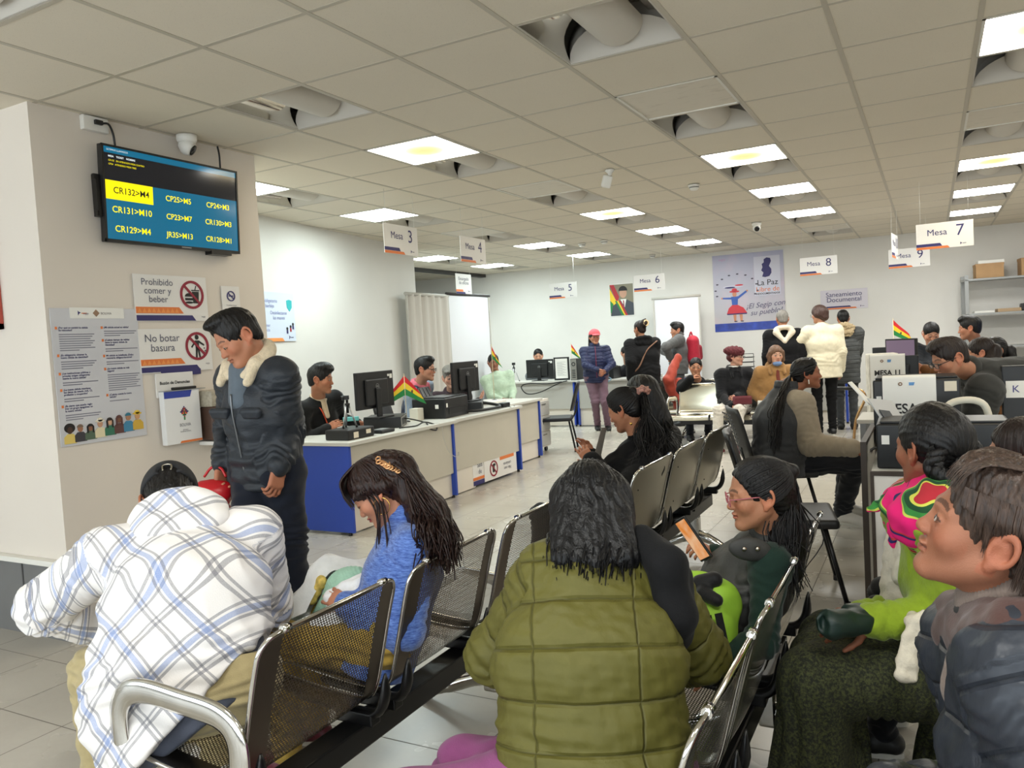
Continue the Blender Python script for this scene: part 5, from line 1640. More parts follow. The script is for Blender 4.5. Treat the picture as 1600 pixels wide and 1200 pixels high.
# ------------------------------------------------------------------ chairs
def visitor_chair(label, loc, rz, seatm=None, mesh_back=False, arms=False, h=0.45):
 """faces local -y"""
 t = thing('visitor_chair', label, 'chair', loc, rz, 'black office chairs')
 sm = seatm or M('black_vinyl', (24, 24, 26), 0.45, bmp=0.1, bscale=150)
 s = MB()
 s.box(-0.23, 0.23, -0.24, 0.20, h - 0.05, h, 0, 0.024, None, 4)
 s.build('seat', sm, t)
 b_ = MB()
 nx, nz = 10, 10
 V, F = [], []
 for side in (0, 1):
  for i in range(nz + 1):
   v = i / nz
   ww = 0.215 * (1 - 0.25 * max(0, v - 0.75) * 4 * max(0, v - 0.75) * 4 * 0.6) * (1 - 0.18 * max(0, 0.25 - v) * 4)
   for k in range(nx + 1):
    u = -1 + 2 * k / nx
    V.append((u * ww, 0.20 + 0.10 * v + 0.03 * (1 - u * u) - side * 0.028 * (1 - 0.5 * u ** 4), h + 0.08 + 0.37 * v))
 n_ = nx + 1
 o = (nz + 1) * n_
 for i in range(nz):
  for k in range(nx):
   a = i * n_ + k
   F.append((a, a + n_, a + n_ + 1, a + 1))
   F.append((o + a, o + a + 1, o + a + n_ + 1, o + a + n_))
 for i in range(nz):
  for k in (0, nx):
   a = i * n_ + k
   q = (a, o + a, o + a + n_, a + n_)
   F.append(q if k == 0 else q[::-1])
 for k in range(nx):
  F.append((k, k + 1, o + k + 1, o + k))
  a = nz * n_ + k
  F.append((a, o + a, o + a + 1, a + 1))
 b_.add(V, F, 0, True)
 bm_ = sheet_mat('perforated_black_plastic', (26, 26, 28), 0.5, None, 0.0) if mesh_back else sm
 bo = b_.build('backrest', bm_, t)
 if mesh_back:
  q = MB()
  for i in range(9):
   for k in range(5):
    q.box(-0.13 + k * 0.065 - 0.02, -0.13 + k * 0.065 + 0.02, 0.0, 0.004, h + 0.14 + i * 0.032, h + 0.152 + i * 0.032, 0, 0, Matrix.Translation((0, 0.262 + i * 0.0085, 0)))
  q.build('slot_pattern', M('slot_grey', (70, 70, 72), 0.6), bo)
 fr = M('chair_frame_black', (18, 18, 19), 0.3, 0.4)
 for sx in (-1, 1):
  for sy, y1 in ((-1, -0.26), (1, 0.24)):
   l = MB()
   l.tube([(sx * 0.20, sy * 0.17, h - 0.05), (sx * 0.235, y1, 0.012)], 0.0125, 8)
   lg = l.build('leg', fr, t)
   f = MB()
   f.lathe([(0.001, 0.03), (0.017, 0.03), (0.018, 0.0), (0.001, 0.0)], 10, 0, Matrix.Translation((sx * 0.235, y1, 0)))
   f.build('foot_cap', RUBBER, lg)
  l = MB()
  l.tube(spline([(sx * 0.19, 0.10, h - 0.045), (sx * 0.19, 0.20, h - 0.03), (sx * 0.185, 0.245, h + 0.05), (sx * 0.17, 0.275, h + 0.18)], 4), 0.011, 8, 0, False, 0.7)
  l.build('back_strut', fr, t)
  if arms:
   l = MB()
   l.tube(spline([(sx * 0.25, 0.12, h - 0.03), (sx * 0.28, 0.10, h + 0.12), (sx * 0.28, 0.03, h + 0.2), (sx * 0.28, -0.2, h + 0.2)], 4), 0.014, 8)
   l.build('armrest', fr, t)
 return t
def face(deg):
 """rotation that turns local -y towards the compass angle deg (0 = +x)"""
 return math.radians(deg) + PI / 2
visitor_chair('empty black visitor chair standing alone in front of the pedestal', (-4.42, 9.45, 0), face(200))
visitor_chair('black chair with rounded back behind the schoolgirl', (-0.72, 4.45, 0), face(12))
visitor_chair('black mesh-backed chair under the woman in the grey vest', (-1.02, 5.85, 0), face(24), mesh_back=True)
visitor_chair('black office chair behind the ponytailed woman with glasses', (0.92, 7.72, 0), face(200))
t = thing('walking_frame', 'brass-coloured curved handle with black grip behind the vest woman', 'cane', (-0.74, 8.6, 0), 0)
q = MB()
q.tube(spline([(0, 0, 0.02), (0.02, 0.0, 0.3), (0.05, 0, 0.5), (0.13, 0, 0.68), (0.12, 0, 0.76), (0.05, 0, 0.80)], 6), 0.014, 10)
q.build('shaft', M('brass_tube', (190, 150, 104), 0.25, 0.9), t)
q = MB()
q.tube([(0.06, 0, 0.80), (-0.12, 0, 0.805)], 0.019, 10)
q.build('grip', PLASTIC, t)
# ------------------------------------------------------------------ smooth solid shapes for people and clothing
f32 = np.float32
def V3(*a):
 return np.array(a, float)
def unit(v):
 v = np.asarray(v, float)
 return v / (np.linalg.norm(v) + 1e-12)
def smin(a, b, k):
 h = np.clip(0.5 + 0.5 * (b - a) / k, 0, 1)
 return b + (a - b) * h - k * h * (1 - h)
class Field:
 """a soft union of tapered limbs and ellipsoids, meshed as one continuous skin"""
 def __init__(self):
  self.p = []
 def cap(self, a, b, ra, rb, k=0.03, u=None, s=1.0, op='u'):
  a, b = np.asarray(a, float), np.asarray(b, float)
  m = max(ra, rb) * max(1, s) + 0.01
  def fn(x, y, z, a=a, b=b, u=u):
   px, py, pz = x - a[0], y - a[1], z - a[2]
   ba = b - a
   if u is not None and s != 1.0:
    c = (px * u[0] + py * u[1] + pz * u[2]) * (1 - 1 / s)
    px, py, pz = px - c * u[0], py - c * u[1], pz - c * u[2]
    ba = ba - u * (ba @ u) * (1 - 1 / s)
   t = np.clip((px * ba[0] + py * ba[1] + pz * ba[2]) / (ba @ ba + 1e-9), 0, 1)
   return np.sqrt((px - ba[0] * t) ** 2 + (py - ba[1] * t) ** 2 + (pz - ba[2] * t) ** 2) - (ra + (rb - ra) * t)
  self.p.append((fn, np.minimum(a, b) - m, np.maximum(a, b) + m, k, op))
  return self
 def ell(self, c, r, k=0.02, T=None, op='u'):
  """T: 3x3 rows = local axes"""
  c, r = np.asarray(c, float), np.asarray(r, float)
  A = np.eye(3) if T is None else np.asarray(T, float)
  m = r.max() + 0.01
  if T is not None or True:
   ext = np.sqrt(((A * r[:, None]) ** 2).sum(0)) + 0.01
  def fn(x, y, z):
   px, py, pz = x - c[0], y - c[1], z - c[2]
   k0, k1 = 0, 0
   for i in range(3):
    q = (px * A[i, 0] + py * A[i, 1] + pz * A[i, 2]) / r[i]
    k0 = k0 + q * q
    k1 = k1 + (q / r[i]) ** 2
   k0, k1 = np.sqrt(k0), np.sqrt(k1) + 1e-6
   return k0 * (k0 - 1) / k1
  self.p.append((fn, c - ext, c + ext, k, op))
  return self
 def torus(self, c, n, R, r, k=0.01, squash=None, op='u'):
  """squash: (unit vector, factor) stretches the ring along a vector in its plane"""
  c, n = np.asarray(c, float), unit(n)
  m = R * (squash[1] if squash else 1) + r + 0.01
  def fn(x, y, z):
   px, py, pz = x - c[0], y - c[1], z - c[2]
   if squash:
    u, s = squash
    q = (px * u[0] + py * u[1] + pz * u[2]) * (1 - 1 / s)
    px, py, pz = px - q * u[0], py - q * u[1], pz - q * u[2]
   h = px * n[0] + py * n[1] + pz * n[2]
   rad = np.sqrt(np.maximum(px * px + py * py + pz * pz - h * h, 0))
   return np.sqrt((rad - R) ** 2 + h * h) - r
  self.p.append((fn, c - m, c + m, k, op))
  return self
 def cut(self, pt, n, k=0.0):
  """keeps the side the normal points away from"""
  pt, n = np.asarray(pt, float), unit(n)
  self.p.append((lambda x, y, z: -((x - pt[0]) * n[0] + (y - pt[1]) * n[1] + (z - pt[2]) * n[2]), None, None, k, 's'))
  return self
 def bounds(self):
  L = [q for q in self.p if q[1] is not None and q[4] == 'u']
  return np.min([q[1] for q in L], 0), np.max([q[2] for q in L], 0)
 def mesh(self, res):
  lo, hi = self.bounds()
  lo = lo - 2.5 * res
  n = np.ceil((hi + 2.5 * res - lo) / res).astype(int) + 1
  ax = [(lo[i] + res * np.arange(n[i])).astype(f32) for i in range(3)]
  D = np.full(n, 0.5, f32)
  for fn, a, b, k, op in self.p:
   if a is None:
    sl = (slice(None),) * 3
   else:
    mg = k + 2.5 * res
    i0 = np.clip(np.floor((a - mg - lo) / res).astype(int), 0, n)
    i1 = np.clip(np.ceil((b + mg - lo) / res).astype(int) + 1, 0, n)
    if (i1 <= i0).any():
     continue
    sl = tuple(slice(i0[i], i1[i]) for i in range(3))
   d = fn(ax[0][sl[0]][:, None, None], ax[1][sl[1]][None, :, None], ax[2][sl[2]][None, None, :])
   if op == 'u':
    D[sl] = smin(D[sl], d, k) if k > 0 else np.minimum(D[sl], d)
   else:
    D[sl] = -smin(-D[sl], d, k) if k > 0 else np.maximum(D[sl], -d)
  return surface_nets(D, lo, res)
def surface_nets(D, lo, h):
 D = np.pad(D, 1, constant_values=0.5)
 lo = lo - h
 neg = D < 0
 c = neg[:-1, :-1, :-1].astype(np.int8)
 for a in range(8):
  if a:
   i, j, k = a & 1, a >> 1 & 1, a >> 2 & 1
   c = c + neg[i:i + c.shape[0], j:j + c.shape[1], k:k + c.shape[2]]
 act = (c > 0) & (c < 8)
 ijk = np.argwhere(act)
 idx = np.full(act.shape, -1, np.int64)
 idx[act] = np.arange(len(ijk))
 pos = np.zeros((len(ijk), 3))
 w_ = np.zeros(len(ijk))
 cor = [(a & 1, a >> 1 & 1, a >> 2 & 1) for a in range(8)]
 dv = [D[ijk[:, 0] + q[0], ijk[:, 1] + q[1], ijk[:, 2] + q[2]] for q in cor]
 for a in range(8):
  for ax_ in range(3):
   b = a | (1 << ax_)
   if b == a:
    continue
   da, db = dv[a], dv[b]
   mk = (da < 0) != (db < 0)
   t = np.where(mk, da / np.where(mk, da - db, 1), 0)
   q = np.array(cor[a], float)[None, :].repeat(len(t), 0)
   q[:, ax_] += t
   pos += q * mk[:, None]
   w_ += mk
 V = lo + h * (ijk + pos / np.maximum(w_, 1)[:, None])
 F = []
 nx, ny, nz = D.shape
 for ax_ in range(3):
  s0 = [slice(1, -1)] * 3
  s1 = [slice(1, -1)] * 3
  s0[ax_], s1[ax_] = slice(0, -1), slice(1, None)
  A, B = neg[tuple(s0)], neg[tuple(s1)]
  e = np.argwhere(A != B)
  if not len(e):
   continue
  o = np.ones(3, int)
  o[ax_] = 0
  e = e + o
  u, v = (ax_ + 1) % 3, (ax_ + 2) % 3
  du, dvv = np.zeros(3, int), np.zeros(3, int)
  du[u], dvv[v] = 1, 1
  g = lambda q: idx[q[:, 0], q[:, 1], q[:, 2]]
  quad = np.stack([g(e - du - dvv), g(e - dvv), g(e), g(e - du)], 1)
  ins = neg[e[:, 0], e[:, 1], e[:, 2]]
  quad[~ins] = quad[~ins][:, ::-1]
  F.append(quad)
 F = np.concatenate(F) if F else np.zeros((0, 4), int)
 F = F[(F >= 0).all(1)]
 return V, F
def normals(V, F):
 n = np.cross(V[F[:, 2]] - V[F[:, 0]], V[F[:, 3]] - V[F[:, 1]])
 N_ = np.zeros_like(V)
 for i in range(4):
  np.add.at(N_, F[:, i], n)
 return N_ / (np.linalg.norm(N_, axis=1)[:, None] + 1e-12)
def smooth(V, F, it=1):
 e = np.concatenate([F[:, [0, 1]], F[:, [1, 2]], F[:, [2, 3]], F[:, [3, 0]]])
 for _ in range(it):
  S = np.zeros_like(V)
  c = np.zeros(len(V))
  np.add.at(S, e[:, 0], V[e[:, 1]])
  np.add.at(c, e[:, 0], 1)
  V = 0.5 * V + 0.5 * S / np.maximum(c, 1)[:, None]
 return V
_NZ = {}
def fnoise(P, scale, seed=0, n=7):
 key = (seed, n)
 if key not in _NZ:
  r = np.random.default_rng(100 + seed)
  d = r.normal(size=(n, 3))
  d /= np.linalg.norm(d, axis=1)[:, None]
  _NZ[key] = (d * r.uniform(0.6, 1.5, (n, 1)), r.uniform(0, 6.28, n))
 d, ph = _NZ[key]
 return np.sin(P @ d.T * (2 * PI / scale) + ph).sum(1) / math.sqrt(n)
def obj_from(name, V, F, mat, parent, root, attrs=None, smooth_=True):
 me = bpy.data.meshes.new(name)
 V = np.asarray(V) - root
 me.vertices.add(len(V))
 me.vertices.foreach_set('co', V.astype(f32).ravel())
 F = np.asarray(F)
 me.loops.add(F.size)
 me.loops.foreach_set('vertex_index', F.ravel().astype(np.int32))
 me.polygons.add(len(F))
 me.polygons.foreach_set('loop_start', np.arange(0, F.size, F.shape[1], dtype=np.int32))
 me.polygons.foreach_set('loop_total', np.full(len(F), F.shape[1], np.int32))
 me.update(calc_edges=True)
 me.polygons.foreach_set('use_smooth', [smooth_] * len(F))
 for q in mat if isinstance(mat, (list, tuple)) else [mat]:
  me.materials.append(q)
 for nm, arr in (attrs or {}).items():
  if arr.shape[1] == 3 and nm != 'gar':
   arr = np.concatenate([arr, np.ones((len(arr), 1))], 1)
  if nm == 'gar':
   at_ = me.attributes.new(nm, 'FLOAT_VECTOR', 'POINT')
   at_.data.foreach_set('vector', arr.astype(f32).ravel())
  else:
   at_ = me.attributes.new(nm, 'FLOAT_COLOR', 'POINT')
   at_.data.foreach_set('color', arr.astype(f32).ravel())
 me.validate()
 o = bpy.data.objects.new(name, me)
 COL.objects.link(o)
 if parent is not None:
  o.parent = parent
 return o
def join(parts):
 Vs, Fs, n = [], [], 0
 for V, F in parts:
  Vs.append(V)
  Fs.append(F + n)
  n += len(V)
 return np.concatenate(Vs), np.concatenate(Fs)
def tubes(paths, radii, n=6, flat=0.6):
 """many tapered strands as quads; flat ends closed by a degenerate ring"""
 Vs, Fs, base = [], [], 0
 for P, rr in zip(paths, radii):
  P = np.asarray(P)
  k = len(P)
  t = np.gradient(P, axis=0)
  t /= np.linalg.norm(t, axis=1)[:, None] + 1e-9
  a = np.array([0.3, 0.2, 1.0]) if abs(t[0][2]) < 0.9 else np.array([1.0, 0.2, 0])
  u = unit(np.cross(t[0], a))
  rows = []
  for i in range(k):
   u = unit(u - t[i] * (u @ t[i]))
   b = np.cross(t[i], u)
   an = 2 * PI * np.arange(n) / n
   rows.append(P[i] + rr[i] * (np.cos(an)[:, None] * u + flat * np.sin(an)[:, None] * b))
  V = np.concatenate(rows)
  i, j = np.meshgrid(np.arange(k - 1), np.arange(n), indexing='ij')
  j2 = (j + 1) % n
  F = np.stack([i * n + j, i * n + j2, (i + 1) * n + j2, (i + 1) * n + j], -1).reshape(-1, 4)
  Vs.append(V)
  Fs.append(F + base)
  base += len(V)
 return np.concatenate(Vs), np.concatenate(Fs)
# ------------------------------------------------------------------ people
SKIN = attr_mat('skin', 'tint', 0.52, 0.35, 420.0, 0.0, 0.35, 0.06)
def hair_mat(name, rgb, rough=0.38, var=0.5, hi=None):
 if name in MATS:
  return MATS[name]
 m, nt, b = new_mat(name)
 v = coords(nt, 'Object', (1, 1, 0.10))
 f = mth(nt, 'MULTIPLY_ADD', noise(nt, v, 170, 2, 0.6), 1.8, -0.4, True)
 c = lin(rgb)
 h2 = lin(hi) if hi else tuple(min(1, x * (1 + var * 2) + 0.001) for x in c)
 link(nt, mixc(nt, f, tuple(x * (1 - var) for x in c), h2), b.inputs['Base Color'])
 b.inputs['Roughness'].default_value = rough
 b.inputs['Specular IOR Level'].default_value = 0.3
 bump(nt, b, f, 0.5, 0.003)
 MATS[name] = m
 return m
def cloth(name, rgb, rough=0.85, var=0.08, vscale=30, bmp=0.25, bscale=350, sheen=0.15, stretch=None):
 return M(name, rgb, rough, 0.0, var, vscale, bmp, bscale, 0.25, 0.0, sheen, stretch)
def quilted(name, rgb, sp, rough=0.6, lines=(), var=0.08):
 """a padded shell with stitched rows every sp metres along trunk and sleeve, and stitched lines at given widths"""
 if name in MATS:
  return MATS[name]
 m, nt, b = new_mat(name)
 a = nt.nodes.new('ShaderNodeAttribute')
 a.attribute_name = 'gar'
 q = nt.nodes.new('ShaderNodeSeparateXYZ')
 link(nt, a.outputs['Vector'], q.inputs[0])
 f = mth(nt, 'FRACT', mth(nt, 'ADD', mth(nt, 'DIVIDE', q.outputs[1], sp), 50.5))
 d = mth(nt, 'MULTIPLY', mth(nt, 'ABSOLUTE', mth(nt, 'SUBTRACT', f, 0.5)), sp / 0.006)
 for x in lines:
  g = mth(nt, 'ABSOLUTE', mth(nt, 'SUBTRACT', q.outputs[0], x))
  g = mth(nt, 'ADD', g, mth(nt, 'MULTIPLY', q.outputs[2], 9))
  d = mth(nt, 'MINIMUM', d, mth(nt, 'DIVIDE', g, 0.004))
 h = mth(nt, 'MINIMUM', d, 1.0)
 c = lin(rgb)
 v = coords(nt, 'Object')
 n_ = noise(nt, v, 16, 3)
 cc = mixc(nt, n_, tuple(x * (1 - var) for x in c), tuple(x * (1 + var) for x in c))
 st_ = mth(nt, 'LESS_THAN', d, 0.28)
 link(nt, mixc(nt, mth(nt, 'MULTIPLY', st_, 0.55), cc, tuple(x * 0.45 for x in c)), b.inputs['Base Color'])
 b.inputs['Roughness'].default_value = rough
 b.inputs['Specular IOR Level'].default_value = 0.35
 puck = noise(nt, coords(nt, 'Object', (1, 1, 0.5)), 60, 2)
 hh = mth(nt, 'ADD', mth(nt, 'MULTIPLY', h, 1.0), mth(nt, 'MULTIPLY', puck, 0.35))
 bump(nt, b, hh, 0.8, 0.006)
 MATS[name] = m
 return m
BLACKHAIR = hair_mat('black_hair', (15, 13, 13), 0.42)
BROWNHAIR = hair_mat('dark_brown_hair', (32, 23, 20), 0.42)
GREYHAIR = hair_mat('grey_hair', (120, 116, 110), 0.5, 0.35)
def ik(a, c, l1, l2, hint):
 d = c - a
 L = np.linalg.norm(d)
 if L > (l1 + l2) * 0.995:
  c = a + d * ((l1 + l2) * 0.995 / L)
  d = c - a
  L = np.linalg.norm(d)
 x = (l1 * l1 - l2 * l2 + L * L) / (2 * L)
 h = math.sqrt(max(0, l1 * l1 - x * x))
 u = d / L
 p = np.asarray(hint, float) - u * (np.asarray(hint) @ u)
 return a + u * x + unit(p) * h, c
def azv(deg):
 a = math.radians(deg)
 return V3(math.cos(a), math.sin(a), 0)
class Fig:
 def __init__(self, label, pel, az, s=1.0, lean=0.0, hunch=0.0, side=0.0, twist=0.0, sit=False, head=(0, 0, 0), wl=None, wr=None, hintL=None, hintR=None, legs=None, skin=(176, 122, 92), w=1.0, fem=False, res=None, group=None, neck_fwd=0.0, hs=None, leg_az=None, knee_drop=0.0, age=0, name='person', headpos=None, shrug=0.0, spread=0.0, shL=None, shR=None, nek=None):
  self.s, self.w, self.fem = s, w, fem
  self.skin = np.array(lin(skin))
  pel = np.asarray(pel, float)
  up = V3(0, 0, 1)
  fwd = azv(az)
  left = np.cross(up, fwd)
  self.fwd, self.left0 = fwd, left
  la, lb = math.radians(lean), math.radians(lean + hunch)
  sd = math.radians(side)
  sp1 = unit(up * math.cos(la) + fwd * math.sin(la) + left * math.tan(sd))
  sp2 = unit(up * math.cos(lb) + fwd * math.sin(lb) + left * math.tan(sd))
  if nek is not None:
   nek = np.asarray(nek, float)
   d_ = nek - pel
   a_ = math.radians(hunch) * 0.5
   ud = unit(d_)
   back = unit(-fwd - ud * (-fwd @ ud))
   che_ = pel + d_ * 0.53 + back * np.linalg.norm(d_) * 0.27 * math.sin(a_)
   sp1, sp2 = unit(che_ - pel), unit(nek - che_)
  tw = math.radians(twist)
  lat = unit(left * math.cos(tw) - fwd * math.sin(tw))
  lat = unit(lat - sp2 * (lat @ sp2))
  self.sp1, self.sp2, self.lat = sp1, sp2, lat
  self.chf = unit(np.cross(lat, sp2))
  J = {}
  J['pel'] = pel
  J['che'] = pel + sp1 * 0.27 * s
  J['nek'] = J['che'] + sp2 * 0.235 * s
  if nek is not None:
   J['che'], J['nek'] = che_, nek
  sw = (0.172 if fem else 0.19) * s * (0.6 + 0.4 * w)
  J['shL'] = J['nek'] - sp2 * (0.072 - shrug) * s + lat * sw if shL is None else np.asarray(shL, float)
  J['shR'] = J['nek'] - sp2 * (0.072 - shrug) * s - lat * sw if shR is None else np.asarray(shR, float)
  # head frame
  ya, pi_, ro = (math.radians(q) for q in head)
  hf = azv(az + head[0])
  hl = np.cross(up, hf)
  hfw = hf * math.cos(pi_) - up * math.sin(pi_)
  hup = np.cross(hfw, hl)
  hl2 = hl * math.cos(ro) + hup * math.sin(ro)
  hup = np.cross(hfw, hl2)
  # rows: x = person's right, y = forward, z = up
  self.hT = np.stack([-hl2, hfw, hup])
  self.hs = hs or (0.94 if fem else 1.0) * (0.85 + 0.15 * s)
  J['hed'] = (J['nek'] + unit(sp2 * 0.75 + hup * 0.5 + fwd * neck_fwd) * 0.150 * s * (0.9 + 0.1 * self.hs) + hfw * 0.03 * s) if headpos is None else np.asarray(headpos, float)
  # legs
  hw = 0.092 * s
  ld = azv(az if leg_az is None else leg_az)
  ll = np.cross(up, ld)
  J['hpL'], J['hpR'] = pel + left * hw - up * 0.02, pel - left * hw - up * 0.02
  if legs is not None:
   for kk, vv in legs.items():
    J[kk] = np.asarray(vv, float)
  if 'knL' not in J:
   for sg, q in ((1, 'L'), (-1, 'R')):
    if sit:
     J['kn' + q] = J['hp' + q] + ld * 0.41 * s + ll * sg * (0.03 + spread) - up * knee_drop
     J['an' + q] = np.array([*(J['kn' + q] + ld * 0.02)[:2], 0.085])
    else:
     J['an' + q] = np.array([*(pel + ll * sg * (0.085 + spread))[:2], 0.085])
     J['kn' + q] = (J['hp' + q] + J['an' + q]) / 2 + ld * 0.03
  for q in 'LR':
   if 'to' + q not in J:
    J['to' + q] = np.array([*(J['an' + q] + ld * 0.15 * s)[:2], 0.035])
  # arms
  for sg, q, wv, hint in ((1, 'L', wl, hintL), (-1, 'R', wr, hintR)):
   sh = J['sh' + q]
   if wv is None:
    if sit:
     wv = (J['hp' + q] * 0.35 + J['kn' + q] * 0.65) + up * 0.10 * s - ll * sg * 0.03
    else:
     wv = sh - up * 0.50 * s + fwd * 0.05 + lat * sg * 0.05
   if hint is None:
    hint = (-up * 0.6 - fwd * 0.6 + lat * sg * 0.4) if sit else (-fwd + lat * sg * 0.25)
   J['el' + q], J['wr' + q] = ik(sh, np.asarray(wv, float), 0.275 * s, 0.245 * s, hint)
  self.J = J
  D = (pel - EYE) @ CF
  self.D = D
  self.res = res or (0.0065 if D < 3.2 else 0.0085 if D < 6.5 else 0.012)
  self.hres = 0.0027 if D < 3.2 else 0.0036 if D < 6.5 else 0.0048
  self.root = np.array([pel[0], pel[1], 0.0])
  self.t = thing(name, label, 'person', tuple(self.root), 0, group)
  self.hand_spec = {'L': {}, 'R': {}}
  self.eyes = 'open'
 def hp(self, *p):
  """head-local point to the world"""
  return self.J['hed'] + np.asarray(p, float) * self.hs @ self.hT
 def hv(self, *p):
  return np.asarray(p, float) @ self.hT
 # ---- skin
 def head_field(self):
  F, h, T, hp = Field(), self.hs, self.hT, self.hp
  J = self.J
  E = lambda c, r, k, op='u': F.ell(hp(*c), np.array(r) * h, k * h, T, op)
  C = lambda a, b, ra, rb, k, op='u': F.cap(hp(*a), hp(*b), ra * h, rb * h, k * h, op=op)
  fem = self.fem
  nr = 0.046 if fem else 0.055
  F.cap(hp(0, -0.022, -0.06), J['nek'] - self.sp2 * 0.04, nr * h, (nr + 0.006) * h, 0.02)
  E((0, -0.010, 0.028), (0.0755, 0.096, 0.088), 0.02)
  E((0, 0.034, -0.035), (0.057, 0.054, 0.074), 0.03)
  jw = 0.052 if fem else 0.056
  for sx in (-1, 1):
   C((sx * jw, -0.004, -0.045), (sx * 0.018, 0.066, -0.094), 0.019, 0.016, 0.025)
   E((sx * 0.042, 0.054, -0.022), (0.025, 0.024, 0.027), 0.02)
   C((sx * 0.046, 0.066, 0.020), (sx * 0.012, 0.084, 0.019), 0.009, 0.009, 0.016)
  E((0, 0.072, -0.096), (0.022, 0.019, 0.017), 0.018)
  for sx in (-1, 1):
   E((sx * 0.032, 0.100, 0.0), (0.019, 0.0165, 0.0115), 0.012, 's')
   E((sx * 0.032, 0.0755, 0.0), (0.0155, 0.0135, 0.0125), 0.004)
  C((0, 0.082, 0.010), (0, 0.0965, -0.026), 0.0070, 0.0105, 0.012)
  E((0, 0.0985, -0.0305), (0.0120, 0.0110, 0.0105), 0.008)
  for sx in (-1, 1):
   E((sx * 0.0125, 0.093, -0.0325), (0.0075, 0.0100, 0.0075), 0.006)
   E((sx * 0.0065, 0.099, -0.0415), (0.0035, 0.005, 0.004), 0.003, 's')
  E((0, 0.0895, -0.0545), (0.0215, 0.0085, 0.0055), 0.006)
  E((0, 0.0875, -0.0665), (0.0185, 0.0085, 0.0065), 0.006)
  for sx in (-1, 1):
   C((0, 0.0975, -0.0602), (sx * 0.021, 0.0885, -0.0605), 0.0016, 0.0016, 0.003, 's')
  if self.eyes == 'open':
   for sx in (-1, 1):
    E((sx * 0.032, 0.0925, -0.0005), (0.0125, 0.0105, 0.0046), 0.0015, 's')
  elif self.eyes == 'half':
   for sx in (-1, 1):
    E((sx * 0.032, 0.0915, -0.004), (0.0115, 0.0105, 0.0028), 0.0012, 's')
  for sx in (-1, 1):
   # ear: rim, bowl, lobe
   c = hp(sx * 0.0775, -0.014, -0.004)
   ax_ = self.hv(sx * 1.0, 0.45, 0.0)
   F.ell(hp(sx * 0.0755, -0.012, -0.006), np.array((0.008, 0.019, 0.029)) * h, 0.006 * h, T)
   F.torus(c + self.hv(sx * 0.004, -0.002, 0.004) * h, ax_, 0.0175 * h, 0.0047 * h, 0.005 * h, (self.hv(0, -0.15, 1.0) / 1.011, 1.5))
   F.ell(hp(sx * 0.086, -0.006, -0.008), np.array((0.007, 0.009, 0.015)) * h, 0.004 * h, T, 's')
   F.ell(hp(sx * 0.076, -0.006, -0.034), np.array((0.0065, 0.0085, 0.0095)) * h, 0.006 * h, T)
  return F
 def head_tint(self, V):
  h = self.hs
  fem_ = self.fem
  L = (V - self.J['hed']) @ self.hT.T / h
  x, y, z = np.abs(L[:, 0]), L[:, 1], L[:, 2]
  col = np.tile(self.skin, (len(V), 1)).astype(float)
  n = fnoise(L, 0.05, 3)[:, None]
  col *= 1 + 0.05 * n
  # warmer cheeks, nose and ears
  warm = np.exp(-(((x - 0.045) / 0.022) ** 2 + ((z + 0.025) / 0.02) ** 2)) * (y > 0.03)
  warm += 0.8 * np.exp(-((x / 0.014) ** 2 + ((z + 0.03) / 0.012) ** 2)) * (y > 0.085)
  warm += 0.9 * (x > 0.072) * (np.abs(z + 0.006) < 0.045)
  col *= 1 + warm[:, None] * np.array([0.10, -0.10, -0.14])
  lips = ((x / 0.0225) ** 2 + ((z + 0.0605) / (0.0112 if fem_ else 0.0095)) ** 2 < 1) & (y > 0.078)
  lc = getattr(self, 'lip', None)
  col[lips] = (np.array(lin(lc)) if lc else self.skin * (np.array([0.86, 0.55, 0.55]) if fem_ else np.array([0.84, 0.68, 0.68])))
  crease = (np.abs(z + 0.0603) < 0.0017) & (x < 0.02) & (y > 0.078)
  col[crease] *= 0.45
  bz = 0.0235 + 0.006 * (1 - ((x - 0.030) / 0.022) ** 2)
  brow = (np.abs(z - bz) < (0.0042 - 0.05 * np.maximum(0, x - 0.03))) & (x > 0.011) & (x < 0.052) & (y > 0.05)
  bc = np.array(getattr(self, 'brow', (0.016, 0.011, 0.009)))
  col[brow] = 0.30 * col[brow] + 0.70 * bc
  ez = 0.0 if self.eyes == 'open' else -0.0045
  if self.eyes in ('open', 'half'):
   ell_ = ((x - 0.032) / 0.0135) ** 2 + ((z - ez) / (0.0062 if self.eyes == 'open' else 0.004)) ** 2
   ring = (ell_ < 1.35) & (y > 0.066)
   col[ring & (z > ez - 0.001)] *= 0.22
   col[ring & (z <= ez - 0.001)] *= 0.55
  else:
   lash = (np.abs(z + 0.0065 - 0.02 * (x - 0.032) ** 2 / 0.015) < 0.0019) & (np.abs(x - 0.032) < 0.015) & (y > 0.066)
   col[lash] *= 0.15
  if getattr(self, 'liner', False):
   li = (np.abs(z + 0.003) < 0.0035) & (np.abs(x - 0.036) < 0.017) & (y > 0.06)
   col[li] *= 0.25
  return np.clip(col, 0, 1)
 def hand_prims(self, q, F):
  J, s = self.J, self.s
  sp = self.hand_spec[q]
  wr, el = J['wr' + q], J['el' + q]
  d = unit(sp.get('dir', wr - el))
  sg = 1 if q == 'L' else -1
  pn = sp.get('palm', -self.lat * sg - V3(0, 0, 0.2))
  pn = unit(np.asarray(pn, float) - d * (np.asarray(pn) @ d))
  side = np.cross(d, pn) * (1 if q == 'L' else -1)   # towards the thumb
  hs = 0.95 * s * (0.9 if self.fem else 1.0) * sp.get('scale', 1.0)
  curl = sp.get('curl', (0.35, 0.4, 0.45, 0.5))
  spread = sp.get('spread', 0.06)
  wid = 0.026
  F.cap(el * 0.25 + wr * 0.75, wr, 0.030 * s, 0.025 * s, 0.02)
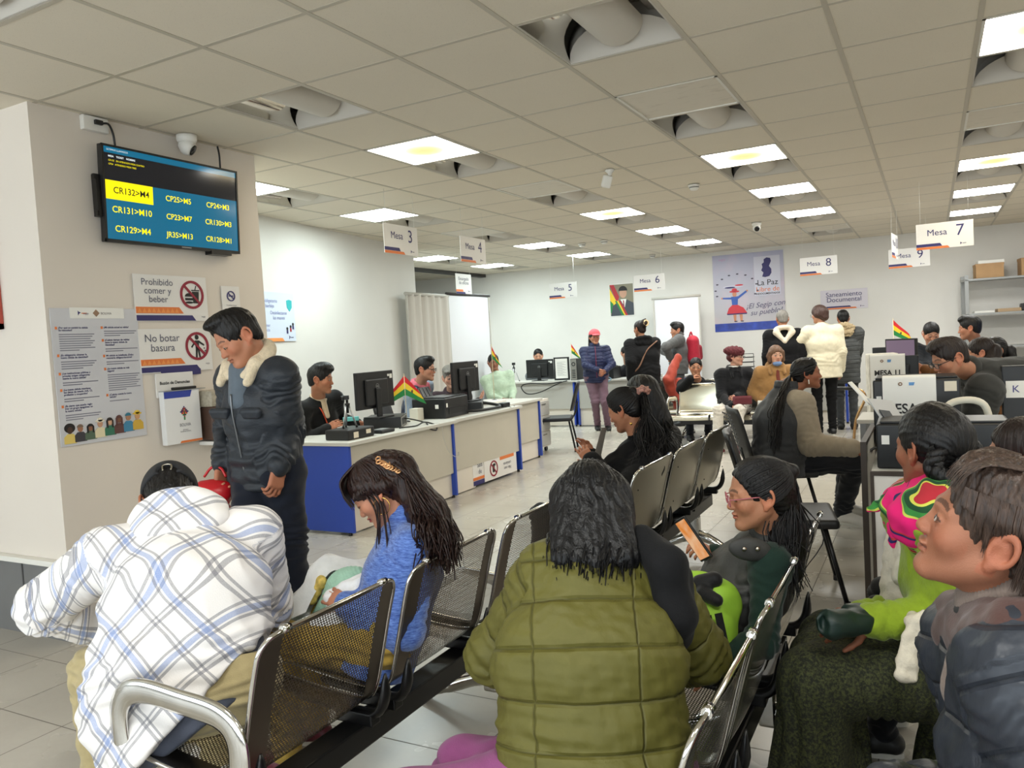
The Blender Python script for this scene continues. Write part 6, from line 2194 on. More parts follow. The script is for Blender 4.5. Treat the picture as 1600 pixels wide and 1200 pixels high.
  J['palm' + q] = wr + d * 0.05 * hs
  for i in range(4):
   off = (1.5 - i) * 0.0195 * hs
   a = wr + d * 0.012 * hs + side * off * 0.75
   b = wr + d * (0.088 - 0.005 * abs(i - 1)) * hs + side * off
   F.cap(a, b, 0.0135 * hs, 0.0112 * hs, 0.014)
   Ls = np.array([0.042, 0.027, 0.021]) * hs * (0.93, 1.04, 0.98, 0.78)[i]
   c = curl[i]
   ang = 0.0
   p = b
   dd0 = unit(d + side * spread * (1.5 - i))
   rr = 0.0088 * hs * (1, 1, 0.97, 0.88)[i]
   for k in range(3):
    ang += c * (0.8, 1.1, 0.7)[k]
    dd = dd0 * math.cos(ang) + pn * math.sin(ang)
    p2 = p + dd * Ls[k]
    F.cap(p, p2, rr, rr * 0.92, 0.006)
    p, rr = p2, rr * 0.92
  tb = wr + d * 0.022 * hs + side * 0.024 * hs + pn * 0.006 * hs
  ta = sp.get('thumb', 0.75)
  td = unit(d * math.cos(ta) + side * math.sin(ta) + pn * 0.35)
  p1 = tb + td * 0.045 * hs
  F.cap(wr + d * 0.012 * hs, tb, 0.016 * hs, 0.0135 * hs, 0.012)
  F.cap(tb, p1, 0.0135 * hs, 0.0105 * hs, 0.010)
  td2 = unit(td * 0.75 + d * 0.5 + pn * 0.25)
  p2 = p1 + td2 * 0.03 * hs
  F.cap(p1, p2, 0.0100 * hs, 0.0092 * hs, 0.006)
  F.cap(p2, p2 + unit(td2 + d * 0.3) * 0.022 * hs, 0.0092 * hs, 0.0075 * hs, 0.005)
 def body(self, legs=True):
  J, s, w = self.J, self.s, self.w
  F = Field()
  F.cap(J['hpL'], J['hpR'], 0.085 * s, 0.085 * s, 0.04)
  F.cap(J['pel'], J['che'], 0.085 * s, 0.09 * s, 0.05, self.lat, 1.25)
  F.cap(J['che'], J['nek'] - self.sp2 * 0.07, 0.09 * s, 0.06 * s, 0.05, self.lat, 1.3)
  F.cap(J['shL'], J['shR'], 0.042 * s, 0.042 * s, 0.04)
  F.cap(J['nek'] - self.sp2 * 0.06, J['nek'] + self.sp2 * 0.03, 0.05 * s, 0.045 * s, 0.03)
  for q in 'LR':
   F.cap(J['sh' + q], J['el' + q], 0.038 * s, 0.032 * s, 0.02)
   F.cap(J['el' + q], J['wr' + q], 0.032 * s, 0.024 * s, 0.02)
   F.cap(J['hp' + q], J['kn' + q], 0.066 * s, 0.046 * s, 0.03)
   F.cap(J['kn' + q], J['an' + q], 0.046 * s, 0.032 * s, 0.03)
   F.cap(J['an' + q] - V3(0, 0, 0.03), J['to' + q], 0.030 * s, 0.022 * s, 0.02)
  parts = [F.mesh(0.016)]
  H = self.head_field()
  hm = H.mesh(self.hres)
  parts.append((smooth(hm[0], hm[1], 1), hm[1]))
  for q in 'LR':
   if self.hand_spec[q].get('hide'):
    continue
   G = Field()
   self.hand_prims(q, G)
   gm = G.mesh(0.0033 if self.D < 3.2 else 0.0045 if self.D < 6.5 else 0.006)
   parts.append((smooth(gm[0], gm[1], 1), gm[1]))
  V, Fc = join(parts)
  col = np.tile(self.skin, (len(V), 1)) * (1 + 0.06 * fnoise(V, 0.07, 5)[:, None])
  n0 = len(parts[0][0])
  n1 = n0 + len(parts[1][0])
  col[n0:n1] = self.head_tint(V[n0:n1])
  # knuckles and palms a little redder
  col[n1:] *= np.array([1.02, 0.94, 0.92])
  o = obj_from('body', V, Fc, SKIN, self.t, self.root, {'tint': np.clip(col, 0, 1)})
  if self.eyes in ('open', 'half'):
   for sx in (-1, 1):
    e = MB()
    prof = [(0.0125 * math.sin(a), 0.0125 * math.cos(a)) for a in np.linspace(0.02, PI - 0.02, 13)]
    e.lathe(prof, 16)
    e.m = [2 if f_ < 16 else 1 if f_ < 32 else 0 for f_ in range(len(e.f))]
    gz = self.hT[1] + self.hv(0, 0, -0.25 if self.eyes == 'half' else -0.05) + getattr(self, 'gaze', np.zeros(3))
    q_ = Vector(unit(gz)).to_track_quat('Z', 'Y')
    sc = self.hs
    eo = e.build('eye', [M('eye_white', (176, 164, 154), 0.35), M('iris_brown', (44, 26, 16), 0.2), M('pupil_black', (8, 6, 6), 0.15)], self.t, tuple(self.hp(sx * 0.032, 0.0762, 0.0) - self.root), q_.to_euler())
    eo.scale = (sc, sc, sc)
  return o
 # ---- clothing
 def arm_coord(self, V):
  """(t along, angle, zone) of the nearest garment axis: 0 trunk, 1 left sleeve, 2 right sleeve"""
  J = self.J
  def seg(a, b):
   ba = b - a
   t0_ = (V - a) @ ba / (ba @ ba)
   t = np.clip(t0_, 0, 1)
   return np.minimum(t0_, 1) * np.linalg.norm(ba), np.linalg.norm(V - a - t[:, None] * ba, axis=1)
  t0, d0 = (V - J['pel']) @ self.sp1, None
  best = np.linalg.norm(np.cross(V - J['pel'], self.sp1), axis=1) - 0.05 * self.s
  hi = (V - J['che']) @ self.sp2 > 0
  best2 = np.linalg.norm(np.cross(V - J['che'], self.sp2), axis=1) - 0.05 * self.s
  best = np.where(hi, best2, best)
  ll_ = np.linalg.norm(J['che'] - J['pel'])
  bw_ = np.clip(((V - J['che']) @ unit(self.sp1 + self.sp2)) / 0.16 + 0.5, 0, 1)
  bw_ = bw_ * bw_ * (3 - 2 * bw_)
  tt = bw_ * (ll_ + (V - J['che']) @ self.sp2) + (1 - bw_) * t0
  zone = np.zeros(len(V), int)
  lat = (V - J['che']) @ self.lat
  for z_, q in ((1, 'L'), (2, 'R')):
   l1 = np.linalg.norm(J['el' + q] - J['sh' + q])
   ta, da = seg(J['sh' + q], J['el' + q])
   tb, db = seg(J['el' + q], J['wr' + q])
   d = np.minimum(da, db)
   t = np.where(da < db, ta, l1 + tb)
   far = np.abs(lat) > np.abs((J['sh' + q] - J['che']) @ self.lat) * 0.72
   m = (d < best + 0.02) & (d < 0.12 * self.s) & (far | (t > 0.10)) & (t > -0.02)
   best = np.where(m, d, best)
   tt = np.where(m, t, tt)
   zone = np.where(m, z_, zone)
  return tt, lat, zone
 def top(self, name, mat, fat=1.0, hem=0.12, sleeve=1.0, puff=0.0, collar=None, quilt=None, wrinkle=1.0, cuff=None, flare=1.0, bust=0.0, belly=0.0, arms=True, res=None, neck=True, shoulder=1.0, extra=None, armhole=False, sl=1.0, hemdir=None, cutk=0.004):
  """a jacket, coat, hoodie or vest around trunk and arms"""
  J, s, w = self.J, self.s, self.w
  F = Field()
  g = 1.0 * fat * s
  lat, ch = self.lat, self.chf
  bot = J['pel'] - self.sp1 * (hem + 0.10)
  sh_k = 1.38 if self.fem else 1.42
  F.cap(bot, J['pel'] + self.sp1 * 0.05, (0.118 * w * flare) * g + puff, 0.116 * w * g + puff, 0.05, lat, 1.40)
  F.cap(J['pel'] + self.sp1 * 0.05, J['che'], 0.114 * w * g + puff, 0.117 * w * g + puff, 0.05, lat, 1.40)
  F.cap(J['che'], J['nek'] - self.sp2 * 0.09 * s, 0.117 * w * g + puff, 0.086 * g + puff, 0.05, lat, sh_k)
  F.cap(J['shL'] - self.sp2 * 0.012, J['shR'] - self.sp2 * 0.012, 0.060 * g * shoulder + puff, 0.060 * g * shoulder + puff, 0.05)
  F.cap(J['nek'] - self.sp2 * 0.06 * s, J['nek'] - self.sp2 * 0.012 * s, 0.078 * g, 0.060 * g, 0.04)
  for q in 'LR':
   F.cap(J['nek'] - self.sp2 * 0.040 * s, J['sh' + q], 0.050 * s + puff, 0.055 * g * shoulder + puff, 0.04)
  if bust:
   for sx in (-1, 1):
    F.ell(J['che'] + self.sp2 * 0.02 * s + ch * 0.085 * g + lat * sx * 0.07 * s, np.array((0.065, 0.06, 0.065)) * bust * s, 0.05)
  if belly:
   F.ell(J['pel'] + self.sp1 * 0.08 * s + ch * 0.07 * s, np.array((0.13, 0.13, 0.13)) * belly * s, 0.07)
  F.cut(J['pel'] - self.sp1 * hem, hemdir if hemdir is not None else -self.sp1, cutk)
  if arms:
   for q in 'LR':
    wr = J['el' + q] + (J['wr' + q] - J['el' + q]) * sleeve
    F.cap(J['sh' + q], J['el' + q], 0.060 * g * sl + puff, 0.050 * g * sl + puff, 0.045)
    G_ = (0.050 * g * sl + puff, 0.039 * g * sl + puff * 0.8)
    F.cap(J['el' + q], wr + (wr - J['el' + q]) * 0.02, G_[0], G_[1], 0.03)
  if extra:
   extra(F)
  V, Fc = F.mesh(res or self.res)
  V = smooth(V, Fc, 1)
  N_ = normals(V, Fc)
  t, la, zone = self.arm_coord(V)
  off = np.zeros(len(V))
  if quilt:
   sp, dep = quilt
   tt = t + 0.012 * fnoise(V, 0.3, 8) * 0.3
   ph = np.abs(np.sin(PI * tt / sp))
   off += dep * (np.power(ph, 0.45) - 1)
   off += dep * 0.12 * fnoise(V * np.array([1, 1, 1.6]), 0.045, 9)
  W = wrinkle * 0.0042
  if W:
   # rumples across the sleeves at the elbow and armpit, drags on the trunk
   arm = zone > 0
   l1 = 0.275 * s
   el_ = np.exp(-((t - l1) / (0.075)) ** 2) + 0.6 * np.exp(-((t - 0.06) / 0.06) ** 2) + 0.7 * np.exp(-((t - 0.48 * s) / 0.05) ** 2)
   r1 = np.sin(2 * PI * (t / 0.038) + 2.2 * fnoise(V, 0.13, 1))
   off += np.where(arm, W * (el_ * r1 * 0.9 + 0.35 * fnoise(V, 0.08, 2)), 0)
   dr = np.abs(fnoise(V * np.array([1, 1, 0.55]), 0.16, 4))
   tr = W * (1.0 * (0.8 - dr)) + W * 0.4 * fnoise(V * np.array([1, 1, 2.2]), 0.12, 6)
   waist = np.exp(-((t - 0.06) / 0.10) ** 2)
   tr += W * 0.9 * waist * np.sin(2 * PI * t / 0.06 + 2.5 * fnoise(V, 0.2, 7))
   off += np.where(arm, 0, tr)
  V = V + N_ * off[:, None]
  gar = np.stack([la, t, zone.astype(float)], 1)
  o = obj_from(name, V, Fc, mat, self.t, self.root, {'gar': gar})
  # cuffs, collar
  if collar:
   self.collar(collar, mat)
  return o
 def collar(self, kind, mat, r=None):
  J, s = self.J, self.s
  F = Field()
  n = J['nek']
  ax_ = unit(self.sp2 * 0.75 + self.hT[2] * 0.25 - self.chf * 0.05)
  if kind == 'stand':
   F.torus(n + ax_ * 0.012, ax_, 0.068 * s, 0.017, 0.01)
   F.torus(n + ax_ * 0.04, ax_, 0.064 * s, 0.015, 0.015)
   F.cut(n + self.chf * 0.088, self.chf - ax_ * 0.1, 0.01)
  elif kind == 'crew':
   F.torus(n - ax_ * 0.012, ax_, 0.066 * s, 0.013, 0.01)
  elif kind == 'fold':
   F.torus(n + ax_ * 0.012 - self.chf * 0.006, ax_ + self.chf * 0.25, 0.072 * s, 0.021, 0.01)
   F.torus(n - ax_ * 0.012, ax_ + self.chf * 0.3, 0.086 * s, 0.017, 0.02)
   for sx in (-1, 1):
    F.cap(n + self.lat * sx * 0.06 * s + self.chf * 0.06, n - self.sp2 * 0.10 * s + self.lat * sx * 0.055 * s + self.chf * 0.115, 0.020, 0.016, 0.02)
  elif kind == 'wide':
   F.torus(n + ax_ * 0.030 - self.chf * 0.016, ax_ + self.chf * 0.45, 0.080 * s, 0.018, 0.02)
   F.torus(n - ax_ * 0.006 - self.chf * 0.008, ax_ + self.chf * 0.5, 0.105 * s, 0.019, 0.05)
   for sx in (-1, 1):
    F.cap(n + self.lat * sx * 0.088 * s + self.chf * 0.05, n - self.sp2 * 0.075 * s + self.lat * sx * 0.085 * s + self.chf * 0.112, 0.024, 0.020, 0.02)
  elif kind == 'hood':
   F.torus(n - ax_ * 0.015 - self.chf * 0.03, ax_ + self.chf * 0.5, 0.092 * s, 0.026, 0.03, (self.lat, 1.25))
   F.ell(n - self.chf * 0.085 - self.sp2 * 0.055, np.array((0.135, 0.040, 0.060)) * s, 0.04, np.stack([self.lat, self.chf, self.sp2]))
  V, Fc = F.mesh(min(self.res, 0.008))
  V = smooth(V, Fc, 1)
  N_ = normals(V, Fc)
  V = V + N_ * (0.002 * fnoise(V, 0.05, 12))[:, None]
  gar = np.stack([(V - J['che']) @ self.lat, (V - J['pel']) @ self.sp2, np.zeros(len(V))], 1)
  return obj_from('hood' if kind == 'hood' else 'collar', V, Fc, mat, self.t, self.root, {'gar': gar})
 def trousers(self, mat, fat=1.0, length=1.0, rise=0.10, wrinkle=1.0, flare=1.0, name='trousers', res=None):
  J, s, w = self.J, self.s, self.w
  F = Field()
  g = fat * s
  F.cap(J['hpL'] + V3(0, 0, 0.03), J['hpR'] + V3(0, 0, 0.03), 0.105 * g * (0.5 + 0.5 * w), 0.105 * g * (0.5 + 0.5 * w), 0.04)
  F.cap(J['pel'] + self.sp1 * 0.02, J['pel'] + self.sp1 * (rise + 0.08), 0.100 * g * w, 0.100 * g * w, 0.05, self.lat, 1.32)
  F.cut(J['pel'] + self.sp1 * rise, self.sp1, 0.004)
  for q in 'LR':
   an = J['kn' + q] + (J['an' + q] - J['kn' + q]) * length
   F.cap(J['hp' + q], J['kn' + q], 0.088 * g, 0.064 * g, 0.03)
   F.cap(J['kn' + q], an, 0.063 * g, 0.050 * g * flare, 0.02)
  V, Fc = F.mesh(res or self.res)
  V = smooth(V, Fc, 1)
  N_ = normals(V, Fc)
  W = 0.0045 * wrinkle
  zz = V[:, 2]
  kz = J['knL'][2]
  off = W * 0.6 * fnoise(V * np.array([1, 1, 1.6]), 0.12, 15) + W * np.exp(-((zz - kz) / 0.08) ** 2) * np.sin(zz * 150 + 3 * fnoise(V, 0.15, 3))
  off += W * 1.3 * np.exp(-((zz - 0.13) / 0.06) ** 2) * np.sin(zz * 170 + 2 * fnoise(V, 0.1, 13))
  V = V + N_ * off[:, None]
  t, la, zone = self.arm_coord(V)
  return obj_from(name, V, Fc, mat, self.t, self.root, {'gar': np.stack([la, t, zone * 1.0], 1)})
 def shoes(self, mat, sole=None, name='shoe'):
  J, s = self.J, self.s
  sole = sole or M('sole_white', (206, 202, 192), 0.6)
  for q in 'LR':
   F = Field()
   a, t = J['an' + q], J['to' + q]
   d = unit(np.array([*(t - a)[:2], 0]))
   up = V3(0, 0, 1)
   z0 = min(a[2] - 0.085, t[2] - 0.035)
   heel = a - d * 0.035 * s + up * (-0.04)
   F.cap(heel, a + d * 0.02 + up * (-0.035), 0.040 * s, 0.042 * s, 0.02)
   F.cap(a + up * (-0.005), a + up * (-0.04) + d * 0.03, 0.042 * s, 0.042 * s, 0.02)
   F.cap(a + d * 0.03 + up * (-0.035), a + d * 0.165 * s + up * (-0.05), 0.042 * s, 0.034 * s, 0.03, np.cross(up, d), 1.15)
   F.cut(V3(0, 0, a[2] - 0.075), V3(0, 0, -1), 0.002)
   V, Fc = F.mesh(0.007 if self.D < 6 else 0.011)
   o = obj_from(name, smooth(V, Fc, 1), Fc, mat, self.t, self.root)
   S = MB()
   prof = []
   for k in range(20):
    an = 2 * PI * k / 20
    r_ = (0.043 if math.cos(an) < 0.3 else 0.041) * s
    prof.append((d * (0.065 * s + 0.135 * s * math.cos(an)) + np.cross(up, d) * r_ * math.sin(an)))
   base = np.array([a[0], a[1], a[2] - 0.085])
   VV = [base + p_ - self.root + up * zz for zz in (0.0, 0.018) for p_ in prof]
   S.add(VV, [tuple(range(20))[::-1], tuple(range(20, 40))] + [(k, (k + 1) % 20, (k + 1) % 20 + 20, k + 20) for k in range(20)], 0, False)
   so = S.build('sole', sole, o)
 def skirt(self, mat, hem_z=0.12, fat=1.0, pleats=34, amp=0.012, name='skirt'):
  """a gathered skirt over hips, lap and shins"""
  J, s = self.J, self.s
  F = Field()
  F.cap(J['hpL'] + V3(0, 0, 0.02), J['hpR'] + V3(0, 0, 0.02), 0.155 * fat * s, 0.155 * fat * s, 0.06)
  F.cap(J['pel'], J['pel'] + self.sp1 * 0.16, 0.13 * s * fat, 0.11 * s, 0.05, self.lat, 1.3)
  mid = (J['knL'] + J['knR']) / 2
  for q in 'LR':
   F.cap(J['hp' + q], J['kn' + q], 0.14 * fat * s, 0.105 * fat * s, 0.06)
   an = J['kn' + q] * 0.0 + np.array([*(J['an' + q] * 0.75 + J['kn' + q] * 0.25)[:2], hem_z - 0.06])
   out = unit(an - np.array([*J['pel'][:2], an[2]])) * 0.06
   F.cap(J['kn' + q], an + out * 0.4, 0.105 * fat * s, 0.145 * fat * s, 0.06)
  F.cap(mid, np.array([*mid[:2], hem_z - 0.06]), 0.12 * fat * s, 0.15 * fat * s, 0.06)
  F.cap(J['pel'], np.array([*(J['pel'] * 0.8 + mid * 0.2)[:2], hem_z - 0.06]), 0.15 * fat * s, 0.15 * fat * s, 0.08)
  F.cut(V3(0, 0, hem_z), V3(0, 0, -1), 0.004)
  F.cut(J['pel'] + V3(0, 0, 0.16), V3(0, 0, 1), 0.004)
  V, Fc = F.mesh(self.res)
  V = smooth(V, Fc, 1)
  N_ = normals(V, Fc)
  c = J['pel'] * 0.35 + mid * 0.65
  an = np.arctan2(V[:, 1] - c[1], V[:, 0] - c[0])
  dep = np.clip((J['knL'][2] + 0.12 - V[:, 2]) / 0.35, 0.12, 1.0)
  off = amp * dep * (np.abs(np.sin(an * pleats / 2 + 0.8 * fnoise(V, 0.4, 31))) - 0.6) * 1.6
  V = V + N_ * off[:, None]
  return obj_from(name, V, Fc, mat, self.t, self.root)
 # ---- quilting thread seen as a crisp groove
 # ---- hair
 def hair_base(self, style='short', top=0.0, extra=None, line=0.068, cut=None, side=0.0):
  F, h, T, hp = Field(), self.hs, self.hT, self.hp
  E = lambda c, r, k, op='u': F.ell(hp(*c), np.array(r) * h, k * h, T, op)
  E((0, -0.012, 0.034 + top * 0.5), (0.082 + side, 0.103 + side * 0.5, 0.090 + top * 0.5), 0.01)
  E((0, -0.055, -0.022), (0.060, 0.048, 0.055), 0.02)
  E((0, 0.112, line - 0.110), (0.072, 0.080, 0.108), 0.010, 's')
  for sx in (-1, 1):
   if style in ('short', 'tight'):
    E((sx * 0.083, -0.006, -0.014), (0.020, 0.025, 0.034), 0.006, 's')
  if style == 'tight':
   E((0, 0.100, line - 0.082), (0.098, 0.084, 0.092), 0.012, 's')
  if cut is None:
   cut = {'short': (-0.09, -0.066, 0.36), 'tight': (-0.09, -0.085, 0.45)}.get(style)
  if cut:
   y0, z0, m = cut
   n = unit(np.array([0, m, -1.0]))
   F.cut(hp(0, y0, z0), n @ T, 0.006 * h)
  if extra:
   extra(F, E)
  return F
 def hair(self, mat, F, locks=None, streak=0.003, res=None, name='hair', flow=None):
  V, Fc = F.mesh(res or self.hres * 1.25)
  V = smooth(V, Fc, 1)
  N_ = normals(V, Fc)
  L = (V - self.J['hed']) @ self.hT.T
  an = np.arctan2(L[:, 0], L[:, 2] + 0.03) if flow == 'back' else np.arctan2(L[:, 0], -L[:, 1])
  off = streak * 0.5 * (np.sin(an * 46 + 3 * fnoise(V, 0.10, 21)) * 0.6 + np.sin(an * 23 + 2 * fnoise(V, 0.15, 22)) * 0.7 + 0.5 * fnoise(V * np.array([1, 1, 0.25]), 0.02, 23))
  V = V + N_ * off[:, None]
  if locks:
   tv, tf = tubes(*locks)
   V, Fc = join([(V, Fc), (tv, tf)])
  return obj_from(name, V, Fc, mat, self.t, self.root)
 def long_locks(self, n, ends, r=0.006, wave=0.0, spread=0.02, side_min=0.6, crown=(0, -0.02, 0.118), seed=1, jit=0.012, az=(-2.6, 2.6), rscale=1.03):
  """strands from the crown over the skull and down to world end points ends(phi, rng) -> list of points"""
  r_ = np.random.default_rng(seed)
  paths, rad = [], []
  for i in range(n):
   phi = r_.uniform(*az)                    # 0 = back of the head
   rr = rscale + r_.uniform(-0.01, 0.035)
   pts = []
   for th in np.linspace(0.12, 1.75, 7):
    x = math.sin(phi) * math.sin(th) * 0.082 * rr
    y = -math.cos(phi) * math.sin(th) * 0.103 * rr - 0.012
    z = math.cos(th) * 0.090 * rr + 0.034
    pts.append(self.hp(x, y, z))
   e = ends(phi, r_)
   P = spline(pts + [np.asarray(q) + r_.normal(0, jit, 3) for q in e], 4)
   if wave:
    tt = np.linspace(0, 1, len(P))
    ph = r_.uniform(0, 6.28)
    amp = wave * np.clip(tt * 1.6 - 0.5, 0, 1)
    P = P + (np.sin(tt * 16 + ph) * amp)[:, None] * self.lat + (np.cos(tt * 13 + ph) * amp * 0.6)[:, None] * self.chf
   paths.append(P)
   k = len(P)
   tt = np.linspace(0, 1, k)
   rad.append(r * r_.uniform(0.6, 1.2) * np.clip(1.15 - tt, 0.12, 1) ** 0.7)
  return paths, rad, 5, 0.55
 def pulled_locks(self, n, tie, ends, r=0.004, seed=1, rscale=1.0, jit=0.004):
  """strands combed back from the hairline over the skull to a tie (head coordinates), then on to ends(rng)"""
  r_ = np.random.default_rng(seed)
  c, rad = np.array((0, -0.012, 0.034)), np.array((0.082, 0.103, 0.090)) * 1.03 * rscale
  paths, rr = [], []
  for i in range(n):
   a = r_.uniform(-2.3, 2.3)
   st = np.array((0.08 * math.sin(a), 0.078 - 0.020 * a * a, 0.034 + 0.085 * math.cos(a)))
   pts = []
   for t in np.linspace(0, 1, 7):
    q = ((1 - t) * st + t * np.array(tie) - c) / rad
    p = c + rad * q / max(np.linalg.norm(q), 0.5)
    pts.append(self.hp(*p))
   pts += [np.asarray(q) + r_.normal(0, jit, 3) for q in ends(r_)]
   P = spline(pts, 4)
   paths.append(P)
   rr.append(r * r_.uniform(0.7, 1.2) * np.clip(1.2 - 0.9 * np.linspace(0, 1, len(P)), 0.12, 1))
  return paths, rr, 5, 0.55
 def glasses(self, mat, rim=0.0014, w_=0.021, h_=0.016, lens=True, y=0.104):
  g = MB()
  L = MB()
  for sx in (-1, 1):
   ring = []
   for k in range(24):
    a = 2 * PI * k / 24
    c_, s_ = math.cos(a), math.sin(a)
    ring.append(self.hp(sx * 0.033 + w_ * np.sign(c_) * abs(c_) ** 0.75, y - 0.12 * (abs(sx * 0.033 + w_ * c_)) ** 1.6, -0.003 + h_ * np.sign(s_) * abs(s_) ** 0.75) - self.root)
   g.tube(np.array(ring), rim, 6, 0, True)
   L.add(ring, [tuple(range(24))])
   hinge = self.hp(sx * 0.0585, y - 0.008, 0.004) - self.root
   g.tube(spline([self.hp(sx * 0.053, y - 0.004, 0.004) - self.root, hinge, self.hp(sx * 0.076, 0.02, 0.006) - self.root, self.hp(sx * 0.080, -0.012, 0.004) - self.root, self.hp(sx * 0.079, -0.032, -0.016) - self.root], 4), rim * 1.1, 6)
  g.tube(spline([self.hp(-0.012, y, 0.0) - self.root, self.hp(0, y + 0.004, 0.003) - self.root, self.hp(0.012, y, 0.0) - self.root], 4), rim, 6)
  o = g.build('glasses', mat, self.t)
  if lens:
   m = MATS.get('lens_clear')
   if not m:
    m, nt, b = new_mat('lens_clear')
    b.inputs['Base Color'].default_value = (0.95, 0.97, 0.97, 1)
    b.inputs['Roughness'].default_value = 0.03
    b.inputs['Alpha'].default_value = 0.14
    MATS['lens_clear'] = m
   L.build('lens', m, o)
  return o
 def part(self, name, F, mat, res=None, sm=1, disp=None, parent=None):
  V, Fc = F.mesh(res or self.res)
  V = smooth(V, Fc, sm)
  if disp is not None:
   V = V + normals(V, Fc) * disp(V)[:, None]
  la, t = (V - self.J['che']) @ self.lat, (V - self.J['pel']) @ self.sp1
  return obj_from(name, V, Fc, mat, parent or self.t, self.root, {'gar': np.stack([la, t, np.zeros(len(V))], 1)})
 def strand(self, name, pts, r, mat, n=10, flat=1.0, sub=6, parent=None, closed=False):
  m = MB()
  P = spline([np.asarray(p) for p in pts], sub) - self.root
  m.tube(P, r, n, 0, closed, flat)
  return m.build(name, mat, parent or self.t)
# ------------------------------------------------------------------ cloths with a pattern
def gar_nodes(nt):
 a = nt.nodes.new('ShaderNodeAttribute')
 a.attribute_name = 'gar'
 sp = nt.nodes.new('ShaderNodeSeparateXYZ')
 link(nt, a.outputs['Vector'], sp.inputs[0])
 return sp.outputs[0], sp.outputs[1], sp.outputs[2]
def band(nt, f, a, c):
 return mth(nt, 'MULTIPLY', mth(nt, 'GREATER_THAN', f, a), mth(nt, 'LESS_THAN', f, c))
# white hoodie with slanting grey and blue checks, woven in
m_plaid, nt, b = new_mat('plaid_hoodie_cloth')
gu, gv, gz = gar_nodes(nt)
wob = mth(nt, 'MULTIPLY', mth(nt, 'SUBTRACT', noise(nt, coords(nt, 'Object'), 4, 1), 0.5), 0.03)
zo = mth(nt, 'MULTIPLY', gz, 0.045)
cu = mth(nt, 'ADD', mth(nt, 'ADD', mth(nt, 'MULTIPLY', gu, 0.55), mth(nt, 'MULTIPLY', gv, 0.95)), mth(nt, 'ADD', wob, zo))
cu = mth(nt, 'ADD', cu, mth(nt, 'MULTIPLY', mth(nt, 'MULTIPLY', gu, gu), 1.1))
cv = mth(nt, 'ADD', mth(nt, 'SUBTRACT', mth(nt, 'MULTIPLY', gv, 0.62), mth(nt, 'MULTIPLY', gu, 0.85)), wob)
cv = mth(nt, 'SUBTRACT', cv, mth(nt, 'MULTIPLY', mth(nt, 'MULTIPLY', gu, gu), 0.9))
PLW = 0.205
col = lin((236, 232, 230))
cur = None
thr = noise(nt, coords(nt, 'Object'), 600, 1)
for c_ in (cu, cv):
 f = mth(nt, 'FRACT', mth(nt, 'ADD', mth(nt, 'DIVIDE', c_, PLW), 20.0))
 grey = mth(nt, 'ADD', mth(nt, 'ADD', band(nt, f, 0.10, 0.15), band(nt, f, 0.19, 0.225)), mth(nt, 'ADD', band(nt, f, 0.46, 0.50), band(nt, f, 0.64, 0.68)))
 blue = band(nt, f, 0.525, 0.605)
 soft = mth(nt, 'MULTIPLY_ADD', thr, 0.7, 0.35, True)
 prev = cur if cur is not None else col
 cur = mixc(nt, mth(nt, 'MULTIPLY', mth(nt, 'MULTIPLY', grey, soft), 0.85), prev, lin((112, 112, 122)))
 cur = mixc(nt, mth(nt, 'MULTIPLY', mth(nt, 'MULTIPLY', blue, soft), 0.85), cur, lin((112, 138, 192)))
link(nt, cur, b.inputs['Base Color'])
b.inputs['Roughness'].default_value = 0.9
b.inputs['Sheen Weight'].default_value = 0.1
bump(nt, b, noise(nt, coords(nt, 'Object'), 300, 2), 0.25, 0.003)
# striped jersey
m_strp, nt, b = new_mat('striped_jersey')
gu, gv, gz = gar_nodes(nt)
f = mth(nt, 'FRACT', mth(nt, 'ADD', mth(nt, 'DIVIDE', mth(nt, 'ADD', gv, mth(nt, 'MULTIPLY', mth(nt, 'MULTIPLY', gu, gu), 0.15)), 0.052), 20))
c1 = mixc(nt, band(nt, f, 0.1, 0.24), lin((228, 216, 202)), lin((34, 30, 48)))
c1 = mixc(nt, band(nt, f, 0.42, 0.58), c1, lin((150, 34, 66)))
c1 = mixc(nt, band(nt, f, 0.72, 0.78), c1, lin((204, 110, 124)))
c1 = mixc(nt, band(nt, f, 0.84, 0.90), c1, lin((204, 110, 124)))
link(nt, c1, b.inputs['Base Color'])
b.inputs['Roughness'].default_value = 0.9
# heather blue fleece
m_heath, nt, b = new_mat('heather_blue_fleece')
v = coords(nt, 'Object', (1, 1, 1))
mp = coords(nt, 'Object', (0.35, 0.35, 2.0))
f = mth(nt, 'MULTIPLY_ADD', noise(nt, mp, 120, 3, 0.7), 2.6, -0.85, True)
link(nt, mixc(nt, f, lin((40, 66, 142)), lin((112, 146, 214))), b.inputs['Base Color'])
b.inputs['Roughness'].default_value = 0.95
b.inputs['Sheen Weight'].default_value = 0.3
bump(nt, b, noise(nt, v, 260, 2), 0.4, 0.003)
# woven carrying cloth in pink, green and black bands
m_awayo, nt, b = new_mat('striped_carrying_cloth')
gu, gv, gz = gar_nodes(nt)
f = mth(nt, 'FRACT', mth(nt, 'ADD', mth(nt, 'DIVIDE', mth(nt, 'ADD', mth(nt, 'MULTIPLY', gu, 0.55), gv), 0.20), 20.13))
rmp = nt.nodes.new('ShaderNodeValToRGB')
rmp.color_ramp.interpolation = 'CONSTANT'
cols = [(0.0, (236, 26, 118)), (0.30, (206, 214, 90)), (0.325, (60, 140, 62)), (0.40, (24, 74, 40)), (0.46, (206, 206, 84)), (0.48, (178, 40, 52)), (0.55, (206, 190, 190)), (0.565, (178, 40, 52)), (0.60, (28, 90, 48)), (0.68, (90, 160, 66)), (0.72, (206, 214, 90)), (0.745, (236, 26, 118)), (0.93, (40, 36, 96)), (0.97, (206, 60, 60))]
el_ = rmp.color_ramp.elements
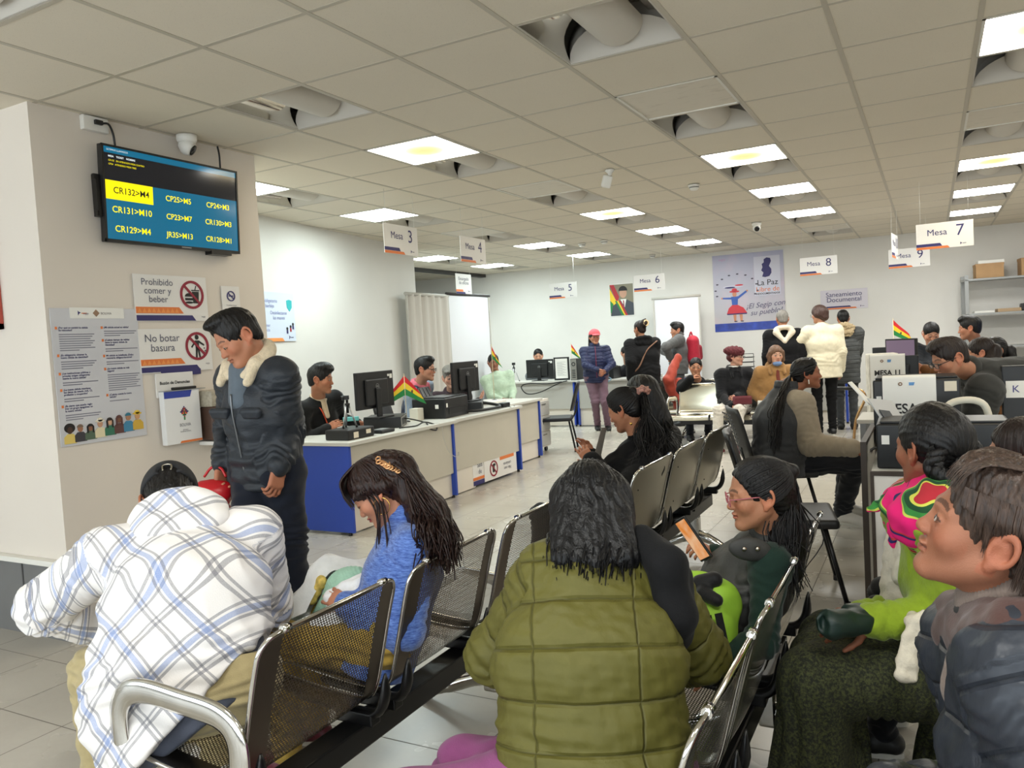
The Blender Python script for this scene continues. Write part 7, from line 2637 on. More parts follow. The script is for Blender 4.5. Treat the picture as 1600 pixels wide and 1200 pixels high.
el_[0].position, el_[0].color = 0.0, (*lin(cols[0][1]), 1)
el_[1].position, el_[1].color = cols[1][0], (*lin(cols[1][1]), 1)
for p_, c_ in cols[2:]:
 e_ = el_.new(p_)
 e_.color = (*lin(c_), 1)
link(nt, f, rmp.inputs[0])
link(nt, rmp.outputs[0], b.inputs['Base Color'])
b.inputs['Roughness'].default_value = 0.9
m_skirt, nt, b = new_mat('dark_green_figured_skirt')
f = mth(nt, 'MULTIPLY_ADD', noise(nt, coords(nt, 'Object'), 130, 3, 0.7), 4.0, -1.7, True)
link(nt, mixc(nt, f, lin((26, 30, 20)), lin((78, 82, 42))), b.inputs['Base Color'])
b.inputs['Roughness'].default_value = 0.85
bump(nt, b, f, 0.4, 0.004)
KHAKI = cloth('khaki_cotton', (176, 160, 118))
BLKCLOTH = cloth('black_wool', (13, 13, 15), sheen=0.03)
DKTRO = cloth('dark_trousers', (22, 24, 30))
JEANS = cloth('dark_jeans', (20, 25, 38))
GREYJ = cloth('charcoal_jacket_shell', (46, 50, 56), 0.42, 0.12, 20, 0.5, 60, 0.0, (1, 1, 2.2))
OLIVE = quilted('olive_green_puffer', (88, 84, 33), 0.094, 0.6, (-0.105, 0.115))
SHEAR = M('cream_shearling', (216, 200, 172), 0.95, 0, 0.1, 60, 1.0, 140, 0.2, 0, 0.3)
MAUVE = cloth('mauve_trousers', (128, 66, 110))
SHOEB = M('black_shoe', (20, 20, 21), 0.5)
SHOEW = M('white_shoe', (214, 210, 202), 0.55)
EXTRA = {}
def near(px, py, D):
 return at(px, py, D)
# ------------------------------------------------------------------ 1  the bent man in the plaid hoodie
P = Fig('person in white plaid hoodie and dark cap bent forward on the bench', (-1.88, 1.50, 0.51), 141, s=1.06, lean=26, hunch=22, side=2, sit=True, head=(-2, 62, 0), wl=at(175, 988, 2.62), wr=at(372, 1000, 2.80), hintL=-CR * 1.0 + V3(0, 0, -0.25) - CF * 0.2, hintR=CR * 0.7 + V3(0, 0, -0.8), leg_az=158, w=1.12, skin=(156, 108, 80), headpos=at(266, 786, 2.62), spread=0.05)
P.hand_spec['R'] = {'hide': True}
P.eyes = 'shut'
P.body()
def plaid_extra(F):
 # the open left front hangs down beside the thigh
 a = P.J['pel'] + P.left0 * 0.17
 F.cap(a + V3(0, 0, 0.12), a + P.left0 * 0.06 + V3(0, 0, -0.02), 0.11, 0.08, 0.06)
 F.cap(a + P.left0 * 0.04 + V3(0, 0, 0.02), a + P.left0 * 0.07 - P.fwd * 0.02 + V3(0, 0, -0.13), 0.075, 0.025, 0.05)
P.top('hoodie', m_plaid, fat=1.14, hem=0.035, collar='hood', wrinkle=1.5, flare=1.10, sl=1.25, extra=plaid_extra, hemdir=-P.sp1 + P.left0 * -0.75, cutk=0.01)
F = Field()
F.cap(P.J['pel'] - P.sp1 * 0.10, P.J['pel'] + P.sp1 * 0.1, 0.140, 0.140, 0.03, P.lat, 1.38)
F.cut(P.J['pel'] - P.sp1 * 0.105, -P.sp1 - P.left0 * 0.5, 0.003)
P.part('undershirt', F, cloth('slate_tee', (68, 72, 84)))
P.trousers(KHAKI, 1.14, rise=0.06)
P.shoes(SHOEW)
F = P.hair_base('short', 0.0)
P.hair(BLACKHAIR, F)
F = Field()
F.ell(P.hp(0, -0.012, 0.045), np.array((0.090, 0.112, 0.092)) * P.hs, 0.01, P.hT)
F.cut(P.hp(0, 0, 0.022), -P.hT[2], 0.004)
F.ell(P.hp(0, 0.12, 0.035), np.array((0.075, 0.07, 0.012)) * P.hs, 0.015, P.hT)
F.ell(P.hp(0, -0.118, 0.035), np.array((0.035, 0.02, 0.02)), 0.006, P.hT, 's')
cp = P.part('cap', F, M('worn_black_cap', (30, 30, 32), 0.8, 0, 0.4, 25, 0.3, 300), 0.004)
P.strand('cap_buckle', [P.hp(-0.012, -0.118, 0.02), P.hp(-0.012, -0.122, 0.045), P.hp(0.012, -0.122, 0.045), P.hp(0.012, -0.118, 0.02)], 0.003, STEEL, 6, parent=cp)
t = thing('red_bag', 'red bag held low by the standing man', 'bag', tuple(at(334, 756, 3.58)), 0)
F = Field()
F.cap((-0.05, -0.02, -0.03), (0.03, 0.02, -0.04), 0.045, 0.045, 0.03)
F.cap((0, 0, -0.05), (0, 0.02, -0.20), 0.045, 0.05, 0.06)
V, Fc = F.mesh(0.007)
obj_from('pouch', V + (0.003 * fnoise(V, 0.05, 3))[:, None], Fc, M('red_vinyl', (190, 24, 34), 0.35), t, np.zeros(3))
m_ = MB()
m_.tube(spline([(-0.06, 0, 0.03), (-0.03, 0.02, 0.07), (0.03, 0.02, 0.07), (0.06, 0.02, 0.03)], 5), 0.006, 8)
m_.build('handle', MATS['red_vinyl'], t)
# ------------------------------------------------------------------ 2  the man on his feet in the shearling collar
base = at(416, 726, 3.6)
pel = np.array([base[0], base[1], 0.93])
P = Fig('person standing in dark jacket with cream shearling collar, looking down', pel, 268, s=1.02, lean=3, hunch=6, head=(-20, 32, 6), wl=at(436, 730, 3.42), wr=at(346, 724, 3.62), hintL=CF, hintR=CF - CR * 0.3, shL=at(438, 588, 3.48), shR=at(364, 594, 3.66), skin=(178, 122, 94), w=1.0, headpos=at(372, 528, 3.46), legs={'knL': at(455, 838, 3.58), 'anL': V3(*at(472, 1000, 3.72)[:2], 0.09), 'knR': at(392, 850, 3.42), 'anR': V3(*at(385, 1030, 3.45)[:2], 0.085)})
P.eyes = 'half'
P.hand_spec['L'] = {'dir': V3(-0.15, -0.2, -1), 'palm': V3(-1, 0.2, 0), 'curl': (0.5, 0.6, 0.65, 0.7)}
P.hand_spec['R'] = {'dir': V3(0.1, -0.2, -1), 'palm': V3(1, 0.0, 0), 'curl': (0.6, 0.7, 0.75, 0.8)}
P.body()
P.top('jacket', GREYJ, fat=1.08, hem=0.06, sleeve=0.96, wrinkle=1.9, sl=1.10, shoulder=1.05, res=0.006)
P.collar('wide', SHEAR)
F = Field()
F.cap(P.J['nek'] - P.sp2 * 0.16 + P.chf * 0.085, P.J['nek'] - P.sp2 * 0.03 + P.chf * 0.055, 0.055, 0.052, 0.02, P.lat, 1.1)
P.part('sweater', F, cloth('slate_sweater', (92, 102, 112)), 0.005)
F = Field()
axn = unit(P.sp2 + P.hT[2])
F.torus(P.J['nek'] + axn * 0.012 + P.chf * 0.012, axn + P.chf * 0.35, 0.062, 0.013, 0.01)
F.torus(P.J['nek'] - axn * 0.006 + P.chf * 0.02, axn + P.chf * 0.5, 0.070, 0.011, 0.02)
P.part('shirt_collar', F, cloth('pale_lilac_shirt', (188, 186, 200)), 0.0045)
zp = [P.J['nek'] - P.sp2 * q + P.chf * (0.100 + 0.05 * math.sin(min(1, q / 0.2) * 1.5)) for q in (0.12, 0.2, 0.3, 0.4, 0.5, 0.56)]
P.strand('zipper', zp, 0.004, M('zip_metal', (120, 122, 124), 0.35, 0.8), 6)
for sx in (-1, 1):
 c_ = P.J['nek'] - P.sp2 * 0.20 + P.chf * 0.135 + P.lat * sx * 0.10
 F = Field()
 F.cap(c_ - P.lat * 0.045, c_ + P.lat * 0.045, 0.017, 0.017, 0.01)
 F.cap(c_ - P.lat * 0.04 - P.sp2 * 0.02, c_ + P.lat * 0.04 - P.sp2 * 0.02, 0.014, 0.014, 0.01)
 P.part('chest_flap', F, GREYJ, 0.005)
P.trousers(JEANS, 1.08, wrinkle=1.6)
P.shoes(SHOEB)
def topped(F, E):
 E((0, 0.030, 0.108), (0.060, 0.055, 0.030), 0.02)
 E((0.01, 0.060, 0.112), (0.046, 0.032, 0.018), 0.015)
F = P.hair_base('short', 0.008, topped, line=0.088)
P.hair(BLACKHAIR, F, streak=0.003)
# ------------------------------------------------------------------ 3  the woman in blue, bending over a baby
P = Fig('person in heather blue fleece bending over a baby, hair held by a beaded clip', (-1.64, 2.06, 0.50), 203, s=0.93, hunch=26, nek=at(634, 812, 2.70), shL=at(652, 858, 2.56), shR=at(655, 842, 2.90), sit=True, head=(2, 36, 4), fem=True, skin=(184, 128, 100), headpos=at(592, 768, 2.68), wl=at(545, 945, 2.60), wr=at(545, 925, 2.98), leg_az=182, w=1.0)
P.eyes = 'shut'
P.liner = True
P.lip = (142, 52, 58)
P.body()
P.top('fleece', m_heath, fat=1.10, hem=0.12, collar='stand', wrinkle=1.0, sl=1.2)
P.trousers(cloth('mustard_trousers', (168, 138, 62)), 1.05)
P.shoes(M('maroon_shoe', (96, 32, 44), 0.4))
def bangs(F, E):
 F.cap(P.hp(0.0, -0.085, 0.05), P.hp(0.0, -0.115, 0.015), 0.055, 0.045, 0.03)
 for sx in (-1, 1):
  F.cap(P.hp(sx * 0.066, 0.02, 0.05), P.hp(sx * 0.072, -0.05, 0.0), 0.026, 0.03, 0.02)
F = P.hair_base('short', 0.01, bangs, line=0.05, cut=(-0.09, -0.10, 0.62))
F.cap(P.hp(0, -0.11, 0.02), at(668, 800, 2.62), 0.05, 0.06, 0.04)
F.cap(at(668, 800, 2.62), at(690, 850, 2.56), 0.06, 0.05, 0.04)
bk = P.J['nek'] - P.chf * 0.10
def tail_end(phi, r):
 q = r.uniform(0, 1)
 a = P.hp(0.0, -0.125 + r.uniform(-0.02, 0.02), 0.02) + P.lat * r.uniform(-0.05, 0.05)
 m1 = at(650 + 32 * q, 790 + 6 * r.normal(), 2.62) + P.lat * r.uniform(-0.08, 0.08)
 m2 = at(660 + 50 * q, 830, 2.54) + P.lat * r.uniform(-0.09, 0.09)
 e = at(660 + 58 * q, 872 + 14 * r.normal(), 2.50) + P.lat * r.uniform(-0.09, 0.09)
 return [a, m1, m2, e]
lk = P.long_locks(260, tail_end, r=0.0080, wave=0.016, seed=4, jit=0.010, az=(-2.3, 2.3))
for k in range(70):
 x = RNG.uniform(-0.07, 0.07)
 p_ = spline([P.hp(x * 0.5, 0.0, 0.130), P.hp(x * 0.9, 0.070, 0.112), P.hp(x, 0.108 - 4 * x * x, 0.070), P.hp(x * 1.08, 0.116 - 6 * x * x, 0.022 + 0.012 * RNG.normal())], 5)
 lk[0].append(p_)
 lk[1].append(0.0075 * np.clip(1.15 - np.linspace(0, 1, len(p_)), 0.2, 1))
sd = [[P.hp(-0.078, 0.0, 0.03), P.hp(-0.082, -0.01, -0.04), at(606, 850, 2.56), at(600, 905, 2.55)], [P.hp(-0.075, 0.012, 0.02), P.hp(-0.078, 0.02, -0.05), at(592, 850, 2.60), at(588, 890, 2.6)]]
for s_ in sd:
 for k in range(5):
  p_ = spline([q + RNG.normal(0, 0.005, 3) for q in s_], 5)
  lk[0].append(p_)
  lk[1].append(0.006 * np.clip(1.1 - np.linspace(0, 1, len(p_)), 0.15, 1))
AUB = hair_mat('black_to_auburn_hair', (20, 15, 15), 0.40, 0.4, (52, 30, 24))
P.hair(AUB, F, lk, streak=0.004)
# beaded claw clip and hoop
F = Field()
for k in range(9):
 u_ = k / 8
 for row in range(2):
  c_ = P.hp(-0.072 + 0.02 * row + 0.008 * math.sin(u_ * 9), -0.088 - 0.035 * u_, 0.078 - 0.07 * u_ + 0.012 * row)
  F.torus(c_, P.hv(-0.7, -0.3, 0.6), 0.008, 0.0032, 0.002)
P.part('hair_clip', F, M('rose_gold_beads', (214, 160, 112), 0.25, 0.6), 0.0022)
m_ = MB()
c_ = P.hp(-0.080, 0.0, -0.052) - P.root
m_.tube([c_ + P.hv(0.006 * math.sin(a), 0.028 * math.sin(a), 0.028 * math.cos(a)) for a in np.linspace(0, 2 * PI, 28)[:-1]], 0.0016, 6, 0, True)
m_.build('hoop_earring', M('gold', (226, 178, 96), 0.2, 1.0), P.t)
# the baby in its shawl on her lap
bp = at(535, 925, 2.83)
t = thing('person', 'baby in mint knitted cap wrapped in a white blanket on a lap', 'person', tuple(bp), 0)
R0 = bp
F = Field()
hd = at(552, 922, 2.80) - R0
F.ell(hd, (0.062, 0.066, 0.062), 0.02)
F.cap(hd, hd + V3(0.05, 0.03, -0.10), 0.05, 0.07, 0.04)
V, Fc = F.mesh(0.005)
obj_from('body', V, Fc, SKIN, t, np.zeros(3), {'tint': np.tile(np.array(lin((206, 158, 132))), (len(V), 1))})
F = Field()
F.ell(hd + V3(0, 0, 0.012), (0.073, 0.077, 0.070), 0.02)
F.cap(hd + V3(-0.03, -0.03, 0.01), hd + V3(-0.11, -0.05, -0.10), 0.050, 0.04, 0.05)
V, Fc = F.mesh(0.004)
N_ = normals(V, Fc)
V = V + N_ * (0.0022 * np.sin(V[:, 0] * 420) * np.sin(V[:, 2] * 420 + V[:, 1] * 300))[:, None]
obj_from('knitted_cap', V, Fc, M('mint_wool', (168, 208, 186), 0.9, 0, 0.08, 60, 0.5, 220), t, np.zeros(3))
# blanket: a rim of soft cloth standing up round the head, then draped over the lap
V, Fq = [], []
nu, nv = 30, 14
rim = spline([at(x, y, d) - R0 for x, y, d in ((436, 975, 2.70), (458, 930, 2.74), (484, 890, 2.80), (512, 866, 2.88), (560, 872, 2.96), (600, 874, 2.96), (618, 900, 2.84), (596, 930, 2.70), (540, 948, 2.62), (485, 975, 2.62))], 6)
low = spline([at(x, y, d) - R0 for x, y, d in ((450, 1060, 2.72), (470, 1010, 2.78), (490, 980, 2.86), (520, 965, 2.92), (560, 960, 2.95), (596, 965, 2.92), (615, 975, 2.82), (592, 990, 2.72), (540, 1010, 2.66), (485, 1050, 2.66))], 6)
nR = len(rim)
for j in range(nv + 1):
 q = j / nv
 ring = rim * (1 - q) + low * q
 c0 = ring.mean(0)
 ring = c0 + (ring - c0) * (1 + 0.12 * math.sin(q * PI))
 V.append(ring + 0.006 * np.stack([np.sin(np.arange(nR) * 0.9 + q * 5), np.cos(np.arange(nR) * 0.7), np.sin(np.arange(nR) * 0.5 + q * 8)], 1))
inner = [rim.mean(0) + (rim - rim.mean(0)) * k - V3(0, 0, 0.05 * (1 - k)) for k in (0.94, 0.8, 0.6)]
V = [*inner[::-1], *V]
nr_ = len(V)
V = np.concatenate(V)
Fq = [(j * nR + i, j * nR + i + 1, (j + 1) * nR + i + 1, (j + 1) * nR + i) for j in range(nr_ - 1) for i in range(nR - 1)]
BLK = M('white_baby_blanket', (236, 236, 236), 0.9, 0, 0.06, 30, 0.4, 160, 0.2, 0, 0.2)
obj_from('blanket', V, np.array(Fq), BLK, t, np.zeros(3))
F = Field()
F.cap(at(572, 905, 2.70) - R0, at(520, 935, 2.66) - R0, 0.028, 0.034, 0.03)
F.cap(at(605, 898, 2.72) - R0, at(560, 930, 2.66) - R0, 0.028, 0.034, 0.03)
V, Fc = F.mesh(0.005)
obj_from('muslin_cloth', V + (0.004 * fnoise(V, 0.05, 8))[:, None] * normals(V, Fc), Fc, BLK, t, np.zeros(3))
F = Field()
for k, (x, y) in enumerate(((502, 910), (494, 922), (487, 934))):
 F.ell(at(x, y, 2.79) - R0, (0.020, 0.020, 0.026), 0.006)
V, Fc = F.mesh(0.004)
obj_from('printed_motif', V, Fc, M('orange_lime_print', (206, 178, 92), 0.8, 0, 0.4, 50), t, np.zeros(3))
t = thing('folded_bag', 'mustard fabric bag squeezed between the first two seat backs', 'bag', (-1.70, 1.93, 0.425), 0)
F = Field()
F.cap((0.06, 0, 0.05), (0.12, 0.0, 0.06), 0.05, 0.045, 0.04)
F.cap((0.08, 0, 0.10), (0.14, 0.0, 0.16), 0.03, 0.025, 0.04)
V, Fc = F.mesh(0.006)
V[:, 2] = np.maximum(V[:, 2], 0.002)
obj_from('pouch', V + (0.004 * fnoise(V, 0.06, 6))[:, None] * normals(V, Fc), Fc, cloth('mustard_canvas', (172, 146, 66)), t, np.zeros(3))
t = thing('glitter_bag', 'maroon glittering bag standing under the perforated bench', 'bag', tuple(np.array([*at(515, 1165, 2.05)[:2], 0.0])), 0.3)
F = Field()
F.cap((-0.10, 0, 0.06), (0.10, 0, 0.06), 0.06, 0.06, 0.02)
F.cap((-0.08, 0, 0.16), (0.08, 0, 0.16), 0.04, 0.04, 0.06)
V, Fc = F.mesh(0.007)
obj_from('pouch', V, Fc, M('maroon_glitter', (108, 34, 50), 0.3, 0.3, 0.5, 300), t, np.zeros(3))
# ------------------------------------------------------------------ 4  the woman in the olive quilted jacket, back to us
P = Fig('person in olive quilted jacket seen from behind, straight black hair', (-0.66, 1.50, 0.50), 113, s=0.97, lean=14, hunch=10, sit=True, head=(0, 22, -2), fem=True, skin=(170, 118, 90), leg_az=197, w=1.06, wl=at(850, 1040, 2.12), wr=at(1010, 1050, 2.12), hintL=-CR + V3(0, 0, -0.5) - CF * 0.3, hintR=CR + V3(0, 0, -0.6) - CF * 0.3, headpos=at(925, 800, 1.92), shL=at(858, 905, 1.84), shR=at(1016, 902, 1.84), knee_drop=0.02, spread=0.06)
P.eyes = 'shut'
P.body()
P.top('jacket', OLIVE, fat=1.20, hem=0.03, quilt=(0.094, 0.010), wrinkle=1.0, flare=1.12, sl=1.22, collar=None, res=0.0058)
F = Field()
F.cap(P.J['pel'] - P.sp1 * 0.2, P.J['pel'] + P.sp1 * 0.12, 0.142, 0.13, 0.03, P.lat, 1.38)
F.cut(P.J['pel'] - P.sp1 * 0.13, -P.sp1, 0.01)
P.part('striped_top', F, m_strp, 0.007)
P.trousers(MAUVE, 1.22, rise=0.06, wrinkle=1.2)
P.shoes(SHOEB)
F = P.hair_base('long', 0.012, None, line=0.06)
for sx in (-1, 1):
 F.cap(P.hp(sx * 0.05, -0.05, 0.03), at(930 + 44 * sx, 872, 1.755), 0.052, 0.036, 0.03)
F.cap(P.hp(0, -0.07, 0.0), at(928, 880, 1.74), 0.060, 0.036, 0.03)
def green_end(phi, r):
 x = math.sin(phi)
 cx = 930 + 68 * x + 6 * r.normal()
 ln = 884 + 20 * math.cos(phi) + 14 * r.normal()
 d = 1.80 - 0.09 * max(0, math.cos(phi)) + 0.02 * r.uniform()
 return [P.hp(0.090 * x, -0.012 - 0.112 * math.cos(phi), -0.05), at(cx, (ln + 825) / 2, d + 0.02), at(cx - 2, ln, d - 0.035)]
lk = P.long_locks(520, green_end, r=0.0054, seed=8, jit=0.004, az=(-2.2, 2.2))
P.hair(hair_mat('blue_black_hair', (11, 11, 13), 0.38, 0.4), F, lk, streak=0.004)
# her black shoulder bag and the rucksack on the seat beside her
t = thing('backpack', 'black backpack strap and pouch on the right of the olive jacket', 'backpack', tuple(at(1040, 930, 1.80)), 0)
R0 = at(1040, 930, 1.80)
F = Field()
F.cap(at(1000, 842, 1.80) - R0, at(1040, 880, 1.74) - R0, 0.030, 0.040, 0.03)
F.cap(at(1040, 880, 1.74) - R0, at(1052, 960, 1.74) - R0, 0.040, 0.046, 0.04)
F.cap(at(1052, 960, 1.74) - R0, at(1040, 1030, 1.78) - R0, 0.044, 0.02, 0.04)
F.cap(at(1058, 900, 1.80) - R0, at(1060, 990, 1.80) - R0, 0.035, 0.035, 0.04)
V, Fc = F.mesh(0.006)
obj_from('pouch', V + (0.002 * fnoise(V, 0.08, 3))[:, None], Fc, BLKCLOTH, t, np.zeros(3))
t = thing('rucksack', 'grey and black rucksack held at the left of the olive jacket', 'backpack', tuple(at(800, 1020, 1.95)), 0)
R0 = at(800, 1020, 1.95)
F = Field()
F.cap(at(790, 985, 1.96) - R0, at(815, 1055, 1.94) - R0, 0.045, 0.05, 0.03)
F.cap(at(825, 985, 2.0) - R0, at(835, 1050, 2.0) - R0, 0.05, 0.05, 0.03)
V, Fc = F.mesh(0.006)
rk = obj_from('pouch', V, Fc, cloth('grey_nylon', (84, 84, 92), 0.6), t, np.zeros(3))
m_ = MB()
m_.tube(spline([at(x, y, d) - R0 for x, y, d in ((838, 965, 1.93), (800, 970, 1.90), (770, 1000, 1.90), (768, 1040, 1.90), (785, 1062, 1.92))], 6), 0.017, 8, 0, False, 0.6)
m_.tube(spline([at(x, y, d) - R0 for x, y, d in ((845, 985, 1.91), (812, 990, 1.88), (795, 1015, 1.88), (795, 1050, 1.90))], 6), 0.010, 8, 0, False, 0.6)
m_.build('strap', BLKCLOTH, t)
# ------------------------------------------------------------------ 5  the schoolgirl with the phone
P = Fig('child with glasses and ponytail in grey vest looking at a phone', (-0.64, 2.50, 0.50), 190, s=0.80, hunch=6, sit=True, head=(10, 6, 0), fem=True, skin=(178, 124, 94), w=1.1, hs=0.90, nek=at(1212, 842, 2.42), headpos=at(1186, 772, 2.36), wl=at(1108, 1040, 2.14), wr=at(1118, 868, 2.55), hintL=CR * 0.5 + V3(0, 0, -0.9), hintR=V3(0, 0, -1), shL=at(1206, 882, 2.30), shR=at(1180, 876, 2.56))
P.eyes = 'half'
P.hand_spec['L'] = {'dir': -CR * 0.9 + V3(0, 0, -0.25) - CF * 0.1, 'palm': V3(0, 0, -1), 'curl': (0.35, 0.4, 0.5, 0.6)}
P.hand_spec['R'] = {'dir': -CR * 0.75 + V3(0, 0, 0.45) - CF * 0.3, 'palm': -CR * 0.3 + V3(0, 0, -0.3) + CF * 0.2, 'curl': (0.75, 0.8, 0.85, 0.9), 'thumb': 0.9}
P.body()
DKGRN = cloth('dark_green_knit', (26, 48, 40), 0.9)
P.top('sweater', DKGRN, fat=1.02, hem=0.06, wrinkle=0.8, sl=1.05)
P.top('vest', M('dark_grey_canvas', (56, 56, 54), 0.6, 0, 0.15, 20, 0.3, 120), fat=1.24, hem=0.10, arms=False, wrinkle=1.5, shoulder=0.85)
F = Field()
ax_ = unit(P.sp2)
F.torus(P.J['nek'] + ax_ * 0.012 - P.fwd * -0.004, ax_ + P.fwd * 0.15, 0.064, 0.022, 0.015)
F.torus(P.J['nek'] + ax_ * 0.038, ax_ + P.fwd * 0.15, 0.060, 0.018, 0.015)
P.part('collar', F, M('dark_grey_canvas', (56, 56, 54)), 0.005)
F = Field()
c_ = at(1172, 858, 2.27)
F.ell(c_, (0.058, 0.016, 0.036), 0.01, np.stack([unit(P.fwd - V3(0, 0, 0.2)), -CF, CU]))
lap = P.part('collar_flap', F, M('dark_grey_canvas', (56, 56, 54)), 0.005)
for dx in (-9, 12):
 b_ = MB()
 q = at(1172 + dx, 858, 2.245) - P.root
 b_.lathe([(0.001, 0.004), (0.006, 0.003), (0.0075, 0.0)], 12, 0, Matrix.Translation(q) @ Vector(tuple(-CF)).to_track_quat('Z', 'Y').to_matrix().to_4x4())
 b_.build('snap_button', STEEL, lap)
P.trousers(DKTRO, 1.05)
P.shoes(SHOEB)
F = P.hair_base('tight', 0.0, None, line=0.066)
F.cap(P.hp(0, -0.085, 0.070), P.hp(0, -0.115, 0.062), 0.026, 0.022, 0.02)
def pony(r):
 q = r.uniform(-1, 1)
 return [at(1232 + 10 * r.uniform(), 772, 2.36 + 0.03 * q), at(1232 + 14 * r.normal(), 830, 2.36 + 0.07 * q), at(1236 + 11 * r.normal(), 892 + 40 * r.uniform(-1, 1), 2.34 + 0.08 * q)]
lk = P.pulled_locks(260, (0, -0.115, 0.075), pony, r=0.0050, seed=12, jit=0.006)
F.cap(at(1228, 770, 2.36), at(1230, 840, 2.36), 0.035, 0.055, 0.03)
F.cap(at(1230, 840, 2.36), at(1232, 890, 2.35), 0.055, 0.045, 0.03)
P.hair(hair_mat('black_hair', (24, 21, 20)), F, lk, flow='back', streak=0.002)
P.glasses(M('rose_plastic', (176, 96, 104), 0.25), 0.0017, 0.0225, 0.018)
m_ = MB()
q = at(1083, 842, 2.46)
t = thing('mobile_phone', 'black mobile phone with glowing orange screen in the child\'s hand', 'phone', tuple(q), 0)
pz = unit((at(1066, 812, 2.47) - at(1103, 866, 2.44)))
px_ = unit(CF * 0.75 - CR * 0.35 - V3(0, 0, 0.1))
px_ = unit(px_ - pz * (px_ @ pz))
pn = np.cross(pz, px_)
T = np.eye(4)
T[:3, 0], T[:3, 1], T[:3, 2] = px_, pn, pz
m_.box(-0.035, 0.035, -0.004, 0.004, -0.074, 0.074, 0, 0.003, T)
m_.build('case', PLASTIC, t)
m_ = MB()
sg = 1 if pn @ -CF > 0 else -1
m_.box(-0.030, 0.030, sg * 0.0040, sg * 0.0048, -0.067, 0.067, 0, 0, T)
m_p, nt, b = new_mat('phone_screen')
f = noise(nt, coords(nt, 'Object'), 22, 2)
b.inputs['Base Color'].default_value = (0.02, 0.02, 0.02, 1)
link(nt, mixc(nt, mth(nt, 'MULTIPLY_ADD', f, 3.0, -1.0, True), lin((236, 140, 50)), lin((246, 196, 150))), b.inputs['Emission Color'])
b.inputs['Emission Strength'].default_value = 0.36
b.inputs['Roughness'].default_value = 0.1
m_.build('screen', m_p, t)
# lime drawstring bag with black letters, and a black strap bag
t = thing('sports_bag', 'lime green bag with big black letters on the child\'s lap', 'bag', tuple(at(1095, 985, 2.28)), 0)
R0 = at(1095, 985, 2.28)
F = Field()
F.cap(at(1076, 930, 2.40) - R0, at(1116, 940, 2.30) - R0, 0.075, 0.075, 0.04)
F.cap(at(1080, 975, 2.30) - R0, at(1112, 985, 2.24) - R0, 0.085, 0.07, 0.05)
F.cap(at(1080, 1010, 2.24) - R0, at(1108, 1008, 2.20) - R0, 0.04, 0.04, 0.05)
V, Fc = F.mesh(0.006)
V = V + (0.004 * fnoise(V, 0.09, 4))[:, None] * normals(V, Fc)
LIME = M('lime_nylon', (158, 206, 62), 0.6, 0, 0.08, 12)
obj_from('pouch', V, Fc, LIME, t, np.zeros(3))
q = unit(-ray(1100, 985))
for ch, x, y in (('U', 1084, 978), ('N', 1108, 970)):
 cu_ = text('lettering', ch, 0.10, INK, t, 0, 0, 0, bold=0.006)
 p_ = at(x, y, 2.2)
 # lie the letters on the cloth: march along the sight line to the bag surface
 dd = ray(x, y)
 W_ = V + R0 - EYE
 ok_ = np.where(np.linalg.norm(np.cross(W_, unit(dd)), axis=1) < 0.03)[0]
 k = ok_[np.argmin(W_[ok_] @ CF)]
 cu_.location = Vector(V[k] + q * 0.006)
 ux = unit(CR + CU * 0.22)
 cu_.rotation_euler = Matrix(np.stack([ux, np.cross(-CF, ux), -CF], 1).tolist()).to_euler()
t = thing('waist_bag', 'small black strap bag across the lime bag', 'bag', tuple(at(1108, 925, 2.22)), 0)
R0 = at(1108, 925, 2.22)
F = Field()
F.cap(at(1094, 912, 2.28) - R0, at(1116, 906, 2.26) - R0, 0.026, 0.024, 0.02)
F.cap(at(1100, 928, 2.24) - R0, at(1120, 938, 2.2) - R0, 0.022, 0.018, 0.02)
V, Fc = F.mesh(0.006)
obj_from('pouch', V, Fc, cloth('black_nylon', (20, 20, 22), 0.6), t, np.zeros(3))
# ------------------------------------------------------------------ 6, 7  the two women on the plain bench
P = Fig('person in black coat with patterned scrunchie seated on the plain steel bench', (-1.56, 3.98, 0.50), 170, s=0.97, hunch=14, sit=True, head=(4, 22, 0), fem=True, skin=(170, 116, 86), nek=at(1003, 690, 4.22), headpos=at(976, 640, 4.22), wl=at(925, 722, 4.05), wr=at(925, 715, 4.4), w=1.12, shL=at(1012, 728, 4.08), shR=at(990, 712, 4.4), hintL=-CF + V3(0, 0, -1))
P.eyes = 'shut'
P.body()
P.top('coat', BLKCLOTH, fat=1.16, hem=0.14, collar='stand', wrinkle=1.2, sl=1.15)
P.trousers(DKTRO)
P.shoes(SHOEB)
F = P.hair_base('tight', 0.0, None, line=0.062)
F.cap(P.hp(0, -0.09, 0.06), at(1002, 614, 4.2), 0.04, 0.035, 0.02)
def pony6(r):
 q = r.uniform(-1, 1)
 return [at(1003, 613, 4.2 + 0.02 * q), at(1010 + 4 * q, 640, 4.14 + 0.02 * q), at(1010 + 9 * r.normal(), 680, 4.10 + 0.05 * q), at(1010 + 9 * r.normal(), 712 + 12 * r.normal(), 4.05 + 0.06 * q)]
lk = P.pulled_locks(170, (0, -0.11, 0.06), pony6, r=0.0075, seed=21, jit=0.008)
P.hair(BLACKHAIR, F, lk, flow='back', streak=0.003)
F = Field()
F.torus(at(1002, 612, 4.18), unit(at(1010, 640, 4.14) - at(998, 605, 4.2)), 0.028, 0.018, 0.01)
P.part('scrunchie', F, M('patterned_satin', (168, 120, 106), 0.5, 0, 0.5, 90), 0.005, disp=lambda V: 0.005 * fnoise(V, 0.02, 4))
b_ = MB()
for k, (x, y) in enumerate(((986, 662), )):
 b_.lathe([(0.001, 0.008), (0.007, 0.004), (0.008, 0), (0.006, -0.006), (0.001, -0.008)], 10, 0, Matrix.Translation(at(x, y, 4.10) - P.root))
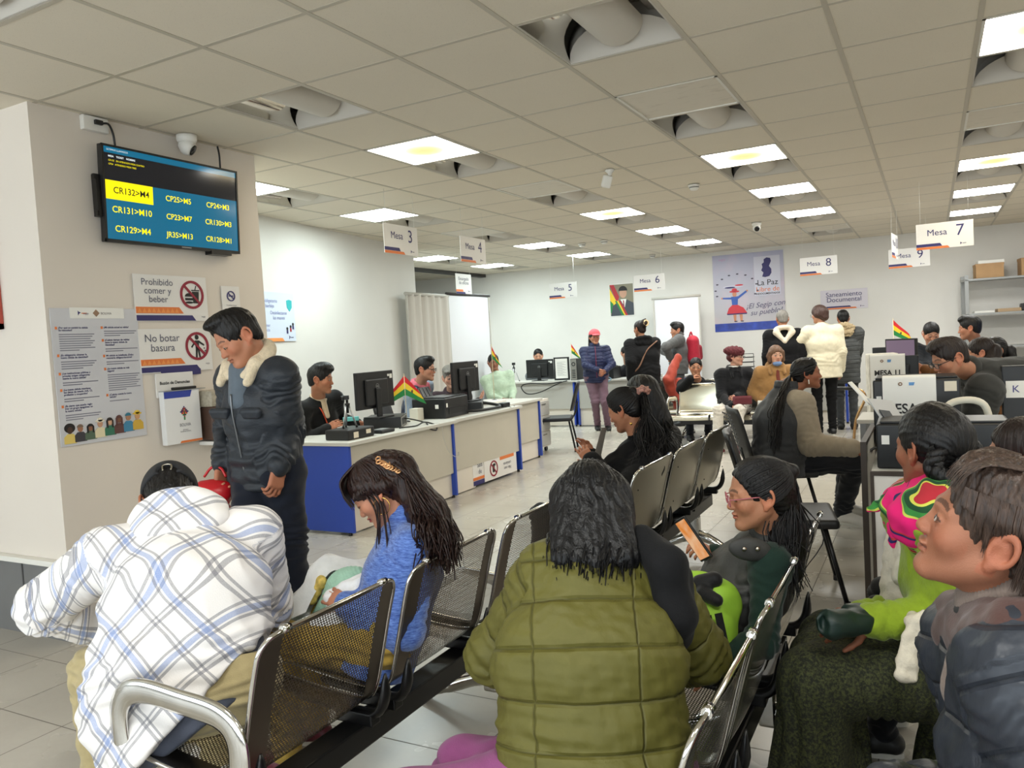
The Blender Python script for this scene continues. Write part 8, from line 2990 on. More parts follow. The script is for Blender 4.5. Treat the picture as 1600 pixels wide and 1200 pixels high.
b_.build('earring', M('gold', (226, 178, 96)), P.t)
t = thing('paper_sheet', 'grey paper sheet held in the lap of the black-coated woman', 'papers', tuple(at(934, 690, 4.12)), 0)
V = [at(x, y, d) - at(934, 690, 4.12) for x, y, d in ((928, 712, 4.10), (940, 668, 4.15), (948, 668, 4.30), (938, 716, 4.25))]
b_ = MB()
b_.add(V + [v + V3(0, 0, -0.004) for v in V], [(0, 1, 2, 3), (7, 6, 5, 4), (0, 4, 5, 1), (1, 5, 6, 2), (2, 6, 7, 3), (3, 7, 4, 0)])
b_.build('sheet', M('grey_card', (150, 146, 138), 0.6), t)
P = Fig('person with long loose black hair seated beyond the black-coated woman', (-1.56, 4.66, 0.50), 170, s=1.0, hunch=14, sit=True, head=(-25, 18, 0), fem=True, nek=at(1024, 668, 4.85), headpos=at(1002, 618, 4.82), w=1.05, skin=(170, 118, 90))
P.eyes = 'shut'
P.body()
P.top('jacket', cloth('black_jacket', (17, 17, 19)), fat=1.12, hem=0.14, wrinkle=1.2, sl=1.1)
P.trousers(DKTRO)
P.shoes(SHOEB)
F = P.hair_base('long', 0.01, None, line=0.06)
F.cap(P.hp(0, -0.08, 0.03), at(1032, 660, 4.75), 0.07, 0.075, 0.04)
def loose7(phi, r):
 q = r.uniform(-1, 1)
 return [P.hp(0.08 * math.sin(phi), -0.01 - 0.11 * math.cos(phi), -0.05), at(1028 + 10 * r.normal(), 660, 4.74 + 0.08 * q), at(1044 + 13 * r.normal(), 698 + 12 * r.normal(), 4.70 + 0.1 * q)]
lk = P.long_locks(120, loose7, r=0.011, wave=0.012, seed=23, jit=0.008, az=(-2.2, 2.2))
P.hair(BLACKHAIR, F, lk)
# ------------------------------------------------------------------ 8  the woman in the grey vest
P = Fig('person in charcoal vest over beige sleeves sitting in side view on the mesh chair', (-0.98, 5.80, 0.54), 22, s=1.04, hunch=10, sit=True, head=(-3, -2, 0), fem=True, skin=(150, 96, 70), nek=at(1228, 607, 5.6), headpos=at(1260, 584, 5.58), w=1.22, wl=at(1306, 716, 5.75), wr=at(1330, 700, 5.2), shR=at(1252, 632, 5.44), shL=at(1236, 630, 5.8), hintR=V3(0, 0, -1) - CR * 0.5, legs={'knR': at(1336, 722, 5.5), 'anR': V3(*at(1316, 806, 5.75)[:2], 0.085), 'knL': at(1326, 722, 5.8), 'anL': V3(*at(1318, 800, 6.0)[:2], 0.085), 'toR': V3(*at(1338, 815, 5.65)[:2], 0.035), 'toL': V3(*at(1338, 806, 5.95)[:2], 0.035)})
P.hand_spec['R'] = {'dir': CR + V3(0, 0, -0.4), 'palm': V3(0, 0, -1)}
P.body()
P.top('sweater', cloth('beige_rib_knit', (150, 138, 120)), fat=1.10, hem=0.06, wrinkle=1.0, sl=1.38)
P.top('vest', cloth('charcoal_padded_vest', (54, 55, 58), 0.7), fat=1.22, hem=0.12, arms=False, collar='stand', wrinkle=1.0, shoulder=0.8, belly=0.9, bust=1.0)
P.trousers(DKTRO, 1.20, rise=0.08)
P.shoes(SHOEW)
F = P.hair_base('tight', 0.0, None, line=0.060)
def tail8(r):
 q = r.uniform(-1, 1)
 return [at(1226 + 3 * q, 606, 5.5), at(1214 + 4 * r.normal(), 645, 5.36 + 0.03 * q), at(1209 + 4 * r.normal(), 688 + 12 * r.normal(), 5.32 + 0.04 * q)]
lk = P.pulled_locks(120, (0, -0.115, 0.0), tail8, r=0.010, seed=31, jit=0.008)
P.hair(BLACKHAIR, F, lk, flow='back')
P.strand('earring', [P.hp(0.082, -0.004, -0.04), P.hp(0.084, -0.004, -0.055), P.hp(0.083, -0.004, -0.072)], 0.004, M('pearl', (226, 220, 210), 0.3), 8)
# ------------------------------------------------------------------ 9  the woman with braids, lime cardigan and carrying cloth
P = Fig('person with coiled black braids, lime cardigan and striped carrying cloth, back turned', (0.10, 2.46, 0.50), 168, s=1.0, hunch=8, sit=True, head=(-34, 2, 0), fem=True, skin=(140, 92, 68), nek=at(1456, 772, 2.16), headpos=at(1455, 700, 2.12), w=1.05, wl=at(1362, 970, 2.10), wr=at(1352, 962, 2.30), shL=at(1470, 815, 2.0), shR=at(1425, 805, 2.32), hintL=CR * 0.6 + V3(0, 0, -1), leg_az=192, knee_drop=0.0, spread=0.03)
P.eyes = 'shut'
P.hand_spec['L'] = {'dir': -CR + V3(0, 0, -0.1), 'palm': V3(0, 0, -0.6) + CF * 0.8, 'curl': (0.5, 0.55, 0.6, 0.65)}
P.hand_spec['R'] = {'dir': -CR + V3(0, 0, 0.15) - CF * 0.2, 'palm': V3(0, 0, -1), 'curl': (0.5, 0.55, 0.6, 0.65)}
P.body()
LIMEK = M('lime_knit', (140, 164, 42), 0.85, 0, 0.10, 40, 0.6, 130, 0.2, 0, 0.2)
P.top('cardigan', LIMEK, fat=1.10, hem=0.10, wrinkle=1.3, sl=1.1)
P.skirt(m_skirt, 0.10, 0.80)
P.shoes(SHOEB)
# white knitted apron front and the cloth over the shoulders
WKNIT = M('cream_knit', (216, 208, 190), 0.9, 0, 0.06, 40, 0.9, 90)
F = Field()
F.cap(at(1408, 850, 2.28), at(1400, 935, 2.30), 0.045, 0.045, 0.03)
F.cap(at(1425, 845, 2.20), at(1410, 900, 2.22), 0.035, 0.03, 0.03)
F.cap(at(1432, 975, 1.98), at(1414, 1058, 1.94), 0.012, 0.014, 0.01, unit(CR - CU * 0.3), 2.2)
F.cap(at(1448, 960, 1.98), at(1425, 1010, 1.96), 0.010, 0.012, 0.01, unit(CR - CU * 0.3), 2.2)
F.cap(at(1408, 930, 2.28), at(1432, 975, 1.98), 0.012, 0.02, 0.02)
P.part('knitted_waistcoat', F, WKNIT, 0.006, disp=lambda V: 0.003 * fnoise(V, 0.05, 9))
F = Field()
nk = P.J['nek']
ax_ = unit(P.sp2 + P.hT[2] * 0.2)
F.torus(nk - ax_ * 0.004, ax_ + P.fwd * 0.15, 0.090, 0.046, 0.03)
F.cap(nk - P.chf * 0.06, nk - P.chf * 0.09 - P.sp2 * 0.12, 0.10, 0.11, 0.05, P.lat, 1.3)
F.cap(P.J['shL'] + V3(0, 0, 0.02), nk - V3(0, 0, 0.05), 0.086, 0.080, 0.04)
F.cap(P.J['shR'] + V3(0, 0, 0.02), nk - V3(0, 0, 0.05), 0.086, 0.080, 0.04)
F.cap(at(1488, 800, 1.96), at(1432, 812, 2.04), 0.06, 0.065, 0.04)
F.cap(at(1440, 828, 2.06), at(1436, 846, 2.08), 0.05, 0.03, 0.04)
F.cap(at(1436, 775, 2.2), at(1412, 790, 2.24), 0.05, 0.03, 0.03)
P.part('carrying_cloth', F, m_awayo, 0.005, disp=lambda V: 0.004 * fnoise(V, 0.07, 19))
F = Field()
F.cap(at(1414, 790, 2.25), at(1395, 782, 2.27), 0.018, 0.026, 0.02)
F.cap(at(1395, 782, 2.27), at(1358, 795, 2.30), 0.024, 0.010, 0.02)
F.cap(at(1410, 800, 2.24), at(1396, 822, 2.25), 0.020, 0.012, 0.02)
F.cap(at(1398, 830, 2.25), at(1396, 850, 2.25), 0.018, 0.012, 0.02)
P.part('cloth_knot', F, m_awayo, 0.004, disp=lambda V: 0.003 * fnoise(V, 0.03, 29))
F = P.hair_base('tight', 0.010, None, line=0.062)
V0 = P.hp
F.ell(V0(0, -0.03, 0.03), np.array((0.088, 0.100, 0.085)) * P.hs, 0.01, P.hT)
parts_b = []
for sx in (-1, 1):
 path = spline([V0(sx * 0.055, -0.085, 0.01), V0(sx * 0.075, -0.085, -0.045), V0(sx * 0.045, -0.115, -0.072), V0(sx * 0.005, -0.125, -0.055), V0(-sx * 0.03, -0.122, -0.035)], 10)
 tg = np.gradient(path, axis=0)
 for k in range(3):
  an = np.linspace(0, 9 * PI, len(path)) + k * 2 * PI / 3
  u1 = np.cross(tg, P.hT[2])
  u1 /= np.linalg.norm(u1, axis=1)[:, None]
  u2 = np.cross(tg, u1)
  u2 /= np.linalg.norm(u2, axis=1)[:, None]
  parts_b.append(path + 0.012 * (np.cos(an)[:, None] * u1 + np.sin(an)[:, None] * u2))
lk = (parts_b, [np.full(len(p), 0.0145) for p in parts_b], 8, 0.9)
P.hair(BLACKHAIR, F, lk, flow='back', streak=0.002)
t = thing('clutch_purse', 'dark green folded purse held in the hands of the woman in lime', 'purse', tuple(at(1322, 972, 2.16)), 0)
R0 = at(1322, 972, 2.16)
F = Field()
F.cap(at(1300, 975, 2.05) - R0, at(1345, 972, 2.08) - R0, 0.040, 0.034, 0.02)
F.cap(at(1330, 960, 2.12) - R0, at(1378, 958, 2.16) - R0, 0.03, 0.026, 0.02)
F.ell(at(1285, 975, 2.03) - R0, (0.012, 0.03, 0.026), 0.01, op='s')
V, Fc = F.mesh(0.005)
obj_from('pouch', V + (0.002 * fnoise(V, 0.04, 5))[:, None], Fc, M('bottle_green_leather', (24, 44, 38), 0.45), t, np.zeros(3))
# ------------------------------------------------------------------ 10  the man close by, face raised
P = Fig('person close by in navy jacket with brown yoke, face raised towards the screen', (0.20, 1.42, 0.50), 178, s=1.06, hunch=4, sit=True, head=(0, -20, -4), skin=(150, 99, 75), nek=at(1606, 958, 1.27), headpos=at(1551, 832, 1.27), w=1.15, res=0.0055, hs=0.97, shL=at(1616, 1060, 1.10), shR=at(1524, 1010, 1.46), wl=at(1440, 1330, 1.15), wr=at(1400, 1250, 1.4))
P.hres = 0.0021
P.gaze = V3(0, 0, 0.35)
P.body()
NAVYJ = quilted('navy_padded_shell', (46, 50, 58), 0.085, 0.4)
P.top('jacket', NAVYJ, fat=1.16, hem=0.12, wrinkle=1.6, quilt=(0.085, 0.006), sl=1.3, shoulder=1.1, res=0.0055)
F = Field()
F.cap(P.J['shL'] + P.sp2 * 0.035, P.J['shR'] + P.sp2 * 0.035, 0.072, 0.072, 0.03)
F.cap(P.J['nek'] - P.sp2 * 0.05 - P.chf * 0.04, P.J['nek'] - P.sp2 * 0.16 - P.chf * 0.06, 0.08, 0.08, 0.04, P.lat, 1.3)
F.cap(P.J['shL'], P.J['shL'] * 0.6 + P.J['elL'] * 0.4, 0.088, 0.070, 0.03)
P.part('shoulder_yoke', F, cloth('brown_nylon', (74, 50, 46), 0.5, 0.1, 20, 0.2, 150), 0.006, disp=lambda V: 0.003 * fnoise(V, 0.06, 14))
F = Field()
ax_ = unit(P.sp2 * 0.9 + P.hT[2] * 0.1)
F.torus(P.J['nek'] + ax_ * 0.020 + P.chf * 0.01, ax_ + P.chf * 0.25, 0.080, 0.020, 0.02)
P.part('jacket_collar', F, M('black_collar', (26, 27, 30), 0.6), 0.005)
F = Field()
F.torus(P.J['nek'] + ax_ * 0.052 + P.chf * 0.010, ax_ + P.chf * 0.3, 0.070, 0.017, 0.01)
F.cap(P.J['nek'] + P.chf * 0.05, P.J['nek'] - P.sp2 * 0.12 + P.chf * 0.09, 0.05, 0.06, 0.03)
def ribs(V):
 a = np.arctan2((V - P.J['nek']) @ P.lat, (V - P.J['nek']) @ P.chf)
 return 0.0015 * np.sin(a * 90)
P.part('ribbed_sweater', F, cloth('taupe_rib_knit', (126, 112, 104)), 0.0028, disp=ribs)
P.trousers(DKTRO)
P.shoes(SHOEB)
def hair10(F, E):
 E((0, 0.02, 0.100), (0.066, 0.062, 0.030), 0.02)
F = P.hair_base('short', 0.010, hair10, line=0.070, cut=(-0.09, -0.078, 0.40))
def fringe10(phi, r):
 return [P.hp(0.085 * math.sin(phi), -0.012 - 0.105 * math.cos(phi), 0.022 + 0.012 * r.normal())]
lk = P.long_locks(150, fringe10, r=0.0042, seed=40, jit=0.004, az=(-1.1, 1.1), rscale=1.03)
for k in range(46):
 x = -0.07 + 0.14 * k / 45
 p_ = spline([P.hp(x * 0.8, 0.0, 0.128), P.hp(x, 0.045, 0.122), P.hp(x * 1.05, 0.082 - 3.0 * x * x, 0.098), P.hp(x * 1.1, 0.094 - 4 * x * x, 0.068 + RNG.normal() * 0.006)], 5)
 lk[0].append(p_)
 lk[1].append(0.0042 * np.clip(1.15 - np.linspace(0, 1, len(p_)), 0.2, 1))
for k in range(240):
 y = RNG.uniform(-0.085, 0.062)
 hz = 0.050 if y > 0.05 else (-0.022 + 1.6 * (y - 0.012)) if y > 0.012 else 0.022 if y > -0.036 else -0.055
 x = -0.0795 + 0.9 * max(0, y - 0.01) ** 1.5
 z1 = hz + RNG.uniform(-0.006, 0.012)
 p_ = spline([P.hp(x * 0.93, y + 0.004, 0.075), P.hp(x - 0.004, y, 0.045), P.hp(x - 0.002 if hz > 0 else x + 0.004, y - 0.006, z1)], 5)
 lk[0].append(p_)
 lk[1].append(0.0032 * np.clip(1.15 - np.linspace(0, 1, len(p_)), 0.15, 1))
P.hair(hair_mat('brown_black_hair', (38, 30, 27), 0.4, 0.5, (84, 66, 56)), F, lk, streak=0.003)
# ------------------------------------------------------------------ 11  only hair and a shoulder at the frame edge
P = Fig('person mostly out of view beside the braided woman, dark brown hair', (0.24, 2.93, 0.50), 178, s=0.98, sit=True, head=(0, 0, 0), fem=True, nek=at(1600, 770, 2.40), headpos=at(1598, 712, 2.40))
P.eyes = 'shut'
P.body()
P.top('coat', cloth('dark_brown_coat', (44, 36, 34)), hem=0.14, collar='stand')
P.trousers(DKTRO)
P.shoes(SHOEB)
F = P.hair_base('long', 0.005, None, line=0.062)
F.cap(P.hp(0, -0.08, 0.0), P.hp(0, -0.10, -0.10), 0.07, 0.06, 0.03)
P.hair(BROWNHAIR, F)
# ------------------------------------------------------------------ the room's other people
def crowd(label, pel, az, top, topname='jacket', hairm=None, style='short', tro=None, fat=1.08, hem=0.10, collar=None, hline=0.068, extra=None, shoes=None, line=True, quilt=None, wr_=1.0, sl=1.08, eyes='open', glasses=None, belly=0.0, **kw):
 P = Fig(label, pel, az, **kw)
 P.eyes = eyes
 P.body()
 P.top(topname, top, fat=fat, hem=hem, collar=collar, quilt=quilt, wrinkle=wr_, sl=sl, belly=belly)
 P.trousers(tro or DKTRO)
 P.shoes(shoes or SHOEB)
 if style:
  F = P.hair_base('short' if style == 'short' else 'tight' if style == 'tight' else 'long', 0.006, (lambda F_, E_: extra(P, F_, E_)) if extra else None, line=hline)
  P.hair(hairm or BLACKHAIR, F, flow='back' if style == 'tight' else None)
 if glasses:
  P.glasses(glasses, 0.0022)
 return P
def quiff(P, F, E):
 E((0, 0.03, 0.105), (0.062, 0.06, 0.034), 0.02)
 E((0.0, 0.075, 0.095), (0.045, 0.025, 0.02), 0.015)
# 12 man with glasses leaning over the table
P = Fig('person with glasses in dark wool coat leaning over the Mesa 12 table', (0.90, 5.98, 0.84), 212, s=1.08, hunch=16, head=(-6, 22, 0), nek=at(1513, 583, 4.82), headpos=at(1484, 560, 4.72), w=1.15, wl=at(1452, 655, 4.75), wr=at(1440, 640, 5.3), skin=(182, 128, 100), shL=at(1538, 612, 4.65), shR=at(1506, 600, 5.05), hintL=V3(0, 0, -1) + CR * 0.4)
P.hand_spec['L'] = {'palm': V3(0, 0, -1)}
P.body()
P.top('coat', cloth('charcoal_wool_coat', (54, 54, 52), 0.9), fat=1.18, hem=0.18, collar='fold', wrinkle=1.2, sl=1.35)
P.trousers(DKTRO)
P.shoes(SHOEB)
F = P.hair_base('short', 0.004, lambda F_, E_: quiff(P, F_, E_), line=0.072)
P.hair(hair_mat('cropped_brown_hair', (36, 28, 25), 0.45), F)
P.glasses(PLASTIC, 0.0020, 0.022, 0.015)
# 13-16 the group behind the purple screen
crowd('person in dark jacket facing us behind the purple screen, eyes lowered', (-0.12, 9.85, 0.60), 292, cloth('dark_teal_jacket', (34, 38, 44)), sit=True, headpos=at(1455, 521, 8.85), nek=at(1460, 545, 8.9), head=(-8, 26, 0), skin=(190, 138, 112), eyes='half')
crowd('person in navy jacket with thick black hair, back half turned, near the shelving', (0.42, 9.25, 0.60), 188, cloth('navy_jacket', (38, 46, 66)), sit=True, headpos=at(1515, 513, 8.1), nek=at(1528, 538, 8.15), head=(-14, 4, 0), skin=(170, 118, 92), extra=quiff, eyes='shut')
P = crowd('person with glasses and low ponytail in dark blue-grey jacket by the white cabinet', (0.62, 7.62, 0.52), 205, cloth('slate_blue_jacket', (44, 48, 58)), sit=True, fem=True, style='tight', headpos=at(1553, 549, 6.6), nek=at(1568, 580, 6.65), head=(-2, 6, 0), skin=(178, 126, 98), glasses=STEEL, collar='stand')
F = Field()
F.cap(P.hp(0, -0.10, 0.0), P.hp(0, -0.14, -0.01), 0.03, 0.03, 0.02)
F.cap(P.hp(0, -0.14, -0.01), at(1586, 590, 6.5), 0.035, 0.05, 0.03)
F.cap(at(1586, 590, 6.5), at(1590, 612, 6.5), 0.05, 0.02, 0.03)
P.part('ponytail', F, BLACKHAIR, 0.008, disp=lambda V: 0.003 * fnoise(V * V3(1, 1, 0.3), 0.03, 2))
P = crowd('person with brown sleeve reaching across the table, hidden behind the leaning man', (0.50, 6.95, 0.52), 205, cloth('rust_brown_knit', (112, 72, 38)), 'sweater', sit=True, fem=True, style='long', headpos=at(1532, 552, 6.0), nek=at(1538, 582, 6.05), head=(-30, 4, 0), skin=(190, 138, 112), hairm=BROWNHAIR, wr=at(1424, 572, 6.05), hintR=V3(0, 0, -1), wl=at(1500, 640, 5.9), eyes='shut')
F = Field()
F.cap(P.hp(0, -0.08, 0.0), at(1544, 590, 5.9), 0.07, 0.05, 0.03)
P.part('long_hair', F, BROWNHAIR, 0.008, disp=lambda V: 0.004 * fnoise(V * V3(1, 1, 0.3), 0.04, 2))
# 17-19 the three at the far desk
CREAMW = cloth('cream_blazer_cloth', (224, 214, 186), 0.85)
P = Fig('person in cream blazer with short brown bob, standing at the far desk', V3(*at(1288, 600, 10.4)[:2], 0.93), 108, s=1.03, lean=2, head=(42, 6, 0), fem=True, w=1.05, wl=at(1262, 545, 10.55), skin=(190, 140, 114), hintL=-CR + V3(0, 0, -0.5))
P.body()
P.top('blazer', CREAMW, fat=1.18, hem=0.17, flare=1.15, wrinkle=0.8, sl=1.1, collar='crew')
P.trousers(BLKCLOTH)
P.shoes(SHOEB)
F = P.hair_base('long', 0.014, None, line=0.060, side=0.01)
F.cap(P.hp(-0.06, -0.03, 0.0), P.hp(0.06, -0.03, 0.0), 0.05, 0.05, 0.03)
F.cap(P.hp(0, -0.08, 0.02), P.hp(0, -0.085, -0.045), 0.065, 0.055, 0.03)
P.hair(hair_mat('warm_brown_hair', (62, 44, 38), 0.45), F)
P.glasses(STEEL, 0.002)
FURM = M('tan_fur', (178, 158, 124), 0.95, 0, 0.3, 120, 1.0, 200)
P = Fig('person in grey quilted coat with tan fur hood, beside the cream blazer', V3(*at(1322, 600, 10.85)[:2], 0.90), 96, s=0.98, lean=2, head=(10, 12, 0), fem=True, w=1.0, wl=at(1300, 575, 11.1), wr=at(1338, 572, 11.1))
P.eyes = 'shut'
P.body()
P.top('coat', quilted('grey_quilted_coat', (74, 76, 76), 0.06, 0.6), fat=1.16, hem=0.26, quilt=(0.06, 0.005), wrinkle=0.7, sl=1.25)
P.trousers(cloth('charcoal_leggings', (66, 68, 70)), 1.0)
P.shoes(M('dark_boot', (30, 30, 30), 0.6), SHOEB)
F = P.hair_base('long', 0.006, None, line=0.064)
P.hair(BLACKHAIR, F)
F = Field()
n_ = P.J['nek']
F.torus(n_ - P.fwd * 0.06 - V3(0, 0, 0.01), V3(0, 0, 1) + P.fwd * 0.6, 0.10, 0.042, 0.02)
F.ell(n_ - P.fwd * 0.12 - V3(0, 0, 0.05), (0.12, 0.06, 0.07), 0.03)
P.part('fur_hood', F, FURM, 0.01, disp=lambda V: 0.008 * fnoise(V, 0.035, 17))
P = Fig('person with short grey hair, black coat and cream hood, at the far desk', V3(*at(1228, 610, 10.55)[:2], 0.92), 104, s=1.0, lean=2, head=(8, 10, 0), w=1.15, fem=True)
P.eyes = 'shut'
P.body()
P.top('coat', BLKCLOTH, fat=1.20, hem=0.25, wrinkle=0.8, sl=1.1)
P.trousers(BLKCLOTH)
P.shoes(SHOEB)
F = P.hair_base('short', 0.012, None, line=0.064)
P.hair(GREYHAIR, F)
F = Field()
n_ = P.J['nek']
F.torus(n_ - P.fwd * 0.02 - V3(0, 0, 0.0), V3(0, 0, 1) + P.fwd * 0.35, 0.10, 0.034, 0.02)
F.cap(n_ - P.fwd * 0.10 + P.lat * 0.10 - V3(0, 0, 0.03), n_ - P.fwd * 0.15 - V3(0, 0, 0.16), 0.045, 0.022, 0.03)
F.cap(n_ - P.fwd * 0.10 - P.lat * 0.10 - V3(0, 0, 0.03), n_ - P.fwd * 0.15 - V3(0, 0, 0.16), 0.045, 0.022, 0.03)
P.part('hood', F, cloth('cream_fleece', (222, 208, 186)), 0.01)
F = Field()
F.torus(n_ + V3(0, 0, 0.035) - P.fwd * 0.01, V3(0, 0, 1) + P.fwd * 0.2, 0.072, 0.018, 0.01)
P.part('scarf', F, M('zebra_scarf', (120, 116, 112), 0.8, 0, 0.95, 60), 0.01)
# 20-22 on the polished bench
P = Fig('person in burgundy knitted beret and black coat talking to a neighbour', (-2.20, 9.98, 0.49), 300, s=0.98, lean=2, sit=True, head=(48, 4, 0), fem=True, w=1.08, wl=at(1150, 620, 9.65), wr=at(1142, 634, 9.55), skin=(200, 152, 130), legs={'knL': V3(-2.06, 9.55, 0.50), 'anL': V3(-2.08, 9.42, 0.085), 'knR': V3(-2.30, 9.52, 0.50), 'anR': V3(-2.32, 9.50, 0.085)})
P.body()
P.top('coat', cloth('black_wool_coat', (20, 21, 25)), fat=1.10, hem=0.10, collar='fold', wrinkle=0.8, sl=1.12)
P.trousers(cloth('white_ribbed_trousers', (216, 210, 200), 0.85, 0.12, 60), 1.10)
P.shoes(M('maroon_shoe', (96, 32, 44)))
F = Field()
F.torus(P.J['nek'] + V3(0, 0, 0.015), V3(0, 0, 1), 0.055, 0.018, 0.01)
P.part('white_neckerchief', F, PAPER, 0.01)
BERET = M('burgundy_knit', (92, 38, 44), 0.95, 0, 0.25, 60, 1.0, 150)
F = Field()
F.ell(P.hp(0, -0.03, 0.075), np.array((0.115, 0.130, 0.060)), 0.02, P.hT)
F.torus(P.hp(0, -0.01, 0.055), P.hv(0, 0.25, 1), 0.088, 0.018, 0.02)
P.part('beret', F, BERET, 0.008, disp=lambda V: 0.005 * fnoise(V, 0.03, 6))
F = P.hair_base('long', 0.0, None, line=0.055)
F.cap(P.hp(-0.05, -0.06, -0.01), P.hp(0.05, -0.06, -0.01), 0.045, 0.045, 0.03)
P.hair(hair_mat('burgundy_hair', (72, 30, 34), 0.5), F)
P.glasses(PLASTIC, 0.0022)
small_box('handbag', 'maroon purse on the lap of the woman in the beret', 'purse', tuple(at(1160, 628, 9.45) - V3(0, 0, 0.03)), 0.3, (0.22, 0.10, 0.10), M('maroon_leather', (96, 30, 40), 0.4), 0.02)
P = Fig('person in tan hooded jacket with blue face mask under the chin', (-1.70, 10.0, 0.49), 292, s=0.98, lean=3, sit=True, head=(4, 4, 0), fem=True, w=1.1, wl=at(1210, 622, 9.6), wr=at(1192, 626, 9.55), skin=(204, 158, 132))
P.body()
TANF = cloth('tan_sherpa', (152, 114, 70), 0.95)
P.top('jacket', TANF, fat=1.22, hem=0.14, collar='wide', wrinkle=1.0, sl=1.2)
P.trousers(DKTRO)
P.shoes(SHOEB)
F = Field()
F.ell(P.hp(0, 0.055, -0.105), (0.055, 0.05, 0.032), 0.02)
P.part('face_mask', F, M('blue_mask', (112, 140, 184), 0.7), 0.007)
F = Field()
F.cap(P.J['nek'] + P.chf * 0.085 - V3(0, 0, 0.05), P.J['nek'] + P.chf * 0.14 - V3(0, 0, 0.22), 0.025, 0.03, 0.02)
P.part('scarf', F, cloth('rust_scarf', (110, 52, 40)), 0.01)
F = P.hair_base('long', 0.008, None, line=0.058, side=0.006)
for sx in (-1, 1):
 F.cap(P.hp(sx * 0.075, 0.01, 0.03), P.hp(sx * 0.085, 0.0, -0.07), 0.03, 0.026, 0.02)
F.cap(P.hp(-0.05, -0.07, -0.02), P.hp(0.05, -0.07, -0.02), 0.05, 0.05, 0.03)
P.hair(hair_mat('chestnut_hair', (98, 72, 54), 0.45), F)
small_box('document_folder', 'white papers held on the lap of the woman in tan', 'papers', tuple(at(1198, 628, 9.5) - V3(0, 0, 0.03)), 0.1, (0.20, 0.14, 0.05), PAPER, 0.004)
P = Fig('person in black jacket and dark red shirt resting chin on one hand', V3(*at(1086, 660, 10.95)[:2], 0.49), 292, s=1.0, lean=14, sit=True, head=(-4, 8, -4), w=1.05, wr=at(1079, 592, 10.35), skin=(186, 134, 104), nek=at(1091, 596, 10.75), headpos=at(1087, 573, 10.6))
P.hand_spec['R'] = {'dir': CR * 0.8 + V3(0, 0, 0.5), 'curl': (0.8, 0.9, 0.9, 0.9)}
P.body()
P.top('jacket', BLKCLOTH, fat=1.14, hem=0.12, collar='fold', wrinkle=0.8, sl=1.2)
F = Field()
F.cap(P.J['nek'] + P.chf * 0.06 - V3(0, 0, 0.03), P.J['nek'] + P.chf * 0.13 - V3(0, 0, 0.22), 0.045, 0.055, 0.02)
P.part('shirt', F, cloth('dark_red_shirt', (98, 32, 40)), 0.01)
P.trousers(DKTRO)
P.shoes(SHOEB)
F = P.hair_base('short', 0.002, None, line=0.076)
P.hair(BLACKHAIR, F)
t = thing('sleeve_stand_in', 'orange-red jacket draped over the far bench beside the man in grey', 'jacket', tuple(at(1046, 600, 11.3)), 0)  # added in place of a seated person of whom only a sleeve shows
R0 = at(1046, 600, 11.3)
F = Field()
F.cap(at(1058, 560, 11.4) - R0, at(1045, 595, 11.25) - R0, 0.06, 0.08, 0.04)
F.cap(at(1045, 595, 11.25) - R0, at(1052, 622, 11.3) - R0, 0.075, 0.06, 0.04)
F.cap(at(1060, 600, 11.35) - R0, at(1062, 640, 11.35) - R0, 0.09, 0.09, 0.04)
V, Fc = F.mesh(0.012)
obj_from('cloth', V + (0.007 * fnoise(V, 0.12, 6))[:, None] * normals(V, Fc), Fc, cloth('orange_red_shell', (168, 66, 48), 0.6), t, np.zeros(3))
# 23 the standing man in grey with a red backpack
g = at(1062, 600, 12.3)
P = Fig('person in grey fleece with red backpack and folded arms, facing sideways', V3(*g[:2], 0.93), 200, s=1.0, lean=-2, head=(4, 4, 0), w=1.05, headpos=at(1058, 516, 12.25), skin=(182, 130, 102), wl=at(1046, 558, 12.15), wr=at(1052, 558, 12.35), hintL=-azv(200) * 0.2 + V3(0, 0, -1) + azv(200), hintR=V3(0, 0, -1) + azv(200))
P.body()
P.top('fleece', cloth('grey_fleece', (94, 94, 94)), fat=1.14, hem=0.10, collar='stand', wrinkle=0.9, sl=1.2)
P.trousers(cloth('grey_trousers', (70, 72, 74)))
P.shoes(SHOEB)
F = P.hair_base('short', 0.008, lambda F_, E_: quiff(P, F_, E_), line=0.07)
P.hair(BLACKHAIR, F)
t = thing('backpack', 'red backpack worn by the man in grey fleece', 'backpack', tuple(P.J['che'] - P.fwd * 0.22), 0)
R0 = P.J['che'] - P.fwd * 0.22
F = Field()
F.cap((0, 0, 0.12), (0, 0, -0.14), 0.10, 0.115, 0.04, P.lat, 1.3)
V, Fc = F.mesh(0.012)
RBP = cloth('red_nylon', (178, 34, 56), 0.6)
bo = obj_from('body', V, Fc, RBP, t, np.zeros(3))
F = Field()
F.cap(V3(0, 0, 0.02) - P.fwd * 0.09, V3(0, 0, -0.12) - P.fwd * 0.09, 0.05, 0.055, 0.03, P.lat, 1.3)
V, Fc = F.mesh(0.012)
obj_from('front_pocket', V, Fc, cloth('dark_red_nylon', (140, 28, 46), 0.6), t, np.zeros(3))
m_ = MB()
m_.tube(spline([V3(0, 0, 0.2), V3(0, 0, 0.27) + P.fwd * 0.02, V3(0, 0, 0.20) + P.fwd * 0.05], 5), 0.012, 8)
m_.build('grab_loop', RBP, t)
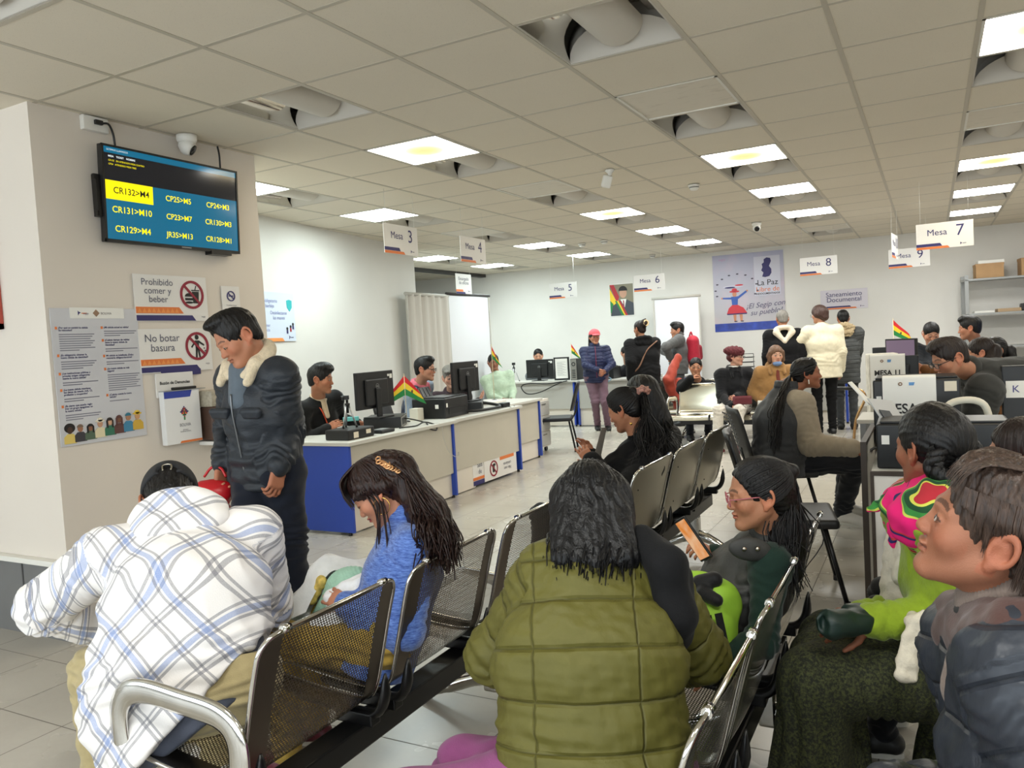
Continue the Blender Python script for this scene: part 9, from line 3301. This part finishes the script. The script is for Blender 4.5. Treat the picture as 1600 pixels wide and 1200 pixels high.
# 25 black hoodie, 26 pink cap
P = Fig('person in black hoodie with piled-up brown hair and a cross strap, back turned', V3(*at(1008, 610, 11.15)[:2], 0.91), 128, s=0.99, lean=3, head=(22, 4, 0), fem=True, w=1.18, wl=at(985, 590, 11.1), wr=at(1018, 595, 11.4))
P.body()
P.top('hoodie', BLKCLOTH, fat=1.18, hem=0.14, collar='hood', wrinkle=0.9, sl=1.2)
P.trousers(BLKCLOTH, 1.1)
P.shoes(SHOEB)
F = P.hair_base('tight', 0.006, None, line=0.062)
F.ell(P.hp(0, -0.10, 0.07), (0.055, 0.05, 0.06), 0.02)
F.cap(P.hp(0, -0.10, 0.09), P.hp(0.02, -0.12, 0.13), 0.03, 0.015, 0.02)
P.hair(BROWNHAIR, F)
F = Field()
F.torus(P.hp(0.01, -0.14, 0.075), P.hv(0.2, 1, 0), 0.035, 0.012, 0.01)
P.part('hair_clip', F, M('cream_clip', (222, 190, 140), 0.4), 0.008)
P.strand('cross_strap', [P.J['shR'] - P.chf * 0.10 + V3(0, 0, 0.03), P.J['che'] - P.chf * 0.155 + V3(0, 0, 0.06), P.J['pel'] + P.lat * 0.12 - P.chf * 0.165 + V3(0, 0, 0.12), P.J['pel'] + P.lat * 0.2 - P.chf * 0.06 + V3(0, 0, 0.02)], 0.016, cloth('tan_strap', (120, 86, 66)), 8, 0.4)
P = Fig('person in pink cap and navy quilted jacket walking with hands together', V3(*at(932, 600, 12.3)[:2], 0.86), 296, s=0.95, lean=2, head=(10, 4, 0), fem=True, w=1.08, wl=at(945, 580, 12.0), wr=at(934, 578, 12.0), skin=(176, 122, 96), hintL=CR + V3(0, 0, -1), hintR=-CR + V3(0, 0, -1), legs={'knL': at(945, 628, 12.15), 'anL': V3(*at(950, 665, 12.3)[:2], 0.085), 'knR': at(930, 628, 12.2), 'anR': V3(*at(934, 668, 12.4)[:2], 0.085)})
P.body()
P.top('jacket', quilted('navy_quilted', (40, 46, 80), 0.055, 0.5), fat=1.12, hem=0.09, quilt=(0.055, 0.007), collar='stand', wrinkle=0.6, sl=1.12)
P.trousers(cloth('dusty_mauve_trousers', (116, 90, 102)), 1.08)
P.shoes(SHOEB)
P.strand('zipper', [P.J['nek'] + P.chf * 0.09 - P.sp2 * q for q in (0.0,)] + [P.J['nek'] - P.sp2 * q + P.chf * (0.13 + 0.04 * min(1, q * 4)) for q in (0.08, 0.2, 0.35, 0.48)], 0.006, M('maroon_zip', (116, 40, 66), 0.5), 6)
F = P.hair_base('long', 0.0, None, line=0.05)
F.cap(P.hp(0.05, -0.05, 0.0), P.hp(0.06, -0.09, -0.14), 0.04, 0.03, 0.03)
P.hair(BLACKHAIR, F)
F = Field()
F.ell(P.hp(0, -0.008, 0.045), (0.090, 0.108, 0.090), 0.01, P.hT)
F.cut(P.hp(0, 0, 0.040), -P.hT[2] + P.hT[1] * 0.1, 0.004)
F.ell(P.hp(0, 0.125, 0.045), (0.070, 0.062, 0.011), 0.012, P.hT)
P.part('cap', F, cloth('coral_pink_cotton', (222, 96, 104)), 0.007)
# 27-32 the clerks behind the desks
P = crowd('person with dark hair and lanyard seated behind the far counter, seen between two others', (-4.64, 12.95, 0.60), 310, cloth('black_blouse', (30, 30, 34)), sit=True, fem=True, style='long', headpos=at(978, 552, 13.2), nek=at(980, 572, 13.3), head=(6, 6, 0), skin=(196, 146, 118))
P.strand('lanyard', [P.J['nek'] + P.lat * 0.05, P.J['nek'] - P.sp2 * 0.12 + P.chf * 0.14, P.J['nek'] - P.sp2 * 0.28 + P.chf * 0.15], 0.009, ORANGE, 6)
crowd('person half hidden behind the wide far monitor, only brow and eyes showing', (-6.30, 13.0, 0.58), 296, cloth('grey_shirt', (110, 114, 120)), sit=True, headpos=at(841, 556, 14.1), nek=at(842, 580, 14.15), head=(0, 8, 0), skin=(196, 148, 120))
P = crowd('person in pale green shirt behind the second screen, drooping flag before the face', (-5.72, 10.35, 0.56), 310, cloth('pale_green_shirt', (178, 196, 172)), 'shirt', sit=True, headpos=at(771, 566, 11.9), nek=at(775, 583, 11.9), head=(0, 4, 0), skin=(150, 102, 80), collar='crew', belly=0.6)
P = crowd('person with short grey hair in dark plum jacket beside the stickered monitor', (-4.98, 7.62, 0.55), 318, cloth('plum_jacket', (62, 48, 54)), sit=True, fem=True, style='short', headpos=at(704, 590, 8.75), nek=at(706, 613, 8.85), head=(-6, 6, 4), skin=(206, 160, 138), hairm=GREYHAIR, hline=0.058, hs=1.02, collar='fold', wl=V3(-4.70, 7.9, 0.80), extra=lambda P, F, E: (E((0, 0.0, 0.09), (0.08, 0.085, 0.05), 0.03), E((0.03, 0.07, 0.075), (0.04, 0.03, 0.02), 0.015)))
P = crowd('person with black glasses in navy vest and pink collar behind the near printer', (-4.96, 6.92, 0.56), 12, cloth('light_blue_grey_sleeves', (150, 164, 184)), 'shirt', sit=True, headpos=at(664, 577, 8.2), nek=at(656, 600, 8.3), head=(6, 4, 0), skin=(190, 138, 112), glasses=PLASTIC, hs=1.04, extra=quiff)
P.top('vest', cloth('navy_vest', (42, 48, 66)), fat=1.2, hem=0.10, arms=False, shoulder=0.9)
P.collar('fold', cloth('pink_shirt', (206, 110, 124)))
P = crowd('young person with thick black hair and orange lanyard behind the small tripod', (-5.02, 5.52, 0.58), 352, cloth('black_jacket', (17, 17, 19)), sit=True, headpos=at(501, 593, 6.95), nek=at(498, 620, 7.05), head=(34, 6, 0), skin=(168, 114, 86), hs=1.06, wr=V3(-4.72, 5.3, 0.80), wl=V3(-4.72, 5.72, 0.80), extra=lambda P, F, E: (E((0, 0.02, 0.105), (0.075, 0.08, 0.045), 0.02), E((0, 0.08, 0.09), (0.06, 0.028, 0.022), 0.015)))
F = Field()
F.torus(P.J['nek'] + V3(0, 0, 0.0), V3(0, 0, 1) + P.chf * 0.4, 0.068, 0.014, 0.01)
F.cap(P.J['nek'] + P.chf * 0.06 - V3(0, 0, 0.04), P.J['nek'] + P.chf * 0.11 - V3(0, 0, 0.14), 0.03, 0.02, 0.02)
P.part('shirt_collar', F, cloth('beige_shirt', (196, 176, 150)), 0.008)
P.strand('lanyard', [P.J['nek'] + P.lat * -0.06, P.J['nek'] - P.sp2 * 0.10 + P.chf * 0.12 - P.lat * 0.05, P.J['nek'] - P.sp2 * 0.30 + P.chf * 0.155], 0.010, M('orange_ribbon', (220, 82, 44), 0.6), 6, 0.4)
# chairs the clerks sit on
for lab, (x, y), az in (('dark swivel chair of the young clerk at the first desk', (-5.08, 5.50), 352), ('dark swivel chair of the clerk in the navy vest', (-5.02, 6.90), 12), ('dark swivel chair of the grey-haired clerk', (-5.06, 7.60), 318), ('dark swivel chair of the clerk in pale green', (-5.75, 10.4), 310)):
 visitor_chair(lab, (x, y, 0), face(az))
